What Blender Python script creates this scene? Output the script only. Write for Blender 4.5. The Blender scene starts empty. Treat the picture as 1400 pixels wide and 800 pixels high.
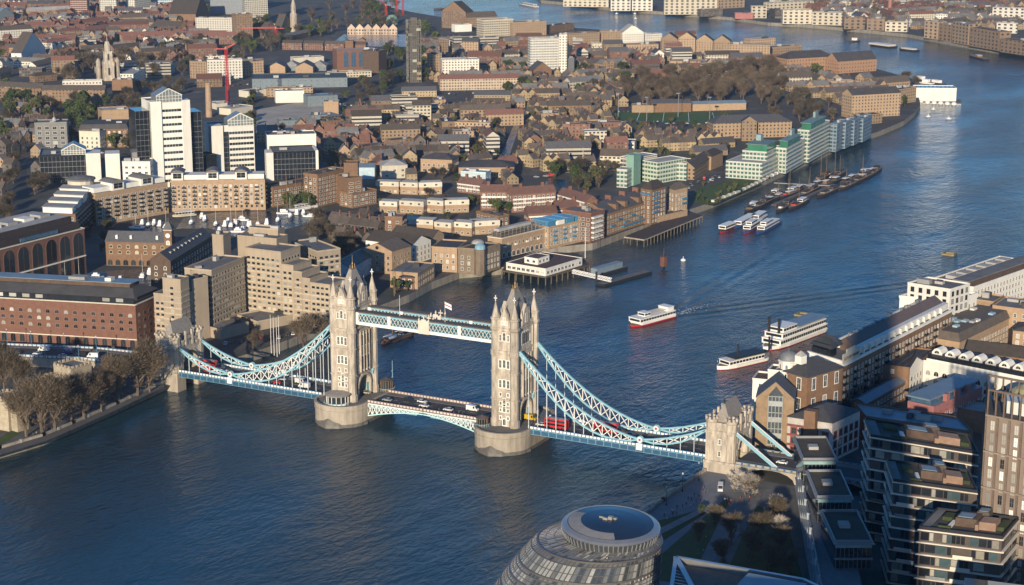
import bpy, random
from math import *
from mathutils import Vector, Matrix
random.seed(7)
SC = bpy.context.scene
COL = SC.collection
# ------------------------------------------------------------ camera, light
F_PX, HEAD, PITCH = 2499.0, radians(27.86), radians(13.59)
CAM = Vector((-672.485, -395.176, 250.0))
FW = Vector((cos(HEAD)*cos(PITCH), sin(HEAD)*cos(PITCH), -sin(PITCH)))
RT = Vector((sin(HEAD), -cos(HEAD), 0.0))
UP = RT.cross(FW)
cd = bpy.data.cameras.new('camera')
cam = bpy.data.objects.new('camera', cd); COL.objects.link(cam)
cd.sensor_width = 36.0; cd.lens = F_PX/1400*36.0; cd.clip_start = 1.0; cd.clip_end = 20000
cam.matrix_world = Matrix((( RT.x, UP.x, -FW.x, CAM.x), (RT.y, UP.y, -FW.y, CAM.y), (RT.z, UP.z, -FW.z, CAM.z), (0, 0, 0, 1)))
SC.camera = cam
SUN_AZ, SUN_EL = radians(16.5), radians(14.0)      # azimuth measured from -x towards -y
SUN_STRENGTH, SKY_STRENGTH, EXPOSURE = 4.7, 0.11, 0.50
HAZE = 0.000045
sd = Vector((-cos(SUN_AZ)*cos(SUN_EL), -sin(SUN_AZ)*cos(SUN_EL), sin(SUN_EL)))
sl = bpy.data.lights.new('sun', 'SUN'); sl.energy = SUN_STRENGTH; sl.angle = radians(0.5); sl.color = (1.0, 0.84, 0.62)
so = bpy.data.objects.new('sun', sl); COL.objects.link(so)
so.rotation_euler = (-sd).to_track_quat('-Z', 'Y').to_euler(); so.location = (-600, -300, 500)
W = bpy.data.worlds.new('World'); SC.world = W; W.use_nodes = True
nt = W.node_tree; bg = nt.nodes['Background']
sky = nt.nodes.new('ShaderNodeTexSky'); sky.sky_type = 'NISHITA'; sky.sun_disc = False
sky.sun_elevation = SUN_EL; sky.sun_rotation = atan2(sd.x, sd.y)
sky.air_density = 1.0; sky.dust_density = 0.2; sky.ozone_density = 6.0
hs = nt.nodes.new('ShaderNodeHueSaturation'); hs.inputs['Saturation'].default_value = 1.1
nt.links.new(sky.outputs[0], hs.inputs['Color']); nt.links.new(hs.outputs[0], bg.inputs[0]); bg.inputs[1].default_value = SKY_STRENGTH
vs = SC.view_settings; vs.view_transform = 'Standard'; vs.look = 'None'; vs.exposure = EXPOSURE; vs.gamma = 1
SC.cycles.volume_bounces = 0; SC.cycles.max_bounces = 5; SC.cycles.diffuse_bounces = 2; SC.cycles.glossy_bounces = 3
SC.cycles.use_denoising = True

# ------------------------------------------------------------ helpers
WET = []                                            # ground kept free of houses and trees
G = 4.5                                             # street level above the river
def at(px, py, z=G):
    d = FW*F_PX + RT*(px-700) - UP*(py-400)
    return CAM + d*((z-CAM.z)/d.z)
def tag(o, label=None, cat=None, group=None, kind=None):
    if label: o['label'] = label
    if cat: o['category'] = cat
    if group: o['group'] = group
    if kind: o['kind'] = kind
    return o
def ob(name, data, parent=None, loc=None, rz=0.0):
    o = bpy.data.objects.new(name, data); COL.objects.link(o)
    if parent: o.parent = parent
    if loc is not None: o.location = loc
    if rz: o.rotation_euler = (0, 0, rz)
    return o
def empty(name, loc=(0, 0, 0), rz=0.0):
    o = ob(name, None, None, loc, rz); o.empty_display_size = 1; return o
def cp(o, parent=None, loc=None, rz=None):
    c = o.copy(); COL.objects.link(c); c.parent = parent
    if loc is not None: c.location = loc
    if rz is not None: c.rotation_euler = (0, 0, rz)
    return c
def copy_tree(o, parent=None, loc=None, rz=None):
    c = cp(o, parent, loc, rz)
    for ch in list(o.children): copy_tree(ch, c)
    return c

class MB:
    def __init__(s): s.v, s.f, s.m, s.uv = [], [], [], {}
    def add(s, vs, fs, mi=0):
        b = len(s.v); s.v += [tuple(q) for q in vs]
        for f in fs: s.f.append(tuple(b+i for i in f)); s.m.append(mi)
    def box(s, x0, x1, y0, y1, z0, z1, mi=0):
        s.add([(x0,y0,z0),(x1,y0,z0),(x1,y1,z0),(x0,y1,z0),(x0,y0,z1),(x1,y0,z1),(x1,y1,z1),(x0,y1,z1)],
              [(0,3,2,1),(4,5,6,7),(0,1,5,4),(1,2,6,5),(2,3,7,6),(3,0,4,7)], mi)
    def cbox(s, cx, cy, z0, w, d, h, mi=0): s.box(cx-w/2, cx+w/2, cy-d/2, cy+d/2, z0, z0+h, mi)
    def quad(s, a, b, c, d, mi=0): s.add([a, b, c, d], [(0, 1, 2, 3)], mi)
    def wall(s, a, b, z0, z1, mi=0, u0=0.37):
        L = hypot(b[0]-a[0], b[1]-a[1])
        s.quad((a[0],a[1],z0), (b[0],b[1],z0), (b[0],b[1],z1), (a[0],a[1],z1), mi)
        s.uv[len(s.f)-1] = [(u0,0),(u0+L,0),(u0+L,z1-z0),(u0,z1-z0)]
    def prism(s, poly, z0, z1, mi=0, cap=True, capmi=None, uv=False):
        n = len(poly)
        if uv:
            for i in range(n): s.wall(poly[i], poly[(i+1)%n], z0, z1, mi)
            if cap: s.add([(p[0],p[1],z1) for p in poly], [tuple(range(n))], mi if capmi is None else capmi)
            return
        b = len(s.v); s.v += [(p[0],p[1],z0) for p in poly]+[(p[0],p[1],z1) for p in poly]
        for i in range(n):
            j = (i+1)%n; s.f.append((b+i, b+j, b+n+j, b+n+i)); s.m.append(mi)
        if cap:
            s.f.append(tuple(b+n+i for i in range(n))); s.m.append(mi if capmi is None else capmi)
            s.f.append(tuple(b+n-1-i for i in range(n))); s.m.append(mi)
    def ext(s, prof, axis, c0, c1, mi=0):
        # prof: (h,z) profile; extruded along axis 'x' or 'y'
        n = len(prof); b = len(s.v)
        for c in (c0, c1):
            for h, z in prof: s.v.append((h, c, z) if axis == 'y' else (c, h, z))
        for i in range(n):
            j = (i+1)%n; s.f.append((b+i, b+j, b+n+j, b+n+i)); s.m.append(mi)
        s.f.append(tuple(b+i for i in range(n))); s.m.append(mi)
        s.f.append(tuple(b+n+n-1-i for i in range(n))); s.m.append(mi)
    def bar(s, p, q, w, h=None, mi=0):
        p, q = Vector(p), Vector(q); d = (q-p)
        if d.length < 1e-6: return
        d.normalize(); h = h or w
        a = Vector((0,0,1)) if abs(d.z) < .95 else Vector((1,0,0))
        x = d.cross(a).normalized()*(w/2); y = x.cross(d).normalized()*(h/2)
        s.add([p-x-y, p+x-y, p+x+y, p-x+y, q-x-y, q+x-y, q+x+y, q-x+y],
              [(0,3,2,1),(4,5,6,7),(0,1,5,4),(1,2,6,5),(2,3,7,6),(3,0,4,7)], mi)
    def lathe(s, cx, cy, prof, n=8, mi=0, ph=0.0, sx=1, sy=1):
        b = len(s.v)
        for r, z in prof:
            for k in range(n):
                a = ph+2*pi*k/n; s.v.append((cx+r*cos(a)*sx, cy+r*sin(a)*sy, z))
        for i in range(len(prof)-1):
            for k in range(n):
                j = (k+1)%n; s.f.append((b+i*n+k, b+i*n+j, b+(i+1)*n+j, b+(i+1)*n+k)); s.m.append(mi)
        s.f.append(tuple(b+(len(prof)-1)*n+k for k in range(n))); s.m.append(mi)
    def mesh(s, name, mats, smooth=False):
        me = bpy.data.meshes.new(name); me.from_pydata(s.v, [], s.f)
        for m in mats: me.materials.append(m)
        if len(mats) > 1: me.polygons.foreach_set('material_index', s.m)
        if s.uv:
            ul = me.uv_layers.new(name='UVMap').data
            for fi, uvs in s.uv.items():
                p = me.polygons[fi]
                for k, li in enumerate(p.loop_indices): ul[li].uv = uvs[k]
        if smooth: me.polygons.foreach_set('use_smooth', [True]*len(me.polygons))
        me.update(); return me
    def build(s, name, mats, parent=None, loc=None, rz=0.0, smooth=False):
        if not isinstance(mats, (list, tuple)): mats = [mats]
        return ob(name, s.mesh(name, mats, smooth), parent, loc, rz)

# ------------------------------------------------------------ materials
_mc = {}
def lk(nt, a, b): nt.links.new(a, b)
def M(name, col=None, rough=.8, var=.25, scale=.35, spec=.3, metal=0.0, rnd=.12, streak=False):
    if name in _mc: return _mc[name]
    m = bpy.data.materials.new(name); m.use_nodes = True; _mc[name] = m
    nt = m.node_tree; b = nt.nodes['Principled BSDF']
    b.inputs['Roughness'].default_value = rough; b.inputs['Metallic'].default_value = metal
    b.inputs['Specular IOR Level'].default_value = spec
    tc = nt.nodes.new('ShaderNodeTexCoord'); no = nt.nodes.new('ShaderNodeTexNoise')
    no.inputs['Scale'].default_value = scale; no.inputs['Detail'].default_value = 5; no.inputs['Roughness'].default_value = .65
    if streak:
        mp = nt.nodes.new('ShaderNodeMapping'); mp.inputs['Scale'].default_value = (1, 1, .25)
        lk(nt, tc.outputs['Object'], mp.inputs[0]); lk(nt, mp.outputs[0], no.inputs['Vector'])
    else: lk(nt, tc.outputs['Object'], no.inputs['Vector'])
    mr = nt.nodes.new('ShaderNodeMapRange'); mr.inputs[1].default_value = .25; mr.inputs[2].default_value = .75
    mr.inputs[3].default_value = 1-var; mr.inputs[4].default_value = 1+var
    lk(nt, no.outputs[0], mr.inputs[0])
    oi = nt.nodes.new('ShaderNodeObjectInfo'); r2 = nt.nodes.new('ShaderNodeMapRange')
    r2.inputs[3].default_value = 1-rnd; r2.inputs[4].default_value = 1+rnd; lk(nt, oi.outputs['Random'], r2.inputs[0])
    mu = nt.nodes.new('ShaderNodeMath'); mu.operation = 'MULTIPLY'; lk(nt, mr.outputs[0], mu.inputs[0]); lk(nt, r2.outputs[0], mu.inputs[1])
    hs = nt.nodes.new('ShaderNodeHueSaturation'); hs.inputs['Color'].default_value = (*col, 1)
    lk(nt, mu.outputs[0], hs.inputs['Value']); lk(nt, hs.outputs[0], b.inputs['Base Color'])
    return m
def FAC(name, wall=None, cw=3.0, ch=3.0, ww=.42, wh=.5, win=(.03,.035,.04), lite=.35, band=None, rough=.8, rnd=.15):
    """wall with a grid of small windows laid out in metres along the wall (for far houses)"""
    if name in _mc: return _mc[name]
    m = bpy.data.materials.new(name); m.use_nodes = True; _mc[name] = m
    nt = m.node_tree; b = nt.nodes['Principled BSDF']; N = nt.nodes.new
    uv = N('ShaderNodeUVMap'); sp = N('ShaderNodeSeparateXYZ'); lk(nt, uv.outputs[0], sp.inputs[0])
    def mth(op, a, c=None):
        n = N('ShaderNodeMath'); n.operation = op
        for i, q in enumerate((a, c)):
            if q is None: continue
            if isinstance(q, (int, float)): n.inputs[i].default_value = q
            else: lk(nt, q, n.inputs[i])
        return n.outputs[0]
    u = mth('DIVIDE', sp.outputs[0], cw); v = mth('DIVIDE', sp.outputs[1], ch)
    fu = mth('ABSOLUTE', mth('SUBTRACT', mth('FRACT', u), .5)); fv = mth('ABSOLUTE', mth('SUBTRACT', mth('FRACT', v), .5))
    mask = mth('MULTIPLY', mth('LESS_THAN', fu, ww/2), mth('LESS_THAN', fv, wh/2))
    cx = N('ShaderNodeCombineXYZ'); lk(nt, mth('FLOOR', u), cx.inputs[0]); lk(nt, mth('FLOOR', v), cx.inputs[1])
    oi = N('ShaderNodeObjectInfo'); lk(nt, mth('MULTIPLY', oi.outputs['Random'], 91.7), cx.inputs[2])
    wn = N('ShaderNodeTexWhiteNoise'); lk(nt, cx.outputs[0], wn.inputs[0])
    wc = N('ShaderNodeMix'); wc.data_type = 'RGBA'; wc.inputs[6].default_value = (*win, 1)
    wc.inputs[7].default_value = (.30, .30, .27, 1)
    lk(nt, mth('MULTIPLY', mth('POWER', wn.outputs[0], 3.0), lite), wc.inputs[0])
    tc = N('ShaderNodeTexCoord'); no = N('ShaderNodeTexNoise'); no.inputs['Scale'].default_value = .25; no.inputs['Detail'].default_value = 4
    lk(nt, tc.outputs['Object'], no.inputs['Vector'])
    val = mth('MULTIPLY', mth('ADD', mth('MULTIPLY', no.outputs[0], .5), .75), mth('ADD', mth('MULTIPLY', oi.outputs['Random'], 2*rnd), 1-rnd))
    hs = N('ShaderNodeHueSaturation'); hs.inputs['Color'].default_value = (*wall, 1); lk(nt, val, hs.inputs['Value'])
    src = hs.outputs[0]
    if band:
        bm = N('ShaderNodeMix'); bm.data_type = 'RGBA'; bm.inputs[7].default_value = (*band, 1)
        lk(nt, mth('LESS_THAN', mth('FRACT', v), .16), bm.inputs[0]); lk(nt, src, bm.inputs[6]); src = bm.outputs[2]
    mx = N('ShaderNodeMix'); mx.data_type = 'RGBA'; lk(nt, mask, mx.inputs[0]); lk(nt, src, mx.inputs[6]); lk(nt, wc.outputs[2], mx.inputs[7])
    lk(nt, mx.outputs[2], b.inputs['Base Color'])
    rr = N('ShaderNodeMapRange'); lk(nt, mask, rr.inputs[0]); rr.inputs[3].default_value = rough; rr.inputs[4].default_value = .15
    lk(nt, rr.outputs[0], b.inputs['Roughness']); b.inputs['Specular IOR Level'].default_value = .4
    return m
STONE = M('portland_stone', (.37,.325,.265), .85, .55, .55, streak=True)
STONE2 = M('pier_stone', (.33,.29,.235), .9, .35, .35, streak=True)
STONE3 = M('dark_wet_stone', (.13,.12,.105), .6, .35, .5)
SLATE = M('slate', (.082,.082,.088), .7, .25, .6, rnd=.3)
TSLATE = M('tower_slate', (.24,.22,.195), .75, .25, .8)
PALE = M('pale_blue_paint', (.23,.43,.50), .45, .10, .3, .5, rnd=.03)
BLUE = M('blue_paint', (.045,.16,.30), .45, .15, .3, .5, rnd=.03)
WHITE = M('white_paint', (.74,.73,.69), .5, .08, .3, .5, rnd=.04)
GOLD = M('gilding', (.30,.20,.09), .5, .2, 1, .4, .3)
RED = M('red_paint', (.50,.03,.035), .4, .1, 1, .5)
GLASS = M('window_glass', (.022,.03,.036), .08, .3, .05, .8, rnd=.6)
LITE = M('window_blind', (.34,.34,.30), .5, .2, .3, .5, rnd=.4)
ASPH = M('asphalt', (.055,.056,.06), .85, .25, .15)
BLACK = M('black_paint', (.02,.02,.022), .5, .2, 1)
STEEL = M('grey_steel', (.22,.23,.24), .45, .15, .5, .5, .3)
PAVE = M('paving', (.16,.15,.14), .85, .25, .12)
FRAMEM = M('window_frame', (.70,.67,.60), .6, .08, .5)

# ------------------------------------------------------------ the setting: river, land
def water_mat(name, base, bump, rough):
    m = bpy.data.materials.new(name); m.use_nodes = True; nt = m.node_tree; b = nt.nodes['Principled BSDF']; N = nt.nodes.new
    b.inputs['Base Color'].default_value = (*base, 1); b.inputs['Roughness'].default_value = rough
    b.inputs['IOR'].default_value = 1.33; b.inputs['Specular IOR Level'].default_value = .5
    tc = N('ShaderNodeTexCoord')
    def nz(sc, st, det, rot=.6):
        mp = N('ShaderNodeMapping'); mp.inputs['Rotation'].default_value = (0, 0, rot); mp.inputs['Scale'].default_value = (sc, sc*st, sc)
        n = N('ShaderNodeTexNoise'); n.inputs['Scale'].default_value = 1; n.inputs['Detail'].default_value = det; n.inputs['Roughness'].default_value = .55
        lk(nt, tc.outputs['Object'], mp.inputs[0]); lk(nt, mp.outputs[0], n.inputs['Vector']); return n.outputs[0]
    a, c, e = nz(.22, 2.0, 5), nz(.045, 1.8, 3, .9), nz(.006, 2.2, 4, .4)
    def mth(op, p, q):
        n = N('ShaderNodeMath'); n.operation = op
        for i, w in enumerate((p, q)):
            if isinstance(w, float): n.inputs[i].default_value = w
            else: lk(nt, w, n.inputs[i])
        return n.outputs[0]
    # wake waves spreading behind the cruise boat
    st, bw = at(917.5,431,0), at(862,446,0); bk = (st-bw).normalized()
    def vm(op, p, v):
        n = N('ShaderNodeVectorMath'); n.operation = op; lk(nt, p, n.inputs[0]); n.inputs[1].default_value = v; return n
    rel = vm('SUBTRACT', tc.outputs['Object'], st).outputs['Vector']
    wx = vm('DOT_PRODUCT', rel, bk).outputs['Value']; wy = vm('DOT_PRODUCT', rel, Vector((-bk.y, bk.x, 0))).outputs['Value']

    mr = N('ShaderNodeMapRange'); lk(nt, e, mr.inputs[0]); mr.inputs[1].default_value = .38; mr.inputs[2].default_value = .62
    mr.inputs[3].default_value = .45; mr.inputs[4].default_value = 1.15
    h = mth('MULTIPLY', mth('ADD', mth('MULTIPLY', a, 1.5), mth('MULTIPLY', c, 3.0)), mr.outputs[0])
    def m1(op, p):
        n = N('ShaderNodeMath'); n.operation = op; lk(nt, p, n.inputs[0]); return n.outputs[0]
    dd = mth('SUBTRACT', m1('ABSOLUTE', wy), mth('MULTIPLY', wx, .34)); g = m1('EXPONENT', mth('MULTIPLY', mth('MULTIPLY', dd, dd), -.006))
    far_ = m1('EXPONENT', mth('MULTIPLY', m1('ABSOLUTE', wx), -.0045)); pos = mth('GREATER_THAN', wx, 0.0)
    wk = mth('MULTIPLY', mth('MULTIPLY', m1('SINE', mth('MULTIPLY', dd, .62)), g), mth('MULTIPLY', far_, pos))
    h = mth('ADD', h, mth('MULTIPLY', wk, .7))
    silt = N('ShaderNodeMix'); silt.data_type = 'RGBA'; silt.inputs[6].default_value = (*base, 1); silt.inputs[7].default_value = (.017, .035, .047, 1)
    sr = N('ShaderNodeMapRange'); lk(nt, nz(.0045, 2.4, 6, .5), sr.inputs[0]); sr.inputs[1].default_value = .42; sr.inputs[2].default_value = .66
    lk(nt, sr.outputs[0], silt.inputs[0]); lk(nt, silt.outputs[2], b.inputs['Base Color'])
    bp = N('ShaderNodeBump'); bp.inputs['Strength'].default_value = bump; bp.inputs['Distance'].default_value = 1.0
    lk(nt, h, bp.inputs['Height']); lk(nt, bp.outputs[0], b.inputs['Normal'])
    return m
WATER = water_mat('river_water', (.010,.040,.064), .62, .065)
mb = MB(); mb.quad((-3000,-3000,0),(9000,-3000,0),(9000,9000,0),(-3000,9000,0))
tag(mb.build('river', WATER), 'dark blue rippled tidal river winding away through the city', 'river', kind='structure')
def ground_mat():
    m = bpy.data.materials.new('city_ground'); m.use_nodes = True; nt = m.node_tree; b = nt.nodes['Principled BSDF']; N = nt.nodes.new
    tc = N('ShaderNodeTexCoord'); n = N('ShaderNodeTexNoise'); n.inputs['Scale'].default_value = .045; n.inputs['Detail'].default_value = 9; n.inputs['Roughness'].default_value = .7
    lk(nt, tc.outputs['Object'], n.inputs['Vector'])
    cr = N('ShaderNodeValToRGB'); e = cr.color_ramp.elements
    e[0].position = .3; e[0].color = (.032,.042,.02,1); e[1].position = .72; e[1].color = (.20,.18,.15,1)
    x = cr.color_ramp.elements.new(.47); x.color = (.05,.05,.048,1); x = cr.color_ramp.elements.new(.58); x.color = (.075,.068,.06,1)
    lk(nt, n.outputs[0], cr.inputs[0]); lk(nt, cr.outputs[0], b.inputs['Base Color']); b.inputs['Roughness'].default_value = .9
    return m
GROUND = ground_mat(); QUAY = M('quay_wall', (.22,.20,.165), .9, .4, .3, streak=True)
def P2(l): return [tuple(at(x, y, 0).xy) for x, y in l]
north = [(-900,-60),(-300,70)]+P2([(-250,690),(-100,650),(0,627),(60,609),(100,592),(160,565),(230,532)])+[(-11,140),(11,140),(60,134),(130,131)] \
  +P2([(560,413),(590,396),(628,381),(690,375),(700,354),(810,342),(850,327),(975,284),(1050,251),(1140,209),(1210,183),(1235,172),(1250,160),(1258,148),(1250,114),
       (1200,100),(1145,87),(1080,75),(1010,65),(950,59),(890,54),(860,48),(780,42),(700,34),(640,31),(600,27),(560,20),(530,13),(505,4),(485,-12)])+[(2700,3600),(2500,8000),(-2500,8000),(-2500,-60)]
south = [(-2500,-128),(-400,-128),(-240,-130),(-52,-133),(-11,-134),(12,-134)]+P2([(1033,566),(1050,540),(1115,516),(1265,466),(1400,418),(1500,385),(1700,330)])+[(1200,-600),(1200,-2500),(-2500,-2500)]
far = P2([(1900,190),(1600,118),(1500,96),(1400,78),(1350,71),(1300,62),(1240,51),(1150,42),(1090,37),(1050,35),(1000,28),(940,23),(905,20),(835,15),(800,10),(740,4),(725,-10),(700,-40)])+[(4200,2600),(8900,4000),(8900,-500),(2600,-500)]
for nm, poly, lab in (('north_bank_ground', north, 'streets and yards of the near left bank'), ('south_bank_ground', south, 'streets of the right bank below the bridge'), ('far_bank_ground', far, 'low streets of the bank beyond the river bend')):
    a = sum(poly[i][0]*poly[(i+1)%len(poly)][1]-poly[(i+1)%len(poly)][0]*poly[i][1] for i in range(len(poly)))
    if a < 0: poly.reverse()
    mb = MB(); mb.prism(poly, -3, G, 1, True, 0)
    tag(mb.build(nm, [GROUND, QUAY]), lab, 'ground', kind='structure')
def sheet(name, pts, z, mat, label, thick=0.0, kind='structure', world=False, cat='ground', side=None):
    poly = [tuple(q[:2]) for q in pts] if world else [tuple(at(x, y, z).xy) for x, y in pts]
    if name == 'canal' and len(WET) >= 0 and world is False and pts[0][0] == 678: WET.append([tuple(at(x, y, z).xy) for x, y in ((664,228),(708,228),(732,147),(700,147))])
    if name in ('canal', 'sports_pitch', 'dock_water', 'basin', 'road', 'yard'): WET.append(poly)
    a = sum(poly[i][0]*poly[(i+1)%len(poly)][1]-poly[(i+1)%len(poly)][0]*poly[i][1] for i in range(len(poly)))
    if a < 0: poly.reverse()
    mb = MB()
    if thick: mb.prism(poly, z-thick, z, 1 if side else 0, True, 0)
    else: mb.add([(p[0],p[1],z) for p in poly], [tuple(range(len(poly)))])
    return tag(mb.build(name, [mat, side] if side else mat), label, cat, kind=kind)
def ribbon(pts, w, z0, z1, mb, mi=0):
    """slab of width w following world points"""
    L, R = [], []
    for i, p in enumerate(pts):
        a = Vector(pts[max(i-1,0)]); b = Vector(pts[min(i+1,len(pts)-1)]); d = (b-a).normalized(); n = Vector((-d.y, d.x))
        L.append(Vector(p)+n*w/2); R.append(Vector(p)-n*w/2)
    for i in range(len(pts)-1):
        mb.prism([R[i], R[i+1], L[i+1], L[i]], z0, z1, mi)
    return L, R
# ------------------------------------------------------------ window kit (shared meshes, one object per window)
_wm = {}
def win_mesh(w, h, kind='rect', frame=None, glass=None, fw=.16, cross=True):
    frame = frame or FRAMEM; glass = glass or GLASS
    key = (round(w,2), round(h,2), kind, frame.name, glass.name, fw, cross)
    if key in _wm: return _wm[key]
    mb = MB()
    if kind == 'arch':
        n = 7; r = w/2
        pr = [(-r,0),(r,0)]+[(r*cos(pi*k/n), h-r+r*sin(pi*k/n)) for k in range(n+1)]
        r2 = r+fw; pq = [(-r2,-fw),(r2,-fw)]+[(r2*cos(pi*k/n), h-r+r2*sin(pi*k/n)) for k in range(n+1)]
        mb.ext(pq, 'y', -.07, .05, 0)
        mb.add([(p[0],-.085,p[1]) for p in pr], [tuple(range(len(pr)))], 1)
        if cross: mb.box(-.05, .05, -.11, -.087, 0, h-.1, 0)
    else:
        mb.box(-w/2-fw, w/2+fw, -.09, .05, h, h+fw, 0); mb.box(-w/2-fw*1.3, w/2+fw*1.3, -.16, .05, -fw, 0, 0)
        mb.box(-w/2-fw, -w/2, -.09, .05, 0, h, 0); mb.box(w/2, w/2+fw, -.09, .05, 0, h, 0)
        mb.add([(-w/2,-.03,0),(w/2,-.03,0),(w/2,-.03,h),(-w/2,-.03,h)], [(0,1,2,3)], 1)
        if cross: mb.box(-.04, .04, -.07, -.032, 0, h, 0); 
        if cross and h > 1.4: mb.box(-w/2, w/2, -.065, -.032, h*.5-.03, h*.5+.03, 0)
    _wm[key] = mb.mesh('window', [frame, glass]); return _wm[key]
GLASSES = None
def put_windows(parent, P, Q, xs, zs, mesh, name='window', mesh2=None):
    """copies of one window mesh on the face P->Q (outside on the right of P->Q), local coords of parent"""
    a = atan2(Q[1]-P[1], Q[0]-P[0]); c, s = cos(a), sin(a)
    out = []
    for z in zs:
        for x in xs:
            o = ob(name, mesh2 if (mesh2 and random.random() < .3) else mesh, parent, (P[0]+c*x, P[1]+s*x, z), a); out.append(o)
    return out

# ------------------------------------------------------------ the bridge
S0 = 41.15; DECK = 9.5
bridge = tag(empty('suspension_bridge', (0,0,0)), 'stone twin-towered bridge with pale blue chains and a high double walkway across the river', 'bridge')
def make_pier(name):
    mb = MB(); out = []
    for k in range(33):
        a = -pi/2+pi*k/16
        x, y = cos(a), sin(a)
        out.append((11*(1 if x > 0 else -1 if x < -1e-6 else 0)+11*x if abs(x) > 1e-6 else (11 if k in (0,16) else 11), 12.4*y))
    pts = [(11+11.5*cos(-pi/2+pi*k/14), 12.4*sin(-pi/2+pi*k/14)) for k in range(15)]+[(-11+11.5*cos(pi/2+pi*k/14), 12.4*sin(pi/2+pi*k/14)) for k in range(15)]
    mb.prism(pts, -3, 8.9, 0)
    mb.prism([(p[0]*1.006, p[1]*1.008) for p in pts], -3.1, 1.5, 2)
    big = [(p[0]*1.015, p[1]*1.025) for p in pts]
    mb.prism(big, 7.0, 7.5, 0)
    lip = [(p[0]*.96, p[1]*.95) for p in pts]
    n = len(pts); b = len(mb.v)                       # low parapet ring round the pier top
    mb.v += [(p[0],p[1],8.9) for p in big]+[(p[0],p[1],9.9) for p in big]+[(p[0],p[1],9.9) for p in lip]+[(p[0],p[1],8.9) for p in lip]
    for k in range(n):
        j = (k+1)%n
        for r in range(3):
            mb.f.append((b+r*n+k, b+r*n+j, b+(r+1)*n+j, b+(r+1)*n+k)); mb.m.append(0)
    mb.add([(p[0]*.96,p[1]*.95,9.0) for p in pts], [tuple(range(n))], 1)
    for sx in (1, -1):                                # pointed cutwaters
        base = [(10,-13.2),(17,-11.4),(23,-6),(26.2,0),(23,6),(17,11.4),(10,13.2)]
        mid = [(10,-13.0),(16.6,-10.8),(22,-5.4),(24.6,0),(22,5.4),(16.6,10.8),(10,13.0)]
        top = [(10,-12.2),(14,-9.5),(19,-4.5),(20.5,0),(19,4.5),(14,9.5),(10,12.2)]
        zt = [1.4,4.2,6.2,6.8,6.2,4.2,1.4]
        vs = [(sx*x,y,-3) for x,y in base]+[(sx*x,y,1.2) for x,y in mid]+[(sx*x,y,z) for (x,y),z in zip(top,zt)]
        fs = []
        for r in (0, 7):
            for k in range(6): fs.append((r+k, r+k+1, r+k+8, r+k+7) if sx > 0 else (r+k+7, r+k+8, r+k+1, r+k))
        mb.add(vs, fs, 2)
    return mb.build(name, [STONE2, PAVE, STONE3], bridge)
pier = make_pier('pier'); pier.location = (0, S0, 0)
pier2 = cp(pier, bridge, (0, -S0, 0))

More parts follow.
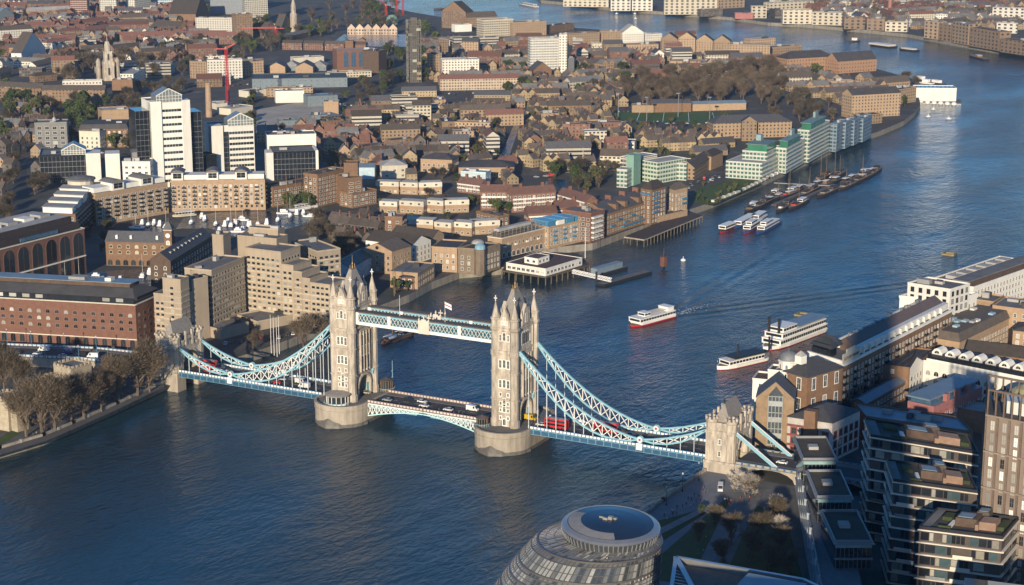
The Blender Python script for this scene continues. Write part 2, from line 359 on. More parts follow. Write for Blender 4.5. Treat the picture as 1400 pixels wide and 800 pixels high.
def make_tower():
    mb = MB()
    X, Y = 9.2, 5.0
    for sx in (-1, 1): mb.box(min(sx*5.1,sx*X), max(sx*5.1,sx*X), -Y, Y, 9, 15, 0)
    arc = [(5.1*cos(pi*k/12), 14+5.4*sin(pi*k/12)) for k in range(13)]
    for sx in (1, -1):
        half = arc[:7] if sx > 0 else arc[6:]
        mb.ext(([(5.1,20.6),(0,20.6)]+half[::-1] if sx > 0 else [(0,20.6),(-5.1,20.6)]+half[::-1]), 'y', -Y, Y, 0)
        mb.box(min(sx*5.1,sx*X), max(sx*5.1,sx*X), -Y, Y, 15, 20.6, 0)
    for sy in (-1, 1):                                   # moulded ring round the road arch
        for k in range(12):
            p, q = arc[k], arc[k+1]
            mb.bar((p[0]*1.08, sy*(Y+.25), 14+(p[1]-14)*1.08), (q[0]*1.08, sy*(Y+.25), 14+(q[1]-14)*1.08), .9, .9, 0)
        for sx in (-1, 1): mb.box(sx*5.5-.45, sx*5.5+.45, sy*Y-.5, sy*Y+.7, 9, 14, 0)
    mb.box(-X, X, -Y, Y, 20.6, 53, 0)
    for z, h, o in ((20.8,.5,.35),(25.2,.45,.3),(33.0,.45,.3),(40.6,.5,.35),(41.8,.9,.55),(51.8,.9,.6)):
        mb.box(-X-o-.55, X+o+.55, -Y-o, Y+o, z, z+h, 0)
    for sy in (-1, 1):                                   # projecting centre bay and niches on road faces
        mb.box(-3.6, 3.6, min(sy*Y,sy*(Y+.8)), max(sy*Y,sy*(Y+.8)), 21.3, 40.6, 0)
        for x in (-3.6, -1.2, 1.2, 3.6): mb.box(x-.22, x+.22, min(sy*(Y+.8),sy*(Y+1.25)), max(sy*(Y+.8),sy*(Y+1.25)), 21.3, 40.2, 0)
        for x in (-6.2, 6.2): mb.box(x-.3, x+.3, min(sy*Y,sy*(Y+.7)), max(sy*Y,sy*(Y+.7)), 21.3, 51.5, 0)
        mb.ext([(-3.4,53),(3.4,53),(3.4,56.5),(2.2,57.5),(1.6,59.6),(0,62),(-1.6,59.6),(-2.2,57.5),(-3.4,56.5)], 'y', min(sy*(Y-.9),sy*(Y+.5)), max(sy*(Y-.9),sy*(Y+.5)), 0)
        for x in (-3.4, 3.4): mb.lathe(x, sy*(Y-.1), [(.5,52.5),(.5,57.6),(.0,60.2)], 6, 0)
    for sx in (-1, 1):
        mb.box(min(sx*X,sx*(X+.55)), max(sx*X,sx*(X+.55)), -3.0, 3.0, 9, 53, 0)
        mb.ext([(-2.9,53),(2.9,53),(2.9,56),(1.9,57),(1.4,58.8),(0,61.3),(-1.4,58.8),(-1.9,57),(-2.9,56)], 'x', min(sx*(X-.9),sx*(X+.6)), max(sx*(X-.9),sx*(X+.6)), 0)
        mb.lathe(sx*(X-.1), 0, [(.35,60.5),(.25,62),(.0,63.2)], 6, 0)
        for y in (-2.9, 2.9): mb.lathe(sx*(X-.1), y, [(.4,52.5),(.4,57),(.0,59.2)], 6, 0)
    for x in [-6.6,-5.2,5.2,6.6]:
        for sy in (-1, 1): mb.box(x-.4, x+.4, sy*Y-.3, sy*Y+.3, 53, 54.3, 0)
    t = mb.build('tower', [STONE], bridge)
    for sx in (-1, 1):
        for sy in (-1, 1):
            m2 = MB(); cx, cy = sx*9.0, sy*4.55; R = 1.95
            prof = [(R+.35,9),(R+.35,12),(R,12.4),(R,20.8),(R+.35,20.9),(R+.35,21.4),(R,21.6),(R,33),(R+.3,33.1),(R+.3,33.5),(R,33.7),(R,40.4),(R+.35,40.6),(R+.4,42.6),(R,43),(R,51.4),(R+.45,52),(R+.5,52.8),(R+.05,53.2),(R-.05,56),(R+.3,56.3),(R+.3,57),(R-.25,57.2),(.95,60.4),(.22,63.6),(.12,64)]
            m2.lathe(cx, cy, prof, 8, 0, pi/8)
            m2.box(cx-.16, cx+.16, cy-.16, cy+.16, 64, 66.6, 1); m2.box(cx-.16, cx+.16, cy-.75, cy+.75, 65.1, 65.5, 1); m2.box(cx-.72, cx+.72, cy-.14, cy+.14, 65.12, 65.48, 1)
            tu = m2.build('turret', [STONE, FRAMEM], t)
    m3 = MB()
    a = [(-8.4,-4.2,53.2),(8.4,-4.2,53.2),(8.4,4.2,53.2),(-8.4,4.2,53.2)]; b = [(-1.9,-.7,68),(1.9,-.7,68),(1.9,.7,68),(-1.9,.7,68)]
    mid = [(-4.6,-2.2,61.5),(4.6,-2.2,61.5),(4.6,2.2,61.5),(-4.6,2.2,61.5)]
    m3.add(a+mid+b, [(i,(i+1)%4,(i+1)%4+4,i+4) for i in range(4)]+[(i+4,(i+1)%4+4,(i+1)%4+8,i+8) for i in range(4)]+[(8,9,10,11)], 0)
    r = m3.build('roof', [TSLATE], t)
    m4 = MB(); m4.box(-2.0,2.0,-.8,.8,67.95,68.3); 
    for x in (-1.9,1.9): m4.lathe(x,0,[(.2,68.3),(.14,69.6),(0,70.4)],6)
    m4.lathe(0,0,[(.4,68.3),(.25,69.8),(.38,70.2),(.12,71),(.06,74.5)],6)
    m4.build('finial', [GOLD], t)
    # windows of the four faces
    w1, w2, w3, w4 = win_mesh(.75,2.6,fw=.3), win_mesh(1.1,3.3,fw=.34), win_mesh(.8,1.3,fw=.32), win_mesh(1.7,5.2,'arch',fw=.4)
    w5 = win_mesh(2.0,6.4,'arch',fw=.4)
    for P, Q in (((-9.76,4.8),(-9.76,-4.8)),((9.76,-4.8),(9.76,4.8))):
        for z, w in ((47.2,w1),(35.2,w2),(26.4,w2)):
            for x in (2.9,4.8,6.7): put_windows(t, P, Q, [x], [z+(-.1 if x != 4.8 else .1)], w if x != 4.8 else w2)
        put_windows(t, P, Q, [4.8], [54.6], w1); put_windows(t, P, Q, [3.9,5.7], [54.3], w3)
        put_windows(t, P, Q, [3.0,6.6], [12.2,15.6,18.6,22.6], w3); put_windows(t, P, Q, [4.8], [15.6,18.2], w2)
        put_windows(t, P, Q, [4.8], [9.6], win_mesh(1.3,2.8,'arch',fw=.4))
    for sy, P, Q in ((-1,(-9.2,-5.82),(9.2,-5.82)),(1,(9.2,5.82),(-9.2,5.82))):
        put_windows(t, P, Q, [6.8,9.2,11.6], [33.6], w4); put_windows(t, P, Q, [6.8,9.2,11.6], [22.4], w5)
        P2_, Q2_ = (P[0], sy*5.02), (Q[0], sy*5.02)
        put_windows(t, P2_, Q2_, [4.5,13.9], [22.6,27,34.4,45], w1); put_windows(t, P2_, Q2_, [7,9.2,11.4], [44.6], w4)
        put_windows(t, (P[0],sy*5.52), (Q[0],sy*5.52), [9.2], [54.4], w2)
    # teal gates in the road arch and blue lamps' shields beside it
    for sy in (-1, 1):
        for sx in (-1, 1):
            g = MB(); g.box(min(sx*4.9,sx*3.4), max(sx*4.9,sx*3.4), sy*4.2-.15, sy*4.2+.15, 9.6, 14.5)
            g.build('gate_leaf', [M('teal_paint', (.10,.36,.40), .5, .15, .4, .5)], t)
            g = MB(); g.cbox(sx*6.9, sy*5.5, 18.2, 1.2, .5, 1.9); g.lathe(sx*6.9, sy*5.5, [(.75,20.1),(.2,20.9)], 6)
            g.build('shield', [PALE], t)
    return t
tower = make_tower(); tower.location = (0, S0, 0)
tower2 = copy_tree(tower, bridge, (0, -S0, 0), pi)

# high-level walkways
def make_walkway(x0):
    hw = 1.75; z0, z1 = 44.6, 50.4; ya = S0-5.6
    mb = MB()
    mb.box(-hw, hw, -ya, ya, 45.4, 45.8, 0); mb.box(-hw-.1, hw+.1, -ya, ya, 50.0, 50.5, 1)
    for sx in (-1, 1):
        mb.box(sx*hw-.22, sx*hw+.22, -ya, ya, 44.6, 46.0, 2); mb.box(sx*hw-.3, sx*hw+.3, -ya, ya, 49.35, 50.0, 3)
        mb.box(sx*hw-.36, sx*hw+.36, -ya, ya, 46.0, 46.22, 3)
        mb.box(sx*(hw-.35)-.03, sx*(hw-.35)+.03, -ya, ya, 45.8, 50, 4)
    w = mb.build('walkway', [STEEL, M('walkway_roof', (.12,.10,.09), .8, .2, .4), WHITE, PALE, M('walkway_glass', (.03,.09,.12), .15, .1, .3, .6)], bridge, (x0, 0, 0))
    for sx in (-1, 1):
        lt = MB(); n = 40; st = 2*ya/n
        for k in range(n):
            y = -ya+k*st
            lt.bar((sx*(hw+.02), y, 46.2), (sx*(hw+.02), y+st, 49.4), .2, .16); lt.bar((sx*(hw+.02), y+st, 46.2), (sx*(hw+.02), y, 49.4), .2, .16)
            lt.bar((sx*(hw+.02), y, 46.2), (sx*(hw+.02), y+st/2, 47.8), .01); 
        lt.build('lattice', [WHITE], w)
        pn = MB()
        for y, ww in ((-ya*.5,1.5),(ya*.5,1.5),(-ya+1,1.6),(ya-1,1.6)): pn.box(sx*(hw+.3)-.2, sx*(hw+.3)+.2, y-ww/2, y+ww/2, 44.9, 50.2)
        pn.build('panel', [WHITE], w)
        cr = MB(); x = sx*(hw+.35); cr.box(x-.3, x+.3, -2.4, 2.4, 44.5, 50.5); cr.box(x-.28, x+.28, -1.2, 1.2, 50.5, 51.1); cr.lathe(x,0,[(.3,51.1),(.25,51.7),(.08,52.3)],6)
        for y in (-2.4, 2.4): cr.box(x-.35, x+.35, y-.3, y+.3, 44.5, 51.0); cr.lathe(x,y,[(.32,51.0),(.05,51.7)],6)
        cr.build('crest', [M('cream_paint', (.50,.46,.39), .6, .1, .3)], w)
    return w
make_walkway(-5.2); make_walkway(5.2)

# side-span decks, parapets, bascules
PARA = M('parapet_blue', (.06,.16,.27), .5, .15, .3)
def parapet(mb, x, ya, yb, z, panel=1, blue=0, step=1.75, sgn=1):
    n = max(1, int(abs(yb-ya)/step)); st = (yb-ya)/n
    mb.box(x-.12, x+.12, min(ya,yb), max(ya,yb), z, z+.25, blue); mb.box(x-.16, x+.16, min(ya,yb), max(ya,yb), z+1.15, z+1.3, blue)
    for k in range(n):
        a, b = ya+k*st+st*.14, ya+(k+1)*st-st*.14
        mb.box(x-.14, x+.14, min(a,b), max(a,b), z+.25, z+1.12, panel); c = ya+k*st; mb.box(x-.17, x+.17, c-.2, c+.2, z, z+1.42, blue)
def make_side(sg):
    mb = MB(); a, b = sg*(S0+12.0), sg*134.2; y0, y1 = min(a,b), max(a,b)
    mb.box(-9.1, 9.1, y0, y1, 8.9, 9.42, 0)
    d = mb.build('side_deck', [STEEL], bridge)
    r = MB(); r.quad((-5.2,y0,DECK-.01),(5.2,y0,DECK-.01),(5.2,y1,DECK-.01),(-5.2,y1,DECK-.01)); r.build('roadway', [ASPH], d)
    for sx in (-1, 1):
        p = MB(); p.box(min(sx*5.2,sx*8.8), max(sx*5.2,sx*8.8), y0, y1, 9.42, 9.62); p.build('footway', [PAVE], d)
        g = MB(); g.box(sx*9.15-.2, sx*9.15+.2, y0, y1, 7.5, 9.4, 0); g.box(sx*9.15-.4, sx*9.15+.4, y0, y1, 7.35, 7.5, 1); g.box(sx*9.15-.35, sx*9.15+.35, y0, y1, 9.4, 9.62, 1)
        for k in range(22): y = y0+(y1-y0)*(k+.5)/22; g.box(sx*9.15-.35, sx*9.15+.35, y-.12, y+.12, 7.5, 9.4, 1)
        g.build('edge_girder', [M('girder_navy', (.030,.085,.15), .5, .2, .3), M('girder_light', (.15,.29,.38), .5, .1, .3)], d)
        q = MB(); parapet(q, sx*9.15, y0, y1, 9.62); q.build('parapet', [PARA, WHITE], d)
make_side(1); make_side(-1)
TEAL = M('pale_teal_paint', (.36,.60,.62), .5, .1, .3)
def make_leaf(sg):
    mb = MB(); y0, y1 = 0.15, S0-12.35
    Y = lambda y: sg*y
    mb.box(-8.8, 8.8, min(Y(y0),Y(y1)), max(Y(y0),Y(y1)), 9.0, 9.45, 0)
    d = mb.build('bascule_leaf', [STEEL], bridge)
    r = MB(); r.quad((-5.2,min(Y(y0),Y(y1)),DECK-.01),(5.2,min(Y(y0),Y(y1)),DECK-.01),(5.2,max(Y(y0),Y(y1)),DECK-.01),(-5.2,max(Y(y0),Y(y1)),DECK-.01)); r.build('roadway', [ASPH], d)
    for sx in (-1, 1):
        p = MB(); p.box(min(sx*5.2,sx*8.6), max(sx*5.2,sx*8.6), min(Y(y0),Y(y1)), max(Y(y0),Y(y1)), 9.45, 9.62); p.build('footway', [PAVE], d)
        x = sx*8.75; g = MB(); n = 12
        lo = lambda y: 8.1-4.7*(y/y1)**1.7
        for k in range(n):
            a, b = y0+(y1-y0)*k/n, y0+(y1-y0)*(k+1)/n
            g.bar((x,Y(a),lo(a)), (x,Y(b),lo(b)), .55, .5, 1); g.bar((x,Y(a),9.1), (x,Y(b),9.1), .5, .5, 0)
            g.bar((x,Y(b),lo(b)), (x,Y(b),9.1), .34, .3, 0)
            if 9.1-lo(b) > 1.2: g.bar((x,Y(a),lo(a)), (x,Y(b),9.1), .34, .3, 0); 
            if 9.1-lo(b) > 2.2: g.bar((x,Y(b),lo(b)), (x,Y(a),9.1), .3, .3, 0)
        g.box(x-sx*.5-.05, x-sx*.5+.05, min(Y(y1*.12),Y(y1)), max(Y(y1*.12),Y(y1)), 6.9, 9.0, 2)
        g.build('girder', [M('girder_white', (.60,.64,.62), .5, .1, .3), TEAL, M('girder_shade', (.18,.30,.36), .6, .1, .3)], d)
        q = MB(); parapet(q, sx*8.9, Y(y0), Y(y1), 9.62, step=1.6); q.build('parapet', [M('parapet_red_grey', (.16,.10,.10), .6, .1, .3), M('parapet_cream', (.55,.50,.44), .6, .1, .3)], d)
make_leaf(1); make_leaf(-1)
for y0, y1 in ((-134,-54),(-28,-.5),(.5,28),(54,134)):
    q = MB()
    for k in range(int((y1-y0)/6)): q.quad((-.09,y0+6*k,DECK),(.09,y0+6*k,DECK),(.09,y0+6*k+3.2,DECK),(-.09,y0+6*k+3.2,DECK))
    q.build('lane_marking', WHITE, bridge)

# suspension chains
def make_chain(sg, x):
    UPc, DN = [], []
    mb = MB(); n = 13; ya, za, yb, zb = S0+6.8, 43.0, 104.4, 12.5
    def up(t): return (x, sg*(ya+(yb-ya)*t), za+(zb-za)*t-6.2*4*t*(1-t)*.97)
    def dn(t): return (x, sg*(ya+(yb-ya)*t), za-.9*(1-t)+(zb-za)*t-12.2*4*t*(1-t)*.97)
    yc, zc = 134.4, 21.5
    def up2(t): return (x, sg*(yb+(yc-yb)*t), zb+(zc-zb)*t-1.3*4*t*(1-t))
    def dn2(t): return (x, sg*(yb+(yc-yb)*t), zb+(zc-zb)*t-3.9*4*t*(1-t))
    def seg(u, d, n, w):
        for k in range(n):
            t0, t1 = k/n, (k+1)/n
            mb.bar(u(t0), u(t1), w, .75, 0); mb.bar(d(t0), d(t1), w, .7, 0)
            if k > 0: mb.bar(u(t0), d(t0), .3, .3, 1)
            if k > 0 and k < n-1 or n > 8:
                mb.bar(u(t0), d(t1), .3, .3, 1); mb.bar(d(t0), u(t1), .3, .3, 1)
    seg(up, dn, n, .8); seg(up2, dn2, 5, .75)
    c = mb.build('suspension_chain', [PALE, WHITE], bridge)
    for k in range(1, n):
        p = dn(k/n)
        if p[2] > 11.2:
            h = MB(); h.bar((p[0],p[1],9.6), p, .26, .26); h.bar((p[0],p[1],9.6), (p[0],p[1],11), .4, .4); h.build('hanger', [M('hanger_paint', (.50,.56,.58), .5, .1, .3)], c)
    for k in range(1, 5):
        p = dn2(k/5); h = MB(); h.bar((p[0],p[1],9.6), p, .26, .26); h.build('hanger', [M('hanger_paint')], c)
    r = MB(); q = (x, sg*yb, zb)
    for sx in (-1, 1):
        r.ext([(q[1]+1.5*cos(2*pi*k/12), q[2]+1.5*sin(2*pi*k/12)) for k in range(12)], 'x', x+sx*.45, x+sx*.62, 0)
        r.ext([(q[1]+1.15*cos(2*pi*k/12), q[2]+1.15*sin(2*pi*k/12)) for k in range(12)], 'x', x+sx*.6, x+sx*.7, 1)
        r.ext([(q[1]+.55*cos(2*pi*k/12), q[2]+.55*sin(2*pi*k/12)) for k in range(12)], 'x', x+sx*.7, x+sx*.78, 2)
    r.build('roundel', [PALE, WHITE, RED], c)
    r = MB(); r.cbox(x+(-.9 if x < 0 else .9), q[1], 8.2, .6, 2.6, 2.9); r.build('shield_panel', [WHITE], c)
for sg in (1, -1):
    for x in (-8.5, 8.5): make_chain(sg, x)

# abutment towers with their land ties
def make_abut():
    mb = MB(); X, y0, y1 = 10.6, 134.2, 146.4
    for sx in (-1, 1):
        lo, hi = min(sx*5.2,sx*X), max(sx*5.2,sx*X)
        mb.box(lo-.5, hi+.5, y0-.5, y1+.5, -3, 9.2, 1); mb.box(lo-.7, hi+.7, y0-.7, y1+.7, 8.4, 9.3, 0)
        mb.box(lo, hi, y0, y1, 9.2, 16, 0)
        mb.box(lo-.25, hi+.25, y0-.25, y1+.25, 20.8, 22.0, 0)
        for cy in (y0+1.9, y1-1.9):
            mb.lathe(sx*(X-1.9), cy, [(2.3,9.3),(2.3,20.6),(2.6,21),(2.6,22.2),(2.35,22.6),(2.35,25.2),(2.7,25.6),(2.7,26.6)], 8, 0, pi/8)
            for k in range(8):
                a = 2*pi*k/8; mb.cbox(sx*(X-1.9)+2.35*cos(a), cy+2.35*sin(a), 26.6, .9, .9, 1.1, 0)
        mb.box(lo+.3, hi-.3, y0+.4, y1-.4, 22, 25.4, 0)
    arc = [(5.2*cos(pi*k/12), 13.5+5.0*sin(pi*k/12)) for k in range(13)]
    mb.ext([(5.2,21),(0,21)]+arc[:7][::-1], 'y', y0, y1, 0); mb.ext([(0,21),(-5.2,21)]+arc[6:][::-1], 'y', y0, y1, 0)
    for sx in (-1, 1): mb.box(min(sx*5.2,sx*X), max(sx*5.2,sx*X), y0, y1, 16, 21, 0)
    mb.box(-5.2, 5.2, -3, 9, -3, 0, 1) if False else None
    mb.box(-5.8, 5.8, y0+.3, y1-.3, 21, 23.2, 0)
    for sy in (y0+.3, y1-.3):
        for k in range(-5, 6): mb.cbox(k*1.05, sy, 23.2, .6, .5, .9, 0)
        for x in (-2.4, 2.4): mb.cbox(x, sy, 21, 1.1, .9, 7.2, 0)
        mb.cbox(0, sy, 23.2, 4, .5, 2.6, 0)
    for sy in (y0-.1, y1+.1):
        for k in range(12):
            p, q = arc[k], arc[k+1]; mb.bar((p[0]*1.05, sy, p[1]+.3), (q[0]*1.05, sy, q[1]+.3), .7, .7, 0)
    t = mb.build('abutment_tower', [STONE, STONE2], bridge)
    r = MB(); ym = (y0+y1)/2
    r.add([(-9.2,y0+1.6,23.2),(9.2,y0+1.6,23.2),(9.2,y1-1.6,23.2),(-9.2,y1-1.6,23.2),(-6.2,ym,33),(6.2,ym,33)], [(0,1,5,4),(1,2,5),(2,3,4,5),(3,0,4)]); r.build('roof', [TSLATE], t)
    f = MB()
    for x in (-6.2, 6.2): f.lathe(x, ym, [(.3,32.6),(.2,34.5),(0,36.5)], 6)
    f.build('finial', [BLACK], t)
    w = win_mesh(.9,2.0,fw=.25)
    for xx in (-1, 1):
        put_windows(t, (xx*(X+.02), y1) if xx < 0 else (xx*(X+.02), y0), (xx*(X+.02), y0) if xx < 0 else (xx*(X+.02), y1), [6.1], [11.5,16.5], w)
        for sy, P, Q in ((y0,(-X,y0-.02),(X,y0-.02)),(y1,(X,y1+.02),(-X,y1+.02))): put_windows(t, P, Q, [X+xx*7.6], [12,17], w)
    for x in (-8.5, 8.5):
        b = MB(); b.bar((x,146.2,21.6), (x,164.5,9.2), 1.3, 1.1, 0); b.bar((x,146.2,22.2), (x,164.5,9.8), .5, .5, 1); b.build('land_tie', [PALE, WHITE], t)
    return t
ab = make_abut(); copy_tree(ab, bridge, (0,0,0), pi)

# cabins on the pier tops
def cabin(name, x, y, r, h, kind):
    mb = MB(); z = 9.0
    mb.lathe(x, y, [(r*.96,z),(r*.96,z+.9)], 14, 0); mb.lathe(x, y, [(r*.92,z+.9),(r*.92,z+h-.3)], 14, 1)
    for k in range(14): a = 2*pi*k/14; mb.bar((x+r*.95*cos(a), y+r*.95*sin(a), z), (x+r*.95*cos(a), y+r*.95*sin(a), z+h), .25, .25, 0)
    c = mb.build(name, [FRAMEM if kind else M('cabin_brown', (.17,.12,.08), .6, .2, .5), GLASS], bridge)
    rf = MB(); rf.lathe(x, y, [(r*1.12,z+h),(r*1.16,z+h+.35),(r*.7,z+h+.7),(.1,z+h+(.8 if kind else 1.4))], 14); rf.build('roof', [M('cabin_roof', (.30,.27,.23), .7, .2, .4) if kind else M('cabin_roof_dark', (.10,.08,.07), .7, .2, .4)], c)
    rl = MB()
    for k in range(10):
        a = pi*.55+pi*.9*k/9; b = pi*.55+pi*.9*(k+1)/9
        rl.bar((x+(r+1)*cos(a), y+(r+1)*sin(a), z+1.2), (x+(r+1)*cos(b), y+(r+1)*sin(b), z+1.2), .14); rl.bar((x+(r+1)*cos(a), y+(r+1)*sin(a), z), (x+(r+1)*cos(a), y+(r+1)*sin(a), z+1.2), .14)
    rl.build('railing', [PALE], c); return c
cabin('glass_cabin', -14.6, S0-.2, 5.2, 4.2, 1)
cabin('control_cabin', -12.6, -S0+9.3, 2.6, 3.4, 0)
c2 = cabin('control_cabin', 14.0, S0-8.2, 3.0, 4.6, 0)
mb = MB(); mb.lathe(18.0, S0-9, [(.18,9),(.1,22)], 6); mb.box(17.2,18.8,S0-9.1,S0-8.9,17,17.3); mb.box(17.4,18.6,S0-9.1,S0-8.9,14,14.3); mb.build('signal_mast', [PALE], bridge)
for x in (-3.6, 3.6):
    mb = MB(); mb.lathe(-5.2 if x < 0 else -5.2, 0, [(.1,50.4),(.06,51)], 5)
for y in (-9.5, 13.5):
    mb = MB(); mb.lathe(-5.2, y, [(.1,50.4),(.06,60)], 5); fp = mb.build('flagpole', [WHITE], bridge)
mb = MB(); mb.add([(-5.2,-9.5,57.2),(-5.2,-9.5,59.6),(-5.0,-12.6,58.6),(-5.2,-12.9,56.2)], [(0,1,2,3)], 0); mb.add([(-5.25,-9.5,58.2),(-5.25,-9.5,58.7),(-5.05,-12.6,57.7),(-5.25,-12.8,57.2)], [(0,1,2,3)], 1); mb.build('flag', [WHITE, RED], bridge)
# ------------------------------------------------------------ building kit
BRED = M('red_brick', (.175,.088,.062), .85, .22, .4, rnd=.1)
BBRO = M('brown_brick', (.19,.115,.07), .85, .25, .4)
BYEL = M('yellow_stock_brick', (.34,.235,.13), .85, .22, .4)
BTAN = M('tan_brick', (.335,.235,.15), .85, .2, .4)
BDRK = M('sooty_brick', (.10,.068,.05), .85, .3, .4)
CONC = M('ribbed_concrete', (.335,.275,.205), .85, .16, .3, streak=True)
WHT = M('white_render', (.66,.64,.58), .7, .12, .3, streak=True)
CREAM = M('cream_render', (.52,.48,.39), .75, .14, .3, streak=True)
GREYW = M('grey_cladding', (.20,.20,.195), .6, .2, .3)
RBRO = M('brown_tile_roof', (.085,.070,.057), .8, .28, .5, rnd=.35)
RRED = M('red_tile_roof', (.165,.082,.062), .8, .25, .5, rnd=.3)
RGRY = M('grey_felt_roof', (.15,.148,.145), .85, .3, .12)
RDRK = M('dark_felt_roof', (.06,.058,.06), .85, .3, .15)
RLGT = M('pale_gravel_roof', (.33,.32,.30), .85, .25, .12)
RBLU = M('blue_grey_metal_roof', (.16,.21,.25), .45, .2, .2, .5)
GRNM = M('green_cladding', (.17,.30,.24), .55, .15, .3)
GRNG = M('green_glass', (.04,.16,.10), .12, .3, .1, .8)
DGLS = M('dark_glazing', (.018,.022,.028), .1, .4, .25, .7, rnd=.3)
BGLS = M('blue_glazing', (.05,.10,.16), .12, .4, .25, .7, rnd=.3)
BALC = M('blue_balcony_paint', (.05,.19,.33), .5, .1, .3)
UNIT = M('roof_unit_grey', (.30,.30,.29), .6, .2, .4, rnd=.4)
FOOT = []
def infoot(p, pad=0):
    for w in WET:
        if inpoly(p[0], p[1], w): return True
    for (x0, y0, x1, y1, poly) in FOOT:
        if p[0] < x0-pad or p[0] > x1+pad or p[1] < y0-pad or p[1] > y1+pad: continue
        ins = True
        for i in range(len(poly)):
            a, b = poly[i], poly[(i+1)%len(poly)]
            L = hypot(b[0]-a[0], b[1]-a[1]) or 1
            if ((b[0]-a[0])*(p[1]-a[1])-(b[1]-a[1])*(p[0]-a[0]))/L < -pad: ins = False; break
        if ins: return True
    return False
def addfoot(pts):
    a = sum(pts[i][0]*pts[(i+1)%len(pts)][1]-pts[(i+1)%len(pts)][0]*pts[i][1] for i in range(len(pts)))
    if a < 0: pts = pts[::-1]
    xs = [p[0] for p in pts]; ys = [p[1] for p in pts]; FOOT.append((min(xs), min(ys), max(xs), max(ys), pts))
class B: pass
def inpoly(x, y, poly):
    c = False
    for i in range(len(poly)):
        (x0,y0),(x1,y1) = poly[i], poly[i-1]
        if (y0 > y) != (y1 > y) and x < (x1-x0)*(y-y0)/(y1-y0)+x0: c = not c
    return c
def lerp(a, b, t): return (a[0]+(b[0]-a[0])*t, a[1]+(b[1]-a[1])*t)
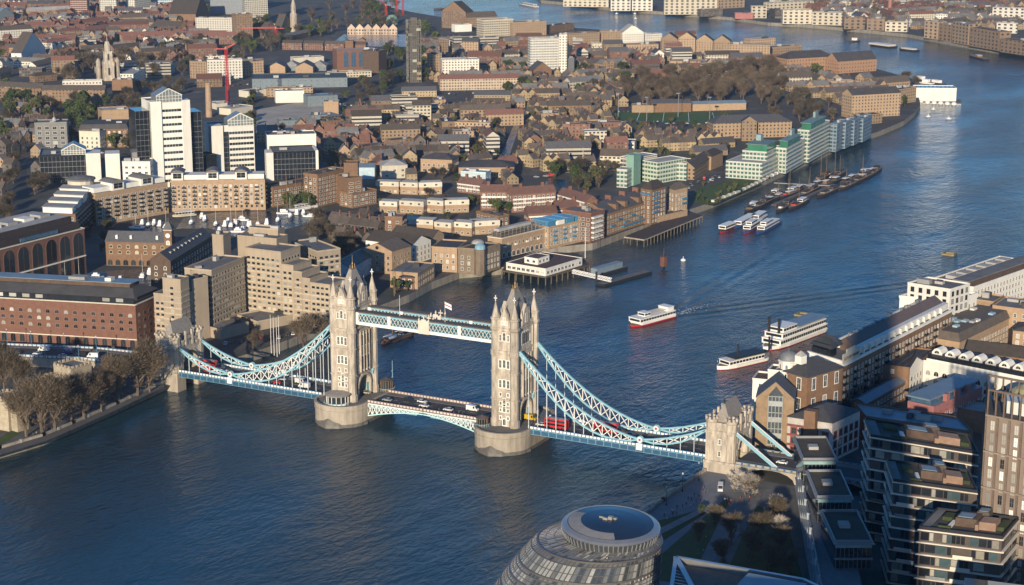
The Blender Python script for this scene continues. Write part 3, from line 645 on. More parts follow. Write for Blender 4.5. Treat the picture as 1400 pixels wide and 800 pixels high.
def block(name, label, cat, rl, rr, rb, h, wall, roof=RGRY, style='flat', win=None, base=G, group=None, rh=None, units=2, parapet=.8, pmat=None, wallmesh=True, world=False, ov=.35, cornice=None, side_only=None):
    """building whose visible front roof edge runs rl->rr (pixels at height base+h) and whose right roof edge ends at rb (or depth in m)"""
    if world: c0, c1 = Vector((*rl, 0)), Vector((*rr, 0))
    else: c0, c1 = at(*rl, base+h), at(*rr, base+h)
    u = Vector((c1.x-c0.x, c1.y-c0.y)); W = u.length; ang = atan2(u.y, u.x); ca, sa = cos(ang), sin(ang)
    if isinstance(rb, (int, float)): vl = (0.0, float(rb))
    else:
        c2 = Vector((*rb, 0)) if world else at(*rb, base+h); d = (c2.x-c1.x, c2.y-c1.y); vl = (ca*d[0]+sa*d[1], -sa*d[0]+ca*d[1])
        if vl[1] < 3: vl = (vl[0]*.3, 3.0)
    o = B(); o.W, o.h, o.v, o.ang, o.base = W, h, vl, ang, base
    o.c = [(0,0), (W,0), (W+vl[0],vl[1]), (vl[0],vl[1])]
    o.root = tag(empty(name, (c0.x, c0.y, base), ang), label, cat, group)
    tow = lambda p: (c0.x+ca*p[0]-sa*p[1], c0.y+sa*p[0]+ca*p[1])
    o.world = tow; addfoot([tow(p) for p in o.c])
    loc = lambda X, Y: (ca*(X-c0.x)+sa*(Y-c0.y), -sa*(X-c0.x)+ca*(Y-c0.y)); o.cam = loc(CAM.x, CAM.y)
    c = o.c; mb = MB(); top = h
    mats = [wall, roof]
    if style in ('flat', 'mansard', 'hip', 'none'): mb.prism(c, 0, h, 0, True, 1, uv=True)
    if style == 'flat':
        pm = pmat or wall; p = MB(); t = .35
        if parapet:
            for i in range(4): p.bar((*c[i], h+parapet/2), (*c[(i+1)%4], h+parapet/2), t, parapet)
    if style == 'gable_x':
        rh = rh or vl[1]*.38; m0, m1 = lerp(c[0],c[3],.5), lerp(c[1],c[2],.5)
        mb.prism(c, 0, h, 0, False, uv=True)
        mb.add([(*c[1],h),(*c[2],h),(*m1,h+rh)], [(0,1,2)], 0); mb.add([(*c[3],h),(*c[0],h),(*m0,h+rh)], [(0,1,2)], 0)
    if style == 'gable_y':
        rh = rh or W*.34; m0, m1 = lerp(c[0],c[1],.5), lerp(c[3],c[2],.5)
        mb.prism(c, 0, h, 0, False, uv=True)
        mb.add([(*c[0],h),(*c[1],h),(*m0,h+rh)], [(0,1,2)], 0); mb.add([(*c[2],h),(*c[3],h),(*m1,h+rh)], [(0,1,2)], 0)
    o.wall = mb.build('wall', mats, o.root)
    if style == 'flat' and parapet: p.build('parapet', [pm], o.root)
    r = MB()
    if style == 'gable_x':
        k = ov*2/vl[1]; dz = rh*k
        a0, a1, b0, b1 = lerp(c[0],c[3],-k/2), lerp(c[1],c[2],-k/2), lerp(c[0],c[3],1+k/2), lerp(c[1],c[2],1+k/2)
        ex = ov/W; a0, a1 = lerp(a0,a1,-ex), lerp(a0,a1,1+ex); b0, b1 = lerp(b0,b1,-ex), lerp(b0,b1,1+ex); m0, m1 = lerp(m0,m1,-ex), lerp(m0,m1,1+ex)
        T = .18
        r.add([(*a0,h-dz),(*a1,h-dz),(*m1,h+rh+.05),(*m0,h+rh+.05),(*b0,h-dz),(*b1,h-dz)]+[(*a0,h-dz+T),(*a1,h-dz+T),(*m1,h+rh+.05+T),(*m0,h+rh+.05+T),(*b0,h-dz+T),(*b1,h-dz+T)],
              [(6,7,8,9),(9,8,11,10),(0,1,7,6),(5,4,10,11),(1,2,8,7),(2,5,11,8),(4,3,9,10),(3,0,6,9),(3,2,1,0),(4,5,2,3)])
    elif style == 'gable_y':
        k = ov*2/W; dz = rh*k; T = .18; ex = ov/max(vl[1],1)
        a0, a1 = lerp(c[0],c[1],-k/2), lerp(c[3],c[2],-k/2); b0, b1 = lerp(c[0],c[1],1+k/2), lerp(c[3],c[2],1+k/2)
        a0, a1 = lerp(a0,a1,-ex), lerp(a0,a1,1+ex); b0, b1 = lerp(b0,b1,-ex), lerp(b0,b1,1+ex); m0, m1 = lerp(m0,m1,-ex), lerp(m0,m1,1+ex)
        r.add([(*a0,h-dz),(*a1,h-dz),(*m1,h+rh+.05),(*m0,h+rh+.05),(*b0,h-dz),(*b1,h-dz)]+[(*a0,h-dz+T),(*a1,h-dz+T),(*m1,h+rh+.05+T),(*m0,h+rh+.05+T),(*b0,h-dz+T),(*b1,h-dz+T)],
              [(7,6,9,8),(8,9,10,11),(1,0,6,7),(4,5,11,10),(2,1,7,8),(5,2,8,11),(3,4,10,9),(0,3,9,6),(0,1,2,3),(3,2,5,4)])
    elif style in ('hip', 'mansard'):
        rh = rh or min(W, vl[1])*.3; ins = (min(W, vl[1])*.5-.2) if style == 'hip' else 1.6
        e = [lerp(lerp(c[0],c[1],-ov/W),lerp(c[3],c[2],-ov/W),-ov/vl[1]), lerp(lerp(c[1],c[0],-ov/W),lerp(c[2],c[3],-ov/W),-ov/vl[1]), lerp(lerp(c[2],c[3],-ov/W),lerp(c[1],c[0],-ov/W),-ov/vl[1]), lerp(lerp(c[3],c[2],-ov/W),lerp(c[0],c[1],-ov/W),-ov/vl[1])]
        fu, fv = min(ins/W, .49), min(ins/vl[1], .49)
        t = [lerp(lerp(c[0],c[1],fu),lerp(c[3],c[2],fu),fv), lerp(lerp(c[1],c[0],fu),lerp(c[2],c[3],fu),fv), lerp(lerp(c[2],c[3],fu),lerp(c[1],c[0],fu),fv), lerp(lerp(c[3],c[2],fu),lerp(c[0],c[1],fu),fv)]
        r.add([(*q,h+.02) for q in e]+[(*q,h+.25) for q in e]+[(*q,h+rh) for q in t], [(i,(i+1)%4,4+(i+1)%4,4+i) for i in range(4)]+[(4+i,4+(i+1)%4,8+(i+1)%4,8+i) for i in range(4)]+[(8,9,10,11),(3,2,1,0)])
        top = h+rh
    if r.v: o.roof = r.build('roof', [roof], o.root)
    o.top = top
    if cornice:
        cm, z, hh = cornice; q = MB()
        for i in range(4): q.bar((*c[i], z), (*c[(i+1)%4], z), .9, hh)
        q.build('cornice', [cm], o.root)
    if style in ('flat', 'mansard') and units:
        for k in range(units):
            s, t = random.uniform(.15,.85), random.uniform(.25,.75); w, d, hh = random.uniform(2,min(7,W*.3)), random.uniform(2,min(4,vl[1]*.3)), random.uniform(1.2,2.8)
            q = MB(); q.box(-w/2,w/2,-d/2,d/2,0,hh); p = lerp(lerp(c[0],c[1],s),lerp(c[3],c[2],s),t)
            q.build('rooftop_unit', [random.choice((UNIT,RLGT,RDRK,UNIT))], o.root, (*p, top+.02))
    if win: add_windows(o, **win)
    return o
def visible(o):
    c = o.c; out = []
    for i, nm in ((0,'f'),(1,'r'),(2,'b'),(3,'l')):
        a, b = c[i], c[(i+1)%4]; n = (b[1]-a[1], -(b[0]-a[0]))
        if n[0]*(o.cam[0]-a[0])+n[1]*(o.cam[1]-a[1]) > 0: out.append((nm, a, b))
    return out
def add_windows(o, w=1.2, h=1.7, sx=3.2, sz=3.3, z0=1.4, top=1.0, kind='rect', faces=None, frame=None, glass=None, fw=.16, mix=None, balcony=None, cap=100, name='window', cross=True, rows=None, cols=None, edge=1.2, arcade=None):
    me = win_mesh(w, h, kind, frame, glass, fw, cross); me2 = win_mesh(w, h, kind, frame, LITE, fw, cross)
    n = 0; extra = MB()
    for nm, a, b in visible(o):
        if faces and nm not in faces: continue
        L = hypot(b[0]-a[0], b[1]-a[1]); nc = cols if (cols and nm == 'f') else max(1, int((L-edge)/sx)); st = (L-edge)/nc; nr = rows or max(1, int((o.h-z0-top-h)/sz)+1)
        ang = atan2(b[1]-a[1], b[0]-a[0]); ca, sa = cos(ang), sin(ang)
        for j in range(nr-1, -1, -1):
            for i in range(nc):
                x = edge/2+st*(i+.5); z = z0+j*sz; lit = random.random() < .17
                if arcade and j == 0 and nm == 'f': continue
                if n < cap:
                    ob(name, me2 if lit else me, o.root, (a[0]+ca*x, a[1]+sa*x, z), ang); n += 1
                else:
                    off = -.05; P = lambda q, zz: (a[0]+ca*(x+q)-sa*off, a[1]+sa*(x+q)+ca*off, zz)
                    extra.quad(P(-w/2,z), P(w/2,z), P(w/2,z+h), P(-w/2,z+h), 1 if lit else 0)
        if balcony and nm in balcony.get('faces', 'fr'):
            bm = balcony['mat']; bw = balcony.get('w', sx*.8); every = balcony.get('every', 2); bd = balcony.get('d', 1.1)
            key = ('balc', bm.name, bw, bd)
            if key not in _wm:
                q = MB(); q.box(-bw/2,bw/2,-bd,0,-.15,.05); q.box(-bw/2,bw/2,-bd,-bd+.06,.05,1.0); q.box(-bw/2,-bw/2+.06,-bd,0,.05,1.0); q.box(bw/2-.06,bw/2,-bd,0,.05,1.0); _wm[key] = q.mesh('balcony', [bm])
            for j in range(balcony.get('j0', 1), nr):
                for i in range(balcony.get('i0', 0), nc, every):
                    x = edge/2+st*(i+.5); ob('balcony', _wm[key], o.root, (a[0]+ca*x, a[1]+sa*x, z0+j*sz-.35), ang)
    if extra.v: tag(extra.build('far_window', [glass or GLASS, LITE], o.root), kind='stuff')
    if arcade:
        a, b = o.c[0], o.c[1]; L = o.W; nc = int(L/arcade[0]); st = L/nc; am = win_mesh(arcade[1], arcade[2], 'arch', arcade[3] if len(arcade) > 3 else BDRK, GLASS, .3)
        for i in range(nc): ob('arch_window', am, o.root, (st*(i+.5), 0, .4), 0)
def part(o, name, mb, mats, parent=None): return mb.build(name, mats, parent or o.root)
def lbox(o, name, s0, s1, t0, t1, z0, z1, mat):
    """a box part given in fractions of the footprint"""
    c = o.c; q = [lerp(lerp(c[0],c[1],s),lerp(c[3],c[2],s),t) for s, t in ((s0,t0),(s1,t0),(s1,t1),(s0,t1))]
    mb = MB(); mb.prism(q, z0, z1); return mb.build(name, [mat] if not isinstance(mat, list) else mat, o.root)
def gablewall(o, face, mat, rh, th=.5):
    pass
# ------------------------------------------------------------ near left bank
def rootmat(o): return Matrix.Translation(o.root.location) @ Matrix.Rotation(o.ang, 4, 'Z')
def merge(main, sub, name='wing'):
    rel = rootmat(main).inverted() @ rootmat(sub)
    w = sub.wall; w.name = name
    for ch in list(sub.root.children):
        if ch is not w: ch.parent = w
    w.parent = main.root; w.matrix_local = rel
    bpy.data.objects.remove(sub.root); return w
BL = 'building'
o = block('brick_office_block', 'long red brick office block with rows of arched windows behind the bridge approach road', BL, (-90,402), (185,417), (222,401), 23, BRED, RDRK, 'none',
          win=dict(w=2.1, h=1.8, sx=4.9, sz=3.6, z0=5.6, top=1.2, kind='arch', fw=.25, frame=M('brick_trim', (.22,.135,.10), .8), cap=100, arcade=(5.0,2.6,4.2,BRED)), cornice=(CREAM, 23.0, .5))
lbox(o, 'string_course', 0, 1, -.012, 0, 4.6, 5.1, CREAM)
lbox(o, 'attic_glazing', .0, .985, .07, .93, 23, 26, DGLS); 
for k in range(14): 
    if random.random() < .75: lbox(o, 'attic_window', .04+.066*k, .04+.066*k+.035, .06, .068, 23.6, 25.4, LITE)
q = MB(); c = o.c
e = [lerp(lerp(c[0],c[1],s),lerp(c[3],c[2],s),t) for s,t in ((0,.05),(.99,.05),(.99,.95),(0,.95))]; t_ = [lerp(lerp(c[0],c[1],s),lerp(c[3],c[2],s),t) for s,t in ((0,.3),(.95,.3),(.95,.7),(0,.7))]
q.add([(*p,26) for p in e]+[(*p,29.5) for p in t_], [(i,(i+1)%4,4+(i+1)%4,4+i) for i in range(4)]+[(4,5,6,7),(3,2,1,0)]); q.build('mansard_roof', RDRK, o.root)
lbox(o, 'roof_storey', .0, .93, .34, .68, 29.5, 31.6, BDRK); lbox(o, 'roof_deck', 0, .94, .32, .7, 31.6, 31.9, RBLU)
lbox(o, 'rooftop_unit', .62, .70, .4, .6, 31.9, 33.4, UNIT); lbox(o, 'rooftop_unit', .80, .83, .4, .55, 31.9, 33.6, WHT)

o = block('arched_office_building', 'brick building with tall round-arched glass bays beside the shaded dock', BL, (-60,356), (115,312), 42, 28, BRED, RDRK, 'none', cornice=(CREAM, 28, .6))
n = 9; st = o.W/n
for k in range(n):
    ob('arch_window', win_mesh(st*.74, 14, 'arch', M('arch_trim', (.20,.105,.075), .8), GLASS, .5), o.root, (st*(k+.5), -.02, 12.2), 0)
    ob('glazed_bay', win_mesh(st*.74, 10.4, 'rect', BDRK, GLASS, .4), o.root, (st*(k+.5), -.02, .4), 0)
lbox(o, 'string_course', 0, 1, -.012, 0, 11.2, 11.9, WHT)
for a, b, m in ((28,31.5,RDRK),): lbox(o, 'attic', 0, .985, .05, .95, a, b, M('attic_dark', (.045,.036,.034), .7)); lbox(o, 'attic_glazing', .5, .8, .035, .048, 28.5, 30.6, BGLS)
lbox(o, 'attic', 0, .97, .16, .9, 31.5, 35, M('attic_dark')); lbox(o, 'roof_deck', 0, .965, .2, .88, 35, 35.3, RLGT)
for k in range(5): lbox(o, 'rooftop_unit', .3+.13*k, .38+.13*k, .4, .6, 35.3, 37, random.choice((UNIT,WHT,RLGT)))

o = block('clock_warehouse', 'brown brick dock warehouse with a small square clock tower at its right end', BL, (144,330), (229,332), 15, 15, BBRO, SLATE, 'gable_x', rh=5,
          win=dict(w=1.8, h=1.7, sx=5, sz=3.5, z0=4.2, kind='arch', frame=M('pale_trim', (.45,.38,.28), .8), fw=.3, arcade=(4.6,3.0,3.4,BBRO)))
q = MB(); x = o.W+.5; q.box(x-2.4,x+2.4,-.6,4.2,0,23.5,0); q.box(x-2.8,x+2.8,-1,4.6,22.6,23.1,1); q.build('clock_tower', [BBRO, CREAM], o.root)
q = MB(); q.lathe(x, 1.8, [(4.0,23.5),(2.0,26.5),(.3,28),(.15,30.5)], 4, 0, pi/4); q.build('tower_roof', SLATE, o.root)
q = MB(); q.ext([(x+1.4*cos(2*pi*k/16), 19.5+1.4*sin(2*pi*k/16)) for k in range(16)], 'y', -.75, -.61); q.build('clock_face', WHITE, o.root)
ob('window', win_mesh(1.8, 2.2, 'arch', FRAMEM, LITE, .3), o.root, (x, -.62, 14), 0)
for s in (.15,.38,.8): lbox(o, 'dormer', s, s+.035, .12, .3, 16, 18.6, WHT)

o = block('slate_roofed_warehouse', 'dark brick warehouse with a long slate roof and small skylights beside the concrete hotel', BL, (205,355), (233,357), (290,322), 16, BDRK, SLATE, 'gable_y', rh=4.5,
          win=dict(w=1.5, h=1.8, sx=4.5, sz=3.8, z0=3, kind='arch', fw=.25))
for k in range(9):
    lbox(o, 'skylight', .62, .78, .12+.09*k, .15+.09*k, 18.4, 19.3, RLGT)

# concrete hotel: stepped slabs
HL = 'stepped concrete slab hotel with long rows of small dark windows behind the left bridge tower'
p0, p1 = at(335,340,G+38), at(384,346,G+38); d = (p1-p0).xy; d_ = d/d.length; L = d.length
hw = dict(w=1.9, h=1.25, sx=2.8, sz=3.0, z0=3.0, fw=.22, frame=M('concrete_sill', (.42,.36,.27), .85), cross=False)
def ribs(o):
    for nm, a, b in visible(o):
        L = hypot(b[0]-a[0], b[1]-a[1]); ang = atan2(b[1]-a[1], b[0]-a[0]); q = MB()
        for j in range(int(o.h/3)-1): q.box(.1, L-.1, -.28, .05, 0, .75); ob('spandrel_band', q.mesh('spandrel_band', [M('concrete_band', (.40,.335,.25), .85)]), o.root, (a[0], a[1], 1.95+3*j), ang); q = MB()
def hb(s0, s1, h, dep, win=hw, **k):
    a = p0.xy+d_*L*s0; b = p0.xy+d_*L*s1
    o = block('stepped_hotel', HL, 'hotel', (a.x,a.y), (b.x,b.y), dep, h, CONC, RGRY, world=True, win=win, units=0, **k)
    ribs(o); return o
hotel = hb(0, 1.0, 38, 18)
for s0, s1, h in ((1.0,1.33,31.5),(1.33,1.56,28.5),(1.56,1.78,25.5),(1.78,2.32,23.5)): merge(hotel, hb(s0+.002, s1, h, 17, dict(hw, cap=100)))
def hx(rl, rr, rb, h, win=None, **k):
    o = block('stepped_hotel', HL, 'hotel', rl, rr, rb, h, CONC, RGRY, win=win, units=1, **k)
    if win: ribs(o)
    merge(hotel, o)
hx((289,371), (334,352.5), 16, 34, hw); hx((247,406), (288.6,389), 16, 26, hw); hx((222,381), (246.5,384), (258,379.5), 35, dict(hw, cap=30, faces='f', sx=6))
hx((323,323), (378,328), 12, 41); hx((340,312), (380,315), 8, 44)
hx((290,322), (305,323), 9, 45); hx((398,331), (434,345), 14, 34, hw); hx((262,372),(288,369), 9, 33); hx((262,384),(284,379.5),6,32)
hx((352,441), (404,431), 20, 4.5, None); hx((302,452), (340,442), 14, 5)
q = MB(); q.ext([(2.4*cos(2*pi*k/20), 19+2.4*sin(2*pi*k/20)) for k in range(20)], 'y', -.1, 0, 0)
fan = at(237,437,G+16)
for k in range(9): a = pi*k/8; q.bar((0,-.2,17.5), (3.2*cos(a),-.2,17.5+3.2*sin(a)), .5, .4, 1)

# flats by the marina
def flats(label, rl, rr, depth, h, pent, **k):
    o = block('marina_flats', label, 'flats', rl, rr, depth, h, BTAN, RGRY, 'none', win=dict(w=1.5, h=1.7, sx=3.4, sz=2.9, z0=2.2, balcony=dict(mat=BLACK, every=2, w=2.6, d=1.3)), **k)
    lbox(o, 'penthouse', .01, .99, .14, .9, h, h+3.2, WHT)
    for s, w in pent:
        lbox(o, 'penthouse', s-w/2, s+w/2, .03, .8, h, h+5.4, WHT)
        c = o.c; A, Bp = s-w*.62, s+w*.62; q = MB(); n = 8; pts = []
        x0, x1 = o.W*A, o.W*Bp; R = (x1-x0)/2
        pr = [(x0+(x1-x0)*i/n, h+5.4+1.8*sin(pi*i/n)) for i in range(n+1)]
        q.ext(pr+[(x1,h+5.2),(x0,h+5.2)], 'y', -.2, o.v[1]*.85); q.build('barrel_roof', RGRY, o.root)
        m = ob('window', win_mesh((x1-x0)*.6, 3.6, 'rect', FRAMEM, GLASS, .3), o.root, (o.W*s, o.v[1]*.03-.02, h+1.2), 0)
    return o
flats('left half of the tan brick marina flats with white penthouses', (130,265), (229,249), 17, 22, [(.32,.16),(.72,.16)])
flats('right half of the tan brick marina flats with white penthouses', (232,247), (362,245), 17, 22, [(.08,.12),(.45,.12),(.75,.12)])
o = block('marina_flats', 'brick flats stepping back in white terraces beside the dark arched office', 'flats', (57,291), (103,293), (134,263), 18, BBRO, RGRY, 'none', win=dict(w=1.5, h=1.7, sx=3.4, sz=2.9, z0=2.2, faces='fr', balcony=dict(mat=BLACK, every=2, w=2.6)))
for k in range(4):
    t = .02+.23*k; lbox(o, 'penthouse', .02, .9, t, t+.16, 18, 21.5+.8*k, WHT); lbox(o, 'terrace_roof', .0, .94, t-.01, t+.17, 21.5+.8*k, 22+.8*k, RLGT)
q = MB(); pp = lerp(lerp(o.c[0],o.c[1],.5),lerp(o.c[3],o.c[2],.5),.97); q.lathe(pp[0],pp[1],[(9,0),(9,27)],16,0); q.lathe(pp[0],pp[1],[(10,27),(10,28),(4,29.5)],16,1); q.build('round_end', [CREAM, RGRY], o.root)

# white office towers
def office(name, label, rl, rr, depth, h, bands, pyl, glass=DGLS, atrium=None, wings=None, body=None, band_h=1.9, **k):
    o = block(name, label, 'office building', rl, rr, depth, h, body or WHT, RGRY, 'flat', units=1, **k)
    c = o.c
    if bands:
        a0, a1, nb = bands; sp = (h-6)/nb
        for i in range(nb):
            q = MB(); x0, x1 = o.W*a0, o.W*a1; q.box(x0,x1,-.12,.02,0,band_h,0)
            for j in range(1, int((x1-x0)/2.2)): q.box(x0+j*2.2-.08, x0+j*2.2+.08, -.2, -.12, 0, band_h, 1)
            q.build('window_band', [GLASS, WHT], o.root, (0,0,4+i*sp))
    for s0, s1, hh, t0, t1 in pyl: lbox(o, 'pylon', s0, s1, t0, t1, 0, hh, WHT)
    for s0, s1, t0, t1, hh in (wings or []):
        w = lbox(o, 'glass_wing', s0, s1, t0, t1, 0, hh, glass)
        q = MB(); P0, P1 = lerp(c[0],c[1],s0), lerp(c[0],c[1],s1); yy = o.v[1]*t0
        for j in range(int((P1[0]-P0[0])/3)+1): q.box(P0[0]+j*3-.07, P0[0]+j*3+.07, yy-.12, yy-.01, 0, hh)
        for j in range(1, int(hh/4)): q.box(P0[0], P1[0], yy-.14, yy-.02, j*4-.12, j*4+.12)
        q.build('mullion_grid', STEEL, w)
    if atrium:
        s0, s1, ah, z0 = atrium; x0, x1 = o.W*s0, o.W*s1; q = MB(); xm = (x0+x1)/2; rh = (x1-x0)*.26
        q.ext([(x0,z0),(x1,z0),(x1,z0+ah),(xm,z0+ah+rh),(x0,z0+ah)], 'y', -.5, o.v[1]*.6, 0)
        for j in range(9): x = x0+(x1-x0)*j/8; zt = z0+ah+rh*(1-abs(x-xm)/(xm-x0)); q.box(x-.15,x+.15,-.75,-.5,z0,zt,1)
        for j in range(3): q.box(x0,x1,-.72,-.5,z0+ah*j/2.2,z0+ah*j/2.2+.3,1)
        q.bar((x0-.3,-.6,z0+ah),(xm,-.6,z0+ah+rh+.2),.6,.6,1); q.bar((xm,-.6,z0+ah+rh+.2),(x1+.3,-.6,z0+ah),.6,.6,1)
        q.build('glass_atrium', [M('atrium_glass', (.15,.18,.19), .35, .3, .3, .5), WHT], o.root)
    return o
office('office_tower', 'tall white office tower with dark glass wings and a gabled glass top', (205,141), (259,138), 28, 64, (.30,.78,11), [(0,.27,65,-.05,.3),(.80,1,65,-.05,.3)], atrium=(.16,.8,5,63.9), wings=[(-.36,-.02,.1,.9,58),(1.02,1.33,.15,.9,55)])
office('office_block', 'mid-height white office block with a glazed gable beside the tall white tower', (288,174), (347,171), 26, 40, (.42,.98,8), [(0,.27,41,-.08,.4)], atrium=(.40,.98,4.5,40), wings=[(.275,.40,-.03,.3,36)])
office('office_block', 'low black glass office with white pylons and a glazed gable at its left', (54,213), (117,211), 30, 21, None, [(1.0,1.32,22,-.1,.5),(1.42,1.74,21,-.05,.5)], body=DGLS, wings=[(.0,1.0,-.02,.1,20)], atrium=(.48,1.0,3.5,21))
office('office_block', 'black glass office cube with white corner pylons and a white rooftop block', (372,209), (433,207), 28, 21, None, [(-.14,.02,21.5,-.1,.5),(.97,1.03,22,-.06,.9)], body=DGLS, wings=[(.02,.97,-.03,.1,20.5)])
o = block('office_block', 'white stepped roof block behind the black glass cube', 'office building', (365,186), (432,184), 20, 28, WHT, RGRY, units=4)
o = block('office_block', 'low white block with roof plant behind the marina flats', 'office building', (167,222), (205,222), 16, 22, WHT, RGRY, units=3, win=dict(w=2, h=1.5, sx=4, sz=4))
o = block('office_block', 'green roofed glass block beside the tall white tower', 'office building', (260,216), (296,212), 16, 20, DGLS, M('sedum_roof', (.08,.10,.04), .9, .3, .3), units=0)
o = block('office_block', 'grey concrete framed block with square windows at the left', 'office building', (47,169), (91,168), 18, 24, GREYW, RGRY, win=dict(w=3.2, h=2.2, sx=6, sz=4.2, z0=2), units=1)
q = MB(); q.lathe(o.W*.6, 6, [(2,24.8),(1.6,27),(.2,28.5),(.1,33)], 8); q.build('cupola', [UNIT], o.root)
block('office_block', 'dark roofed brown office with a pale stone front behind the black glass office', 'office building', (108,177), (175,176), 30, 16, BBRO, RDRK, 'mansard', rh=4, win=dict(w=1.6, h=1.8, sx=4, sz=3.6))
block('office_block', 'cream corner block in front of the dark roofed brown office', 'office building', (108,180), (136,181), 12, 15, CREAM, RGRY, win=dict(w=1.4, h=2, sx=3.6, sz=3.6))
block('office_block', 'flat topped office with a white rim roof behind the brown office', 'office building', (139,152), (178,150), 22, 15, BTAN, RLGT, units=2)

# brown flats above the marina
o = block('brick_flats', 'brown brick flats with a tall stair tower overlooking the marina', 'flats', (434,240), (473,231), 13, 23, BBRO, RBRO, win=dict(w=1.9, h=1.4, sx=3.6, sz=2.9, z0=1.6))
merge(o, block('brick_flats', 'x', BL, (373,257), (434,247), 13, 14, BBRO, RBRO, win=dict(w=1.9, h=1.4, sx=3.6, sz=2.9, z0=1.6)))
merge(o, block('brick_flats', 'x', BL, (470,224), (489,224), 10, 29, BBRO, RBRO, units=0))
merge(o, block('brick_flats', 'x', BL, (474,245), (495,243), 22, 20, BBRO, RBRO, win=dict(w=3, h=1.0, sx=4, sz=2.9, z0=1.6, faces='fr')))
merge(o, block('brick_flats', 'x', BL, (482,266), (515,260), 14, 10, BBRO, RBRO, win=dict(w=1.9, h=1.4, sx=3.6, sz=2.9, z0=1.6)))
def crow(label, units_, d=11, h=9, wall=CREAM):
    for i, (a, b) in enumerate(units_):
        block('modern_terrace', label[i], 'terrace', a, b, d, h, BTAN, RGRY, 'none', units=1, win=dict(w=1.5, h=1.3, sx=3.6, sz=2.9, z0=1.3, top=3.6))
        o_ = block_last; 
        lbox(o_, 'upper_storey', -.01, 1.01, -.05, .8, h-3.4, h+.1, wall); 
        for k in range(max(2,int(o_.W/6))): ob('window', win_mesh(1.7,1.3,'rect',FRAMEM,GLASS,.12), o_.root, (o_.W*(k+.5)/max(2,int(o_.W/6)), -.05*o_.v[1]-.03, h-2.4), 0)
_block = block
def block(*a, **k):
    global block_last
    block_last = _block(*a, **k); return block_last
crow(['cream topped terrace, left of the upper row behind the riverside warehouses','cream topped terrace in the middle of the upper row','cream topped terrace at the right end of the upper row'], [((514,248),(545,249)),((547,249),(571,250)),((573,250),(604,249))])
crow(['cream topped terrace at the left end of the middle row','cream topped terrace second in the middle row','cream topped terrace third in the middle row','cream topped terrace at the right end of the middle row'], [((519,275),(543,276)),((545,274),(579,276)),((581,273),(606,275)),((607,274),(641,273))])
crow(['cream topped terrace left of the grey-green one in the lower row','grey-green topped terrace in the lower row','cream topped terrace right of the grey-green one in the lower row','small cream topped terrace at the right end of the lower row'], [((550,299),(592,301)),((594,303),(617,305)),((619,303),(645,305)),((647,303),(683,301))])
block('brick_flats', 'narrow tall brick block at the left of the lower cream terraces', 'flats', (526,297), (550,298), 12, 17, BBRO, RGRY, win=dict(w=1.6, h=1.4, sx=3.6, sz=2.9, z0=1.6))
block('brick_flats', 'small brick block with a flat roof behind the lower cream terraces', 'flats', (651,290), (682,297), 9, 10, BBRO, RGRY, win=dict(w=1.6, h=1.4, sx=3.6, sz=2.9))
block('sports_hall', 'pale blue metal clad hall beside the brown flats', 'hall', (489,229), (512,229), 16, 9, M('pale_blue_cladding', (.36,.47,.52), .5), RBLU, 'gable_x', rh=2)
block('hall', 'pale roofed hall with sloping eaves beyond the pale blue shed', 'hall', (522,227), (557,226), 18, 10, CREAM, RLGT, 'hip', rh=4, win=dict(w=2, h=1.6, sx=5, sz=4))
block('office_block', 'cream and brick block with a dark hipped roof near the canal', 'office building', (575,217), (618,219), 18, 11, BTAN, RDRK, 'hip', rh=4, win=dict(w=1.7, h=1.8, sx=4, sz=4))
block('school_hall', 'long curved dark roof on a low tan building near the canal foot', 'school', (627,229), (703,229), 26, 8, BTAN, RDRK, 'hip', rh=4, win=dict(w=1.6, h=1.6, sx=4, sz=4))
block('rendered_block', 'pale blue rendered block in front of the long dark roof', 'school', (630,235), (664,237), 12, 10, M('pale_blue_render', (.42,.52,.55), .7), RLGT, win=dict(w=1.6, h=1.6, sx=5, sz=4))
def estate(label, rl, rr, d, h, **k):
    o = block('estate_block', label, 'flats', rl, rr, d, h, M('estate_brick', (.19,.105,.078), .85, .2, .4), M('estate_tile', (.14,.078,.062), .8, .25, .5), 'gable_x', rh=4, win=dict(w=1.5, h=1.4, sx=3.3, sz=2.8, z0=1.5, frame=WHITE), **k)
    n = max(2, int(o.W/12))
    for i in range(n):
        s = (i+.5)/n; lbox(o, 'chimney', s-.9/o.W, s+.9/o.W, .42, .58, h+2, h+6.5, BRED)
    for z in (3.2, 6.0, 8.8):
        if z < h: lbox(o, 'access_gallery', .02, .98, -.07, -.001, z, z+.9, WHT)
    return o
estate('red roofed estate block with white galleries, left of its group', (657,262), (700,262), 11, 13)
estate('long red roofed estate block with white galleries and chimneys', (700,266), (760,262), 11, 13)
estate('red roofed estate block turned end-on beside the canal basin', (761,265), (800,276), 11, 10)
estate('low red roofed estate house in front of the long estate block', (722,292), (762,290), 11, 6)
estate('low red roofed estate house nearest the blue penthouses', (761,284), (796,282), 11, 6)
estate('red roofed estate row beyond the cream terraces', (625,250), (657,254), 10, 7)

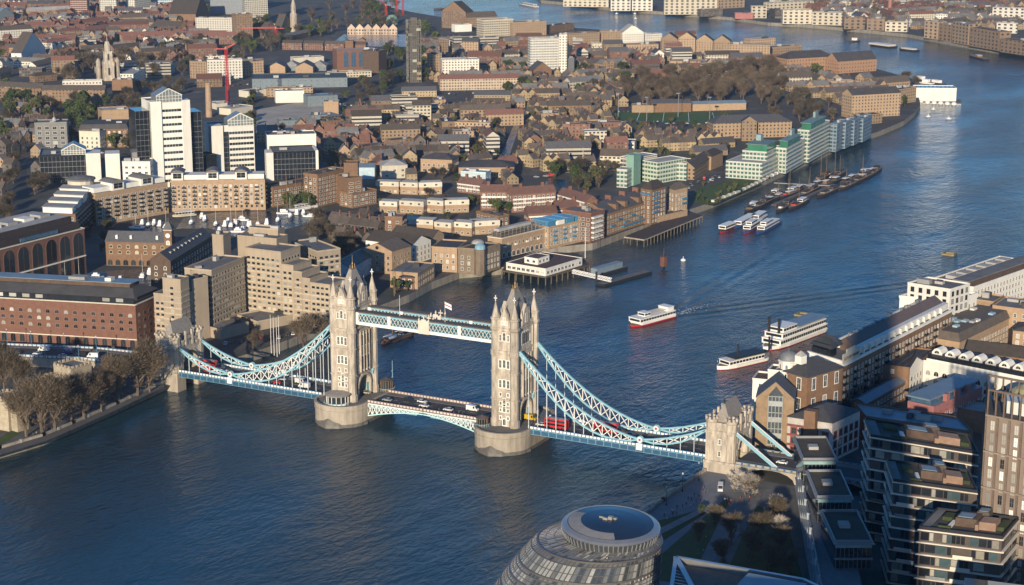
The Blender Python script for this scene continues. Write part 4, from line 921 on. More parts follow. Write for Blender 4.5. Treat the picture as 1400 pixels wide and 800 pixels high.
# riverside warehouses
wt = dict(w=1.4, h=1.9, sx=3.4, sz=3.6, z0=1.5, frame=M('stone_trim', (.50,.43,.33), .8), fw=.2)
o = block('gabled_warehouse', 'tan brick gabled warehouse partly in shadow beside the white gable', 'warehouse', (495.4,340.3), (535.7,343.7), (562,336), 14, BTAN, RBRO, 'gable_y', rh=4.2, win=dict(wt, sx=3.2))
q = MB(); q.ext([(o.W/2+1.1*cos(2*pi*k/12), 15.4+1.1*sin(2*pi*k/12)) for k in range(12)], 'y', -.08, .02); q.build('round_window', GLASS, o.root)
block('white_gabled_warehouse', 'white gable-fronted warehouse facing the river', 'warehouse', (562,336.5), (589,328), 34, 12, WHT, RBRO, 'gable_y', rh=4.6, win=dict(wt, sx=3.4, z0=1.2, sz=3.4, w=1.1))
block('gabled_warehouse', 'brown gabled warehouse just behind the white gable', 'warehouse', (590,326), (607,320), 30, 11, BTAN, RBRO, 'gable_y', rh=4, win=wt)
block('flat_roofed_warehouse', 'low tan brick block on the quay before the white gable', 'warehouse', (571,375), (594,361), 17, 9, BTAN, RGRY, win=dict(wt, z0=1.4), units=1)
o = block('brick_house', 'small Georgian brick house with bright windows at the dock entrance', 'house', (546,379), (566,380), 9, 7, BRED, RDRK, 'hip', rh=2, win=dict(w=1.3, h=1.9, sx=3, sz=3, z0=1, frame=WHITE, fw=.25))
block('green_roofed_warehouse', 'pale blue gabled house with a long green roof beside the hotel', 'warehouse', (449,364), (479,367), (516,346), 10, M('pale_blue_boarding', (.40,.48,.52), .7), M('green_roof', (.055,.10,.10), .6), 'gable_y', rh=3.5, win=dict(w=1.2, h=1.8, sx=5, sz=3.2))
block('flat_roofed_warehouse', 'tan brick riverside flats with a stone turret edge left of the grey-brown one', 'warehouse', (590,338.5), (625,340.5), 22, 14.5, BTAN, RDRK, win=dict(w=1.2, h=1.8, sx=3.2, sz=3.5, z0=2), units=0)
o = block('flat_roofed_warehouse', 'grey-brown riverside flats with a round corner turret and blue cupola', 'warehouse', (626,340), (656,342), (684,334), 15, M('grey_brown_brick', (.185,.145,.105), .85), RDRK, win=dict(w=1.2, h=1.8, sx=3.2, sz=3.5, z0=2), units=0)
q = MB(); q.lathe(o.W, 0, [(3.4,0),(3.4,15.6)], 8, 0, pi/8); q.build('corner_turret', [M('grey_brown_brick')], o.root)
q = MB(); q.lathe(o.W, 0.5, [(3.2,15.6),(3.2,17.4),(2.6,18),(1.3,18.9),(.1,19.4)], 10); q.build('cupola', [M('cupola_blue', (.20,.36,.44), .4)], o.root)
q = MB(); q.lathe(o.W*.55, 15, [(4,15.8),(3.6,16.8),(2.4,17.7),(.5,18.1)], 12); q.build('roof_dome', [RLGT], o.root)
o = block('riverside_warehouse', 'brick warehouse with arched ground floor and scaffolded roof behind the white pier building', 'warehouse', (686,326), (749,311), (730,308.5), 13, BTAN, RGRY, 'none', win=dict(w=1.5, h=1.7, sx=3.4, sz=3.0, z0=4.4, frame=M('stone_trim'), fw=.25, balcony=dict(mat=FRAMEM, every=3, w=2.2, d=.9), arcade=(4.2,2.6,3.2,FRAMEM)), cornice=(CREAM, 13, .6))
q = MB(); c = o.c
for i in range(13):
    s = i/12
    for t in (.06,.35,.65,.94):
        p = lerp(lerp(c[0],c[1],s),lerp(c[3],c[2],s),t); q.bar((*p,13),(*p,16.5),.16)
    a, b = lerp(lerp(c[0],c[1],s),lerp(c[3],c[2],s),.06), lerp(lerp(c[0],c[1],s),lerp(c[3],c[2],s),.94); q.bar((*a,16),(*b,16),.14)
for t in (.06,.35,.65,.94):
    for z in (14.4,16.4): q.bar((*lerp(c[0],c[3],t),z),(*lerp(c[1],c[2],t),z),.16)
q.build('scaffolding', [M('scaffold_pole', (.30,.27,.23), .5)], o.root)
lbox(o, 'attic_roof', .04, .55, .15, .85, 13, 15.6, RBRO); lbox(o, 'attic_roof', .1, .8, .55, .9, 15.6, 17.5, RLGT)
o = block('riverside_warehouse', 'tan riverside flats with blue balconies and bright blue penthouses', 'warehouse', (750.5,312), (805,300.5), 21, 13.5, BTAN, RGRY, 'flat', win=dict(w=1.3, h=1.7, sx=3.0, sz=2.9, z0=2, balcony=dict(mat=BALC, every=3, w=2.6, i0=1)), units=0)
for k in range(4): lbox(o, 'penthouse', .04+.24*k, .22+.24*k, .12, .7, 13.5, 16.8, BALC if k != 1 else WHT); lbox(o, 'penthouse_roof', .03+.24*k, .23+.24*k, .08, .74, 16.8, 17.3, M('blue_glass_roof', (.10,.27,.40), .3))
o = block('modern_flats', 'slim modern riverside block with white framed balconies between brick warehouses', 'flats', (808,293), (827,287.5), 22, 19, BRED, RGRY, 'flat', win=dict(w=2.0, h=1.7, sx=3.2, sz=3.2, z0=1.5), units=2)
for z in range(1, 6): lbox(o, 'balcony', .02, .7, -.10, -.001, z*3.2, z*3.2+1.1, WHT)
o = block('riverside_warehouse', 'brown warehouse with roof gables, chimneys and long blue balconies', 'warehouse', (829,292), (890,273.5), 22, 15, BBRO, SLATE, 'gable_x', rh=5.5, win=dict(w=1.3, h=1.7, sx=3.2, sz=3.1, z0=1.6, frame=M('stone_trim')))
for k in range(6): lbox(o, 'balcony', .08+.15*k, .17+.15*k, -.06, -.001, 5.4+3*(k%2), 6.2+3*(k%2), BALC)
lbox(o, 'balcony', .35, .95, -.06, -.001, 2.6, 3.4, BALC)
for s in (.05,.35,.66,.96): lbox(o, 'chimney', s-.012, s+.012, .4, .6, 16, 23, BRED)
for s in (.22,.42,.72): lbox(o, 'roof_gable', s, s+.06, .02, .4, 15, 19, BBRO)
o = block('warehouse_tower', 'square brown tower house with blue balconies at the end of the long brick warehouse', 'warehouse', (876,257.5), (891,260), (911,254.5), 24, BBRO, RBRO, 'hip', rh=5, win=dict(w=1.2, h=1.7, sx=3.2, sz=3.1, z0=1.6))
for z in (8,11.2,14.4,17.6,20.8): lbox(o, 'balcony', .999, 1.1, .1, .5, z, z+.9, BALC)
lbox(o, 'balcony', .1, .9, -.1, 0, 20.6, 21.5, BALC)
o = block('warehouse_tower', 'second brown tower house with a pale gable nearest the timber pier', 'warehouse', (914,257), (922,260), (940,256), 19, BTAN, RBRO, 'hip', rh=4, win=dict(w=1.2, h=1.7, sx=3.2, sz=3.1, z0=1.6))
for z in (8,11.2): lbox(o, 'balcony', .999, 1.2, .6, .95, z, z+.9, BALC)
block('low_wall_block', 'low brick river wall block between the two tower houses', 'warehouse', (892,299), (940,288), 8, 4, BTAN, RBRO, units=0)
# timber deck pier
def pier_deck(name, label, pts, z, mat, side, piles=True, step=5.0):
    o = sheet(name, pts, z, mat, label, .9, None, cat="pier", side=side)
    if piles:
        pl = [at(x, y, z) for x, y in pts]; q = MB(); done = 0
        for i in range(len(pl)):
            a, b = pl[i], pl[(i+1)%len(pl)]; n = max(1, int((b-a).length/step))
            for k in range(n):
                p = a.lerp(b, k/n); q.lathe(p.x, p.y, [(.35,-2),(.35,z-.8)], 6)
        q.build('piles', [M('pile_timber', (.10,.085,.065), .9)], o)
    return o
pier_deck('timber_pier', 'broad dark timber pier deck on piles below the brown tower houses', [(853,323.5),(880.6,327.5),(960.6,295),(941,288)], 5.0, M('dark_deck', (.07,.055,.05), .85), STONE2)
pier_deck('jetty', 'timber jetty on piles carrying the long white pier building', [(686,369.5),(746,378.5),(806,362),(790,346),(735,344),(700,352)], 5.2, M('dark_deck'), M('pile_timber', (.10,.085,.065), .9))
o = block('pier_building', 'low white pier building with a brown roof and square upper storey', 'pier building', (692,359.3), (746,368), (796,353), 4.4, WHT, M('pier_roof', (.10,.06,.055), .8), base=5.25, units=0, parapet=.3, win=dict(w=2.4, h=1.5, sx=3.4, sz=4, z0=1.2, frame=WHITE, glass=DGLS))
o = block('pier_building', 'x', 'pier building', (717,351.3), (735,354.3), (751,349), 3.6, WHT, M('pier_roof'), base=9.7, units=0, parapet=.3, win=dict(w=2, h=1.4, sx=3, sz=4, z0=1.0, frame=WHITE, glass=DGLS))
up = o
for r_ in [x for x in bpy.data.objects if x.name.startswith('pier_building') and x is not up.root]: 
    low = r_
m_ = B(); m_.root = low; m_.ang = low.rotation_euler.z; merge(m_, up, 'upper_storey')
def floatbox(name, label, p, q, w, h, mat, z=-.6, cat='pontoon'):
    a, b = at(*p, 1.0), at(*q, 1.0); d = (b-a); mb = MB(); L = Vector((d.x,d.y)).length
    mb.box(0,L,-w/2,w/2,z,h,0); mb.box(.3,L-.3,-w/2+.3,w/2-.3,h,h+.08,1)
    return tag(mb.build(name, [mat, M('pontoon_deck', (.13,.125,.12), .8)], None, (a.x,a.y,0), atan2(d.y,d.x)), label, cat)
o = floatbox('pontoon', 'long dark floating pontoon nearest the white pier building', (812,376), (852,364.5), 7, 1.6, BLACK)
q = MB(); q.box(0,26,-2.4,2.4,1.7,5,0); q.build('shelter', [RBLU], o)
o = floatbox('pontoon', 'outer floating pontoon with tall guide piles and a brown post', (821,389), (886,371), 6, 1.5, BLACK)
for x in (1, 68): q = MB(); q.lathe(x, 4, [(.6,-2),(.6,8)], 8); q.build('guide_pile', [BLACK], o)
q = MB(); q.cbox(62,0,1.5,3,3,6,0); q.lathe(62,0,[(.2,7.5),(.1,13)],5,0); q.build('post_frame', [M('rusty_steel', (.16,.07,.045), .8)], o)
a, b = at(783,373,6), at(836,385,2.4); q = MB()
for s in (-1.1, 1.1):
    off = Vector((-(b-a).y, (b-a).x, 0)).normalized()*s
    q.bar(a+off, b+off, .25, .25); q.bar(a+off+Vector((0,0,1.8)), b+off+Vector((0,0,1.8)), .25, .25)
    for k in range(16): p = a.lerp(b, k/16)+off; r_ = a.lerp(b, (k+1)/16)+off; q.bar(p, r_+Vector((0,0,1.8)), .16); q.bar(p, p+Vector((0,0,1.8)), .16)
q.bar(a, b, 2.2, .15)
tag(q.build('gangway', [WHITE]), 'white lattice gangway sloping down to the outer pontoon', 'gangway')
q = MB(); p = at(800,356,5); q.lathe(p.x,p.y,[(.25,5),(.12,26)],6); tag(q.build('flagpole', [WHITE]), 'tall white flagpole at the end of the pier building', 'flagpole')
# ------------------------------------------------------------ right bank below the bridge
sw = dict(w=1.3, h=1.8, sx=3.4, sz=3.3, z0=1.6)
# approach viaduct
q = MB(); n = 9; y0, y1 = -146.9, -420.0
for sx in (-1, 1):
    for k in range(n):
        a, b = y0+(y1-y0)*k/n, y0+(y1-y0)*(k+1)/n; lo, hi = min(a,b), max(a,b); m = (lo+hi)/2; r = (hi-lo)*.34
        arc = [(m+r*cos(pi*j/8), 4.6+r*.42*sin(pi*j/8)) for j in range(9)]
        X0, X1 = min(sx*9.6,sx*10.4), max(sx*9.6,sx*10.4)
        q.ext([(lo,3),(lo,9.0),(m,9.0)]+arc[4:]+[(m-r,3)], 'x', X0, X1, 0); q.ext([(m,9.0),(hi,9.0),(hi,3),(m+r,3)]+arc[:5], 'x', X0, X1, 0)
q.box(-9.6, 9.6, y1, y0, 8.4, 9.0, 1)
q.box(-9.0, 9.0, y1, y0, 3, 4.6, 1) if False else None
va = tag(q.build('approach_viaduct', [STONE2, BDRK]), 'stone arched viaduct carrying the road off the right end of the bridge', 'viaduct')
q = MB(); q.box(-5.5, 5.5, y1, y0, 9.0, 9.5); q.build('roadway', ASPH, va)
for sx in (-1, 1):
    q = MB(); parapet(q, sx*10, y1, y0, 9.0, 1, 0, 3.0); q.build('parapet', [PARA, STONE2], va)
    q = MB(); q.box(min(sx*5.5,sx*9.7), max(sx*5.5,sx*9.7), y1, y0, 9.0, 9.62); q.build('footway', PAVE, va)
# left approach road
LP = [(0,146.9),(0,165),(-4,195),(-19,238),(-62,330),(-150,480)]
q = MB(); ribbon(LP, 19.5, 4, 9.0, q, 0); nv = tag(q.build('approach_viaduct', [STONE2]), 'raised stone approach carrying the road off the left end of the bridge', 'viaduct')
q = MB(); L_, R_ = ribbon(LP, 11, 9.0, 9.5, q, 0); q.build('roadway', ASPH, nv)
for s in (-1, 1):
    q = MB(); 
    for i in range(len(LP)-1):
        a, b = Vector(LP[i]), Vector(LP[i+1]); d = (b-a).normalized(); nn = Vector((-d.y, d.x))*s*9.4; m = int((b-a).length/2.2)
        q.bar((*(a+nn),10.55), (*(b+nn),10.55), .4, .25, 0)
        for k in range(m):
            p, r_ = a.lerp(b, (k+.1)/m)+nn, a.lerp(b, (k+.9)/m)+nn; q.bar((*p,9.9),(*r_,9.9),.25,.95,1); p = a.lerp(b, k/m)+nn; q.bar((*p,9),(*p,10.7),.45,.45,0)
    q.build('parapet', [PARA, M('parapet_white', (.50,.50,.48), .6)], nv)
    q = MB()
    for i in range(len(LP)-1):
        a, b = Vector(LP[i]), Vector(LP[i+1]); d = (b-a).normalized(); n0, n1 = Vector((-d.y, d.x))*s*5.5, Vector((-d.y, d.x))*s*9.2
        q.prism([a+n0,b+n0,b+n1,a+n1] if s < 0 else [a+n1,b+n1,b+n0,a+n0], 9.0, 9.62)
    q.build('footway', PAVE, nv)

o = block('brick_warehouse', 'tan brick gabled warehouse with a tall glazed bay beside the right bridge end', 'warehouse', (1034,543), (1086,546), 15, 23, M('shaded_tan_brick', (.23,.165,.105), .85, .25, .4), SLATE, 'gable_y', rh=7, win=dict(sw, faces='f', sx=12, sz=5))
q = MB(); x0, x1 = o.W*.33, o.W*.70; q.ext([(x0,3),(x1,3),(x1,24.5),((x0+x1)/2,28.2),(x0,24.5)], 'y', -1.6, .1, 0)
for k in range(5): x = x0+(x1-x0)*k/4; q.box(x-.12,x+.12,-1.75,-1.58,3,24.5,1)
for k in range(7): q.box(x0,x1,-1.75,-1.58,3+3.5*k,3.3+3.5*k,1)
q.build('glazed_bay', [M('bay_glass', (.07,.085,.095), .15, .4, .3, .6), M('bay_frame', (.30,.32,.32), .5)], o.root)
for k in range(3): q = MB(); q.box(x0+.1,x1-.1,-1.72,-1.6,6+7*k,8.2+7*k); q.build('spandrel', M('bay_frame'), o.root)
o = block('white_boarded_tower', 'white boarded brewhouse with an octagonal domed tower near the moored ships', 'brewhouse', (1029,519), (1050,521), 12, 19, WHT, BDRK, 'flat', win=dict(w=1.1,h=1.4,sx=3.5,sz=4,z0=4), units=0)
merge(o, block('white_boarded_tower', 'x', BL, (1050,507), (1069,509), 9, 27, WHT, RBRO, 'flat', win=dict(w=1.1,h=1.4,sx=3.5,sz=4,z0=4), units=0))
pt = at(1077, 520, G+22); ax = o.cam
rel = Matrix.Rotation(-o.ang,3,'Z') @ Vector((pt.x-o.root.location.x, pt.y-o.root.location.y, 0))
q = MB(); q.lathe(rel.x, rel.y, [(5.2,0),(5.2,26),(5.6,26.3),(5.6,27),(4.2,27.2),(4.2,30.6),(4.6,30.9),(4.6,31.3),(4.1,31.5)], 8, 0, pi/8); dr = q.build('drum', [WHT], o.root)
q = MB(); q.lathe(rel.x, rel.y, [(4.1*cos(pi/2*k/6)+.05, 31.5+3.9*sin(pi/2*k/6)) for k in range(7)]+[(.2,36.5)], 16, 0); q.build('dome', M('lead_dome', (.17,.18,.19), .5), o.root, smooth=True)
for k in range(8): a = 2*pi*k/8; ob('window', win_mesh(.9,1.8,'arch',FRAMEM,GLASS,.15), o.root, (rel.x+3.9*cos(a), rel.y+3.9*sin(a), 28), a+pi/2)
block('brick_warehouse', 'dark slate hipped warehouse with tall white windows and a white cupola on its ridge', 'warehouse', (1104,517), (1153,503), 17, 27, BBRO, SLATE, 'hip', rh=5, win=dict(w=2.0,h=5,sx=7,sz=9,z0=3,frame=WHITE,fw=.3))
q = MB(); o = block_last; cx, cy = o.W*.2, 8; q.box(cx-1.8,cx+1.8,cy-1.8,cy+1.8,31,34.5,0); q.lathe(cx,cy,[(2.6,34.5),(1.2,35.8),(.1,36.6)],4,1,pi/4); q.build('cupola', [WHT, RLGT], o.root)
block('sash_windowed_block', 'grey block with close rows of white sash windows below the domed tower', 'warehouse', (1092,528), (1122,518), 13, 20, GREYW, RDRK, win=dict(w=1.3,h=2.0,sx=2.2,sz=3.2,z0=1.5,frame=WHITE), units=2)
# long riverside warehouse with white terraces
o = block('riverside_warehouse', 'long brown riverside warehouse with stepped white roof terraces and a lettered parapet', 'warehouse', (1103,486), (1152,500), (1302,424), 25, BBRO, RGRY, 'none', win=dict(w=1.4,h=1.9,sx=3.6,sz=3.5,z0=2.0,faces='r',cap=100,balcony=dict(mat=BLACK, every=3, w=2.4, faces='r')), cornice=(WHT, 25, 1.2))
lbox(o, 'terrace_wall', .0, .985, .002, .012, 25.6, 27, WHT); lbox(o, 'white_terrace', .55, .93, .16, .98, 25.6, 28.8, WHT)
for k in range(14): lbox(o, 'terrace_divider', .93, .99, .18+.055*k, .188+.055*k, 25.6, 28.2, WHT)
q = MB(); c = o.c
def fp(s, t): return lerp(lerp(c[0],c[1],s),lerp(c[3],c[2],s),t)
q.add([(*fp(.80,.15),28.8),(*fp(.80,.97),28.8),(*fp(.55,.97),31.5),(*fp(.55,.15),31.5),(*fp(.42,.97),28.8),(*fp(.42,.15),28.8)], [(0,1,2,3),(3,2,4,5)]); q.add([(*fp(.42,.15),25.6),(*fp(.80,.15),25.6),(*fp(.80,.15),28.8),(*fp(.55,.15),31.5),(*fp(.42,.15),28.8)],[(0,1,2,3,4)]); q.build('ridge_roof', M('brown_lead_roof', (.13,.095,.08), .6, .2, .2), o.root)
for s0, s1, t0, t1, z in ((.1,.5,.01,.09,29.5),(.05,.55,.03,.08,31.5)): lbox(o, 'pavilion', s0, s1, t0, t1, 25.6, z, DGLS)
for s0, t0, w in ((.2,.02,.06),(.1,.065,.05)):
    q = MB(); a, b, d_, e_ = fp(.0,t0), fp(.62,t0), fp(.62,t0+w), fp(.0,t0+w); m0, m1 = lerp(a,e_,.5), lerp(b,d_,.5)
    q.add([(*a,30),(*b,30),(*d_,30),(*e_,30),(*lerp(m0,m1,.25),33.4),(*lerp(m0,m1,.75),33.4)], [(0,1,5,4),(1,2,5),(2,3,4,5),(3,0,4),(3,2,1,0)]); q.build('pavilion_roof', M('dark_slate', (.045,.047,.05), .6), o.root)
lbox(o, 'lettered_parapet', .985, 1.004, .0, .14, 25.6, 30, CREAM); lbox(o, 'parapet_cap', .98, 1.008, .03, .1, 30, 31.6, CREAM)
tx = bpy.data.curves.new('lettering', 'FONT'); tx.body = "BUTLERS WHARF"; tx.size = 2.0; tx.extrude = .06; tx.align_x = 'CENTER'
to = ob('text_source', tx, o.root); pm = fp(1.0045,.07); va_ = atan2(o.v[1], o.v[0]); to.location = (pm[0]+.12*sin(va_), pm[1]-.12*cos(va_), 27.0); to.rotation_euler = (pi/2, 0, va_); bpy.context.view_layer.update()
lm = bpy.data.meshes.new_from_object(to.evaluated_get(bpy.context.evaluated_depsgraph_get())); lm.materials.clear(); lm.materials.append(M('letter_brown', (.20,.14,.09), .8))
lo = ob('lettering', lm, o.root); lo.location = to.location; lo.rotation_euler = to.rotation_euler; bpy.data.objects.remove(to)
random.seed(31)
for k in range(26):
    t = random.uniform(.14,.95); s = random.uniform(.04,.34); lbox(o, 'rooftop_unit', s, s+.05+.06*random.random(), t, t+.02, 25.6, 26.8+random.random()*1.8, random.choice((UNIT,WHT,RDRK,RLGT,STEEL)))
o = block('white_stepped_flats', 'white stepped flats with square windows rising above the riverside roofs', 'flats', (1230,406), (1303,413), (1336,402), 24, WHT, RGRY, win=dict(sw, faces='r', sx=4), units=0, cornice=(WHT, 24.2, 1.3))
merge(o, block('white_stepped_flats', 'x', BL, (1241,388), (1299,397), (1326,389), 31, WHT, RGRY, win=dict(w=1.7,h=2.3,sx=4.2,sz=4,z0=3.5,frame=BLACK,rows=7), units=4))
o = block('long_terraced_block', 'long pale block with a glazed roof ridge running off at the right edge', 'flats', (1331,394), (1425,361), 26, 23, WHT, RGRY, win=dict(w=1.3,h=1.9,sx=3.4,sz=3.4,z0=2,faces='f'), units=0)
lbox(o, 'attic', 0, 1, .1, .5, 23, 25.4, BDRK); lbox(o, 'ridge_roof', 0, 1, .12, .48, 25.4, 26, RGRY)
for k in range(6):
    lbox(o, 'roof_light', .1+.14*k, .19+.14*k, .55, .8, 23.8, 25.6, RLGT); 
o = block('courtyard_flats', 'tan brick flats with brown mansard roofs and pale skylights', 'flats', (1260,459), (1312,468), (1384,433), 14, BTAN, RBRO, 'mansard', rh=4, win=dict(sw), units=0)
for k in range(9): s = random.random()*.6+.15; t = random.random()*.7+.1; lbox(o, 'skylight', s, s+.12, t, t+.06, 18, 18.9, random.choice((M('skylight_blue', (.30,.42,.50), .3),RLGT,WHT)))
o = block('brick_warehouse', 'brown warehouse with a plain dark sloping roof left of the white fronted flats', 'warehouse', (1198,499), (1243,504.5), (1279,480), 15, BBRO, M('dark_slate'), 'flat', units=0, win=dict(sw, faces='f', sx=8, sz=6, z0=6))
for k in range(4): lbox(o, 'roof_seam', .1+.22*k, .12+.22*k, .05, .95, 15.02, 15.3, SLATE)
wa = dict(w=2.3, h=2.2, sx=4.2, sz=3.6, z0=1.6, kind='arch', frame=FRAMEM, glass=DGLS, fw=.15)
o = block('white_fronted_flats', 'white flats with rows of wide arched windows and a dark dormered roof', 'flats', (1262.5,492), (1405,520), 16, 15.5, WHT, SLATE, 'none', win=wa)
merge(o, block('white_fronted_flats', 'x', BL, (1244,503.5), (1262,492.5), (1290,479), 15.5, WHT, SLATE, 'gable_y', rh=3.5, win=dict(wa, sx=3.4, w=1.8)))
lbox(o, 'attic_glazing', .03, 1, .12, .2, 15.5, 18.4, DGLS); lbox(o, 'attic_roof', .02, 1, .2, 1, 15.5, 19, M('dark_slate')); lbox(o, 'terrace_parapet', .03, 1, .0, .015, 15.5, 16.6, WHT)
for k in range(7): 
    s = .10+.13*k; q = MB(); x = o.W*s; q.ext([(x-2.6,18.4),(x+2.6,18.4),(x+2.6,19.2),(x+1.4,20.8),(x,21.4),(x-1.4,20.8),(x-2.6,19.2)], 'y', 3.0, 9); q.build('dormer', WHT, o.root); ob('window', win_mesh(2.4,1.3,'arch',FRAMEM,GLASS,.15), o.root, (x,2.95,18.9))
block('brown_roofed_terrace', 'brown roofed terrace with a strip of white attic windows at the right edge', 'terrace', (1320,480), (1410,491), 12, 13, BBRO, RBRO, 'gable_x', rh=4, win=dict(w=1.6,h=1.5,sx=3,sz=3.2,frame=WHITE))
o = block('pink_block', 'pink rendered block with a curved grey metal roof on the shaded street', 'flats', (1241,548), (1277,556), (1343,529), 15, M('pink_render', (.30,.125,.115), .75), RBLU, 'flat', parapet=0, units=0, win=dict(w=1.6,h=2,sx=3.8,sz=3.6,z0=1.8,faces='fr'))
lbox(o, 'metal_roof', -.04, .86, -.02, 1.02, 17.2, 17.9, RBLU); lbox(o, 'attic_glazing', .05, .8, .04, .97, 15, 17.2, BGLS)
for k in range(3): lbox(o, 'stair_turret', .86, 1.01, .25+.22*k, .31+.22*k, 15, 18.2, M('pink_render'))
lbox(o, 'pink_band', .99, 1.03, .0, 1, 10.6, 11.6, M('pink_render'))
block('low_warehouse', 'long low brick shed with a blue-grey metal roof in the shaded street', 'warehouse', (1163,548), (1184,552), (1240,520), 9, BBRO, RBLU, 'gable_y', rh=1.6, win=dict(w=1.6,h=1.8,sx=3.6,sz=3.6))
o = block('low_warehouse', 'wide flat blue-grey roofed shed behind the dark balconied blocks', 'warehouse', (1184,571), (1330,592), (1310,572), 12, BBRO, RBLU, units=5)
block('low_warehouse', 'small shed with a pale sloping roof beside the slim tower', 'warehouse', (1311,560), (1346,566), 16, 9, BBRO, RLGT, 'flat', units=0)
o = block('striped_block', 'slate roofed block with red and white striped front and a brick chimney', 'flats', (1077,570), (1138,579), (1176,561), 17, M('stripe_white', (.46,.43,.40), .8), SLATE, 'hip', rh=4.5, win=dict(w=2.0,h=2.4,sx=4,sz=4.2,z0=1.8,frame=M('stripe_red', (.19,.06,.05), .7),fw=.5))
q = MB(); cx, cy = o.W*.55, -1.6; q.box(cx-2.4,cx+2.4,cy-2,cy+2,0,22,0); q.build('chimney', [BBRO], o.root)
for z in (4.9, 9.1, 13.3): lbox(o, 'red_band', 0, .4, -.02, 0, z, z+.9, M('stripe_red'))
merge(o, block('striped_block', 'x', BL, (1114,580), (1156,585), 12, 12, BBRO, RGRY, win=dict(sw), units=2))
o = block('brick_flats', 'tan brick flats with square windows at the far right edge', 'flats', (1357,419), (1420,427), 22, 19, BTAN, RGRY, win=dict(sw, sx=4), units=3)
block('brick_flats', 'darker tan flats left of the far right edge, in half shade', 'flats', (1322,409), (1358,414), 16, 17, BTAN, RGRY, win=dict(sw, sx=4), units=2)
block('brick_flats', 'low tan block with a brown roof between the courtyard flats and the right edge', 'flats', (1385,452), (1440,458), 18, 15, BTAN, RBRO, 'hip', rh=3, win=dict(sw))
o = block('domed_block', 'dark brick block with a round green-capped lantern behind the slim tower', 'flats', (1364,546), (1430,556), 15, 15, BDRK, RDRK, units=0, win=dict(sw))
q = MB(); q.lathe(10,6,[(6,15),(6,18.2)],12,0); q.lathe(10,6,[(7,18.2),(4.5,20.3),(1.2,21.6),(.1,22.2)],12,1); q.build('lantern', [CREAM, M('green_copper', (.26,.25,.14), .6)], o.root)

